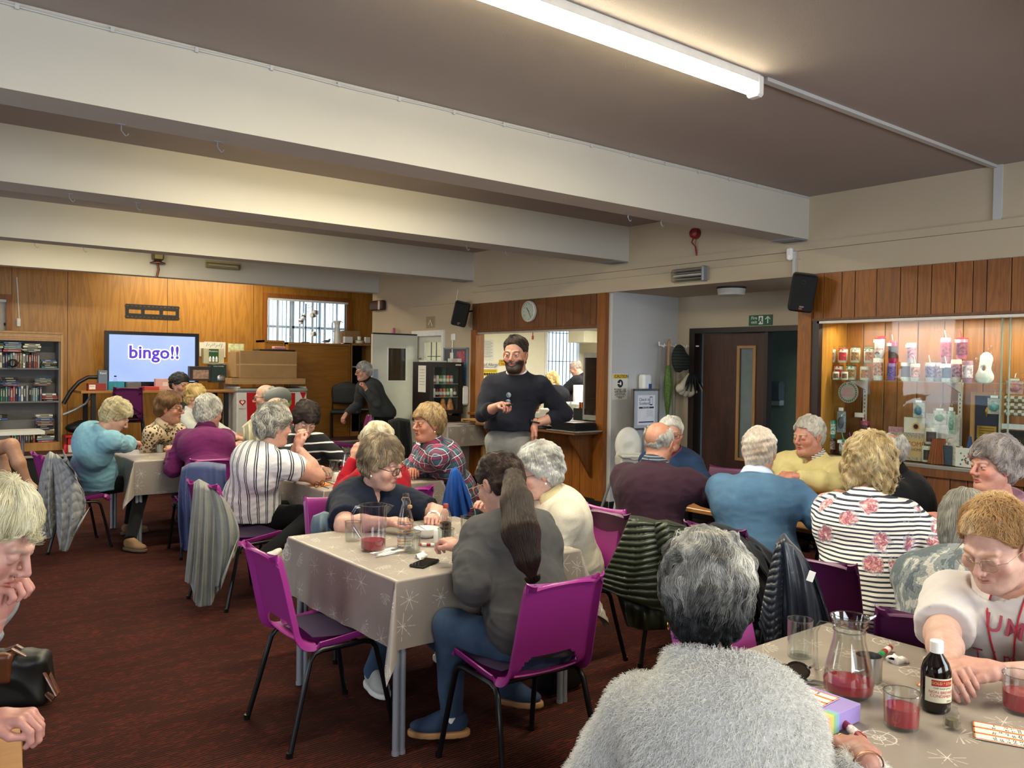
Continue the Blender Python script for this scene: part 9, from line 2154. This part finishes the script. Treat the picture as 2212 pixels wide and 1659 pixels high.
def card_(x,y,a,label,seed):t=thing('bingo_card',label,'bingo card',tp(x,y),a,'bingo cards');bx('card',mat('#cf7a2c',.7,var=.15,vs=60,name='orange_card'),t,-.09,.09,-.06,.06,0,.0015);[bx('number_row',mat('#8a4a1c',.7,name='brown_print2'),t,-.08,.08,-.05+.02*k,-.044+.02*k,.0015,.0018) for k in range(5)]
card_(1765,1113,.3,'orange bingo card on the wood table by the sky blue sweater',1);card_(1530,1085,.2,'bingo card under the aubergine sleeve',2);card_(695,1047,.5,'orange bingo card on the middle table',3)
def specs(x,y,a,label,m,lm,s=1.0):
 t=thing('spectacles',label,'glasses',tp(x,y,TZ+.002),a);g=G()
 for k in (-1,1):g.tube([(k*.034+.027*cos(b_),0,.022+.020*sin(b_)) for b_ in np.linspace(0,2*pi,19)],.0028,6,caps=False);g.tube([(k*.062,0,.034),(k*.064,-.06,.02),(k*.058,-.12,.004)],.003,6)
 g.tube([(-.008,0,.03),(.008,0,.03)],.003,6).obj('frame',m,t)
 for k in (-1,1):G().lathe([(0,0),(.026,0)],18).xf(rotx(pi/2)@np.diag((1,.75,1)),(k*.034,0,.022)).obj('lens',lm,t)
 t.scale=(s,s,s)
specs(1692,1462,radians(115),'tortoiseshell sunglasses on the right foreground table',mat('#1c0f0a',.15,name='tortoise'),mat('#2a1606',.05,alpha=.9,name='brown_lens'),1.15);specs(690,1052,radians(30),'pair of reading glasses on the middle table',mat('#3a2c24',.3,name='brown_frame'),GLASS)
# lilac box with bingo card
c0,c1,c2=[onz(x,y,.79) for x,y in ((1692,1462),(1860,1520),(1792,1600))];ux=unit((c1-c0)*np.array((1,1,0)));Lb=np.linalg.norm(c1-c0)
t=thing('game_box','lilac box with rainbow stripe and gold stars lying under a bingo card','box',(*((c0[:2]+c1[:2])/2+np.array((-ux[1],ux[0]))*-.08),TZ),atan2(ux[1],ux[0]))
LIL=mat('#9a86c4',.5,var=.04,name='lilac_card');G().box(-Lb/2,Lb/2,-.105,.08,0,.045,bev=.002).obj('box',LIL,t,smooth=False)
for k,cc in enumerate(('#d8a0a0','#d8b070','#c9c060','#8ab58a','#80a8c8')):G().box(Lb/2-.0,Lb/2+.0006,-.08+.012*k,-.068+.012*k,0,.0452).box(Lb/2-.03,Lb/2,-.08+.012*k,-.068+.012*k,.045,.0456).obj('rainbow_stripe',mat(cc,.6,name='stripe_print'),t,smooth=False)
for k in range(9):G().add([((.006 if i%2 else .0025)*cos(i*pi/5),(.006 if i%2 else .0025)*sin(i*pi/5),.0455) for i in range(10)],[tuple(range(10))]).xf(None,(Lb*(-.05+.5*((k*37)%10)/10),-.09+.16*((k*53)%10)/10,0)).obj('star_print',mat('#c9a85a',.5,name='gold_print2'),t,smooth=False)
t2=bingo(1727,1496,t.rotation_euler[2]+.05,'bingo card lying on top of the lilac box',.085,.045,z=TZ+.0465,seed=9)
# remote in the hand of the speaker, watches, lanyard, SUMMER lettering
sp_=people['speaker'];A=sp_['arms'][1];q=A['wr']+A['fd']*.10+np.array((0,0,-.01));G().box(-.018,.018,-.05,.06,-.006,.006,bev=.003).xf(frame(A['fd'],(0,0,1)),q).obj('remote',BLACK,sp_['root'],smooth=False)
def watch(key,s,wd_=.011,m=BLACK,r=.033):
 a=people[key]['arms'][s];R_=frame(a['fd'],a['up']);c=a['wr']-a['fd']*.012;G().tube([c+R_@np.array((r*cos(b_),0,r*.85*sin(b_))) for b_ in np.linspace(0,2*pi,21)],wd_*.35,6,caps=False).obj('watch_strap',m,people[key]['root']);G().lathe([(0,0),(.019,0),(.019,.009),(0,.010)],20).xf(R_,c+R_@np.array((0,0,r*.85))).obj('watch',m,people[key]['root'])
watch('speaker',-1,.02,BLACK,.036);watch('navy',-1,.02,WHITE,.034)
a=people['fluffy']['arms'][1];R_=frame(a['fd'],a['up']);G().tube([a['wr']-a['fd']*.02+R_@np.array((.031*cos(b_),0,.027*sin(b_))) for b_ in np.linspace(0,2*pi,21)],.0018,6,caps=False).obj('bracelet',mat('#8a5a3c',.3,.7,name='copper_chain'),people['fluffy']['root']);G().tube([a['wr']+R_@np.array((-.010+.0115*cos(b_),.112,-.004+.0115*sin(b_))) for b_ in np.linspace(0,2*pi,17)],.0018,6,caps=False).obj('ring',mat('#b5923c',.3,.9,name='gold_ring'),people['fluffy']['root'])
ps=people['speaker'];jj=ps['J'];G().tube([jj['neck']+np.array((.015,.125,-.10)),jj['neck']+np.array((.012,.145,-.20))],.003,6).obj('hanging_glasses',BLACK,ps['root'])
for k in (0,1):G().lathe([(0,0),(.020,0),(.020,.003),(0,.004)],16).xf(rotx(-pi/2),jj['neck']+np.array((.014,.145+.012*k,-.13-.05*k))).obj('hanging_glasses',mat('#3a3f44',.1,name='lens_dark'),ps['root'])
from mathutils.bvhtree import BVHTree
def decal(key,gname,body,size,m,cx_,cz_,arc=0.0,off=.0025,sx=1.0,ctr=0.0):
 """lettering printed on a garment: the glyph outlines are laid on the cloth surface"""
 pr=people[key];o=[c for c in pr['root'].children if c.name.startswith(gname)][0];me_=o.data
 bv=BVHTree.FromPolygons([v.co for v in me_.vertices],[tuple(p.vertices) for p in me_.polygons]);n_=len(body)
 for k,ch in enumerate(body):
  if ch==' ':continue
  u=(k-(n_-1)/2)*size*.82*sx;me=text('lettering',ch,size,m,None,(0,0,0),(0,0,0),raw=True,ext=0,off=size*.01)
  bm=bmesh.new();bm.from_mesh(me);bmesh.ops.triangulate(bm,faces=bm.faces[:]);bmesh.ops.subdivide_edges(bm,edges=bm.edges[:],cuts=2,use_grid_fill=True);an=-(u+ctr)*arc*2
  yo_=pr['J']['neck'][1]+.24;zc_=cz_-(u+ctr)**2*arc;hits=[bv.ray_cast(Vector((-(cx_+u+a_),yo_,zc_+b_)),Vector((0,-1,0))) for a_ in (-.02,0,.02) for b_ in (-.02,0,.03)];hits=[q_ for q_ in hits if q_[0]]
  if not hits:bm.free();continue
  c0_=np.mean([tuple(q_[0]) for q_ in hits],0);n0_=unit(np.mean([tuple(q_[1]) for q_ in hits],0));n0_=-n0_ if n0_[1]<0 else n0_;R_=np.stack([unit(np.cross(n0_,(0,0,1)))*-1.0,unit(np.cross(np.cross(n0_,(0,0,1)),n0_)),n0_],1)
  if R_[2,1]<0:R_[:,1]*=-1
  if R_[0,0]>0:R_[:,0]*=-1
  for v in bm.verts:
   x,z=v.co.x*sx,v.co.y-size*.0;x,z=x*cos(an)-z*sin(an),x*sin(an)+z*cos(an);p_=c0_+R_@np.array((x,z,.0));v.co=Vector(p_+n0_*.007)
  bm.to_mesh(me);bm.free();obj('lettering',me,pr['root'])
pj=people['summer']['J'];PK=mat('#a8485a',.7,name='pink_lettering')
decal('summer','t_shirt','SUMMER',.080,PK,pj['neck'][0]*-1+.09,pj['neck'][2]-.095,arc=.55,sx=.9,ctr=.15);decal('summer','t_shirt','Time',.06,PK,-pj['neck'][0]+.02,pj['neck'][2]-.20,arc=0,sx=.8)
o=[c for c in people['summer']['root'].children if c.name.startswith('t_shirt')][0];bv=BVHTree.FromPolygons([v.co for v in o.data.vertices],[tuple(p.vertices) for p in o.data.polygons]);ln_=[]
for s in (-1,1):
 L_=[]
 for k in range(11):
  f_=k/10;x=pj['neck'][0]-.02+s*.055*(1-f_)**.8-.01*f_;z=pj['neck'][2]+.00-.30*f_;h_=bv.ray_cast(Vector((x,pj['neck'][1]+.24,z)),Vector((0,-1,0)));L_.append(tuple(h_[0]+Vector((0,.004,0))) if h_[0] else (x,.12,z))
 G().tube(L_,.0028,6).obj('lanyard',mat('#b02030',.5,name='red_cord'),people['summer']['root'])
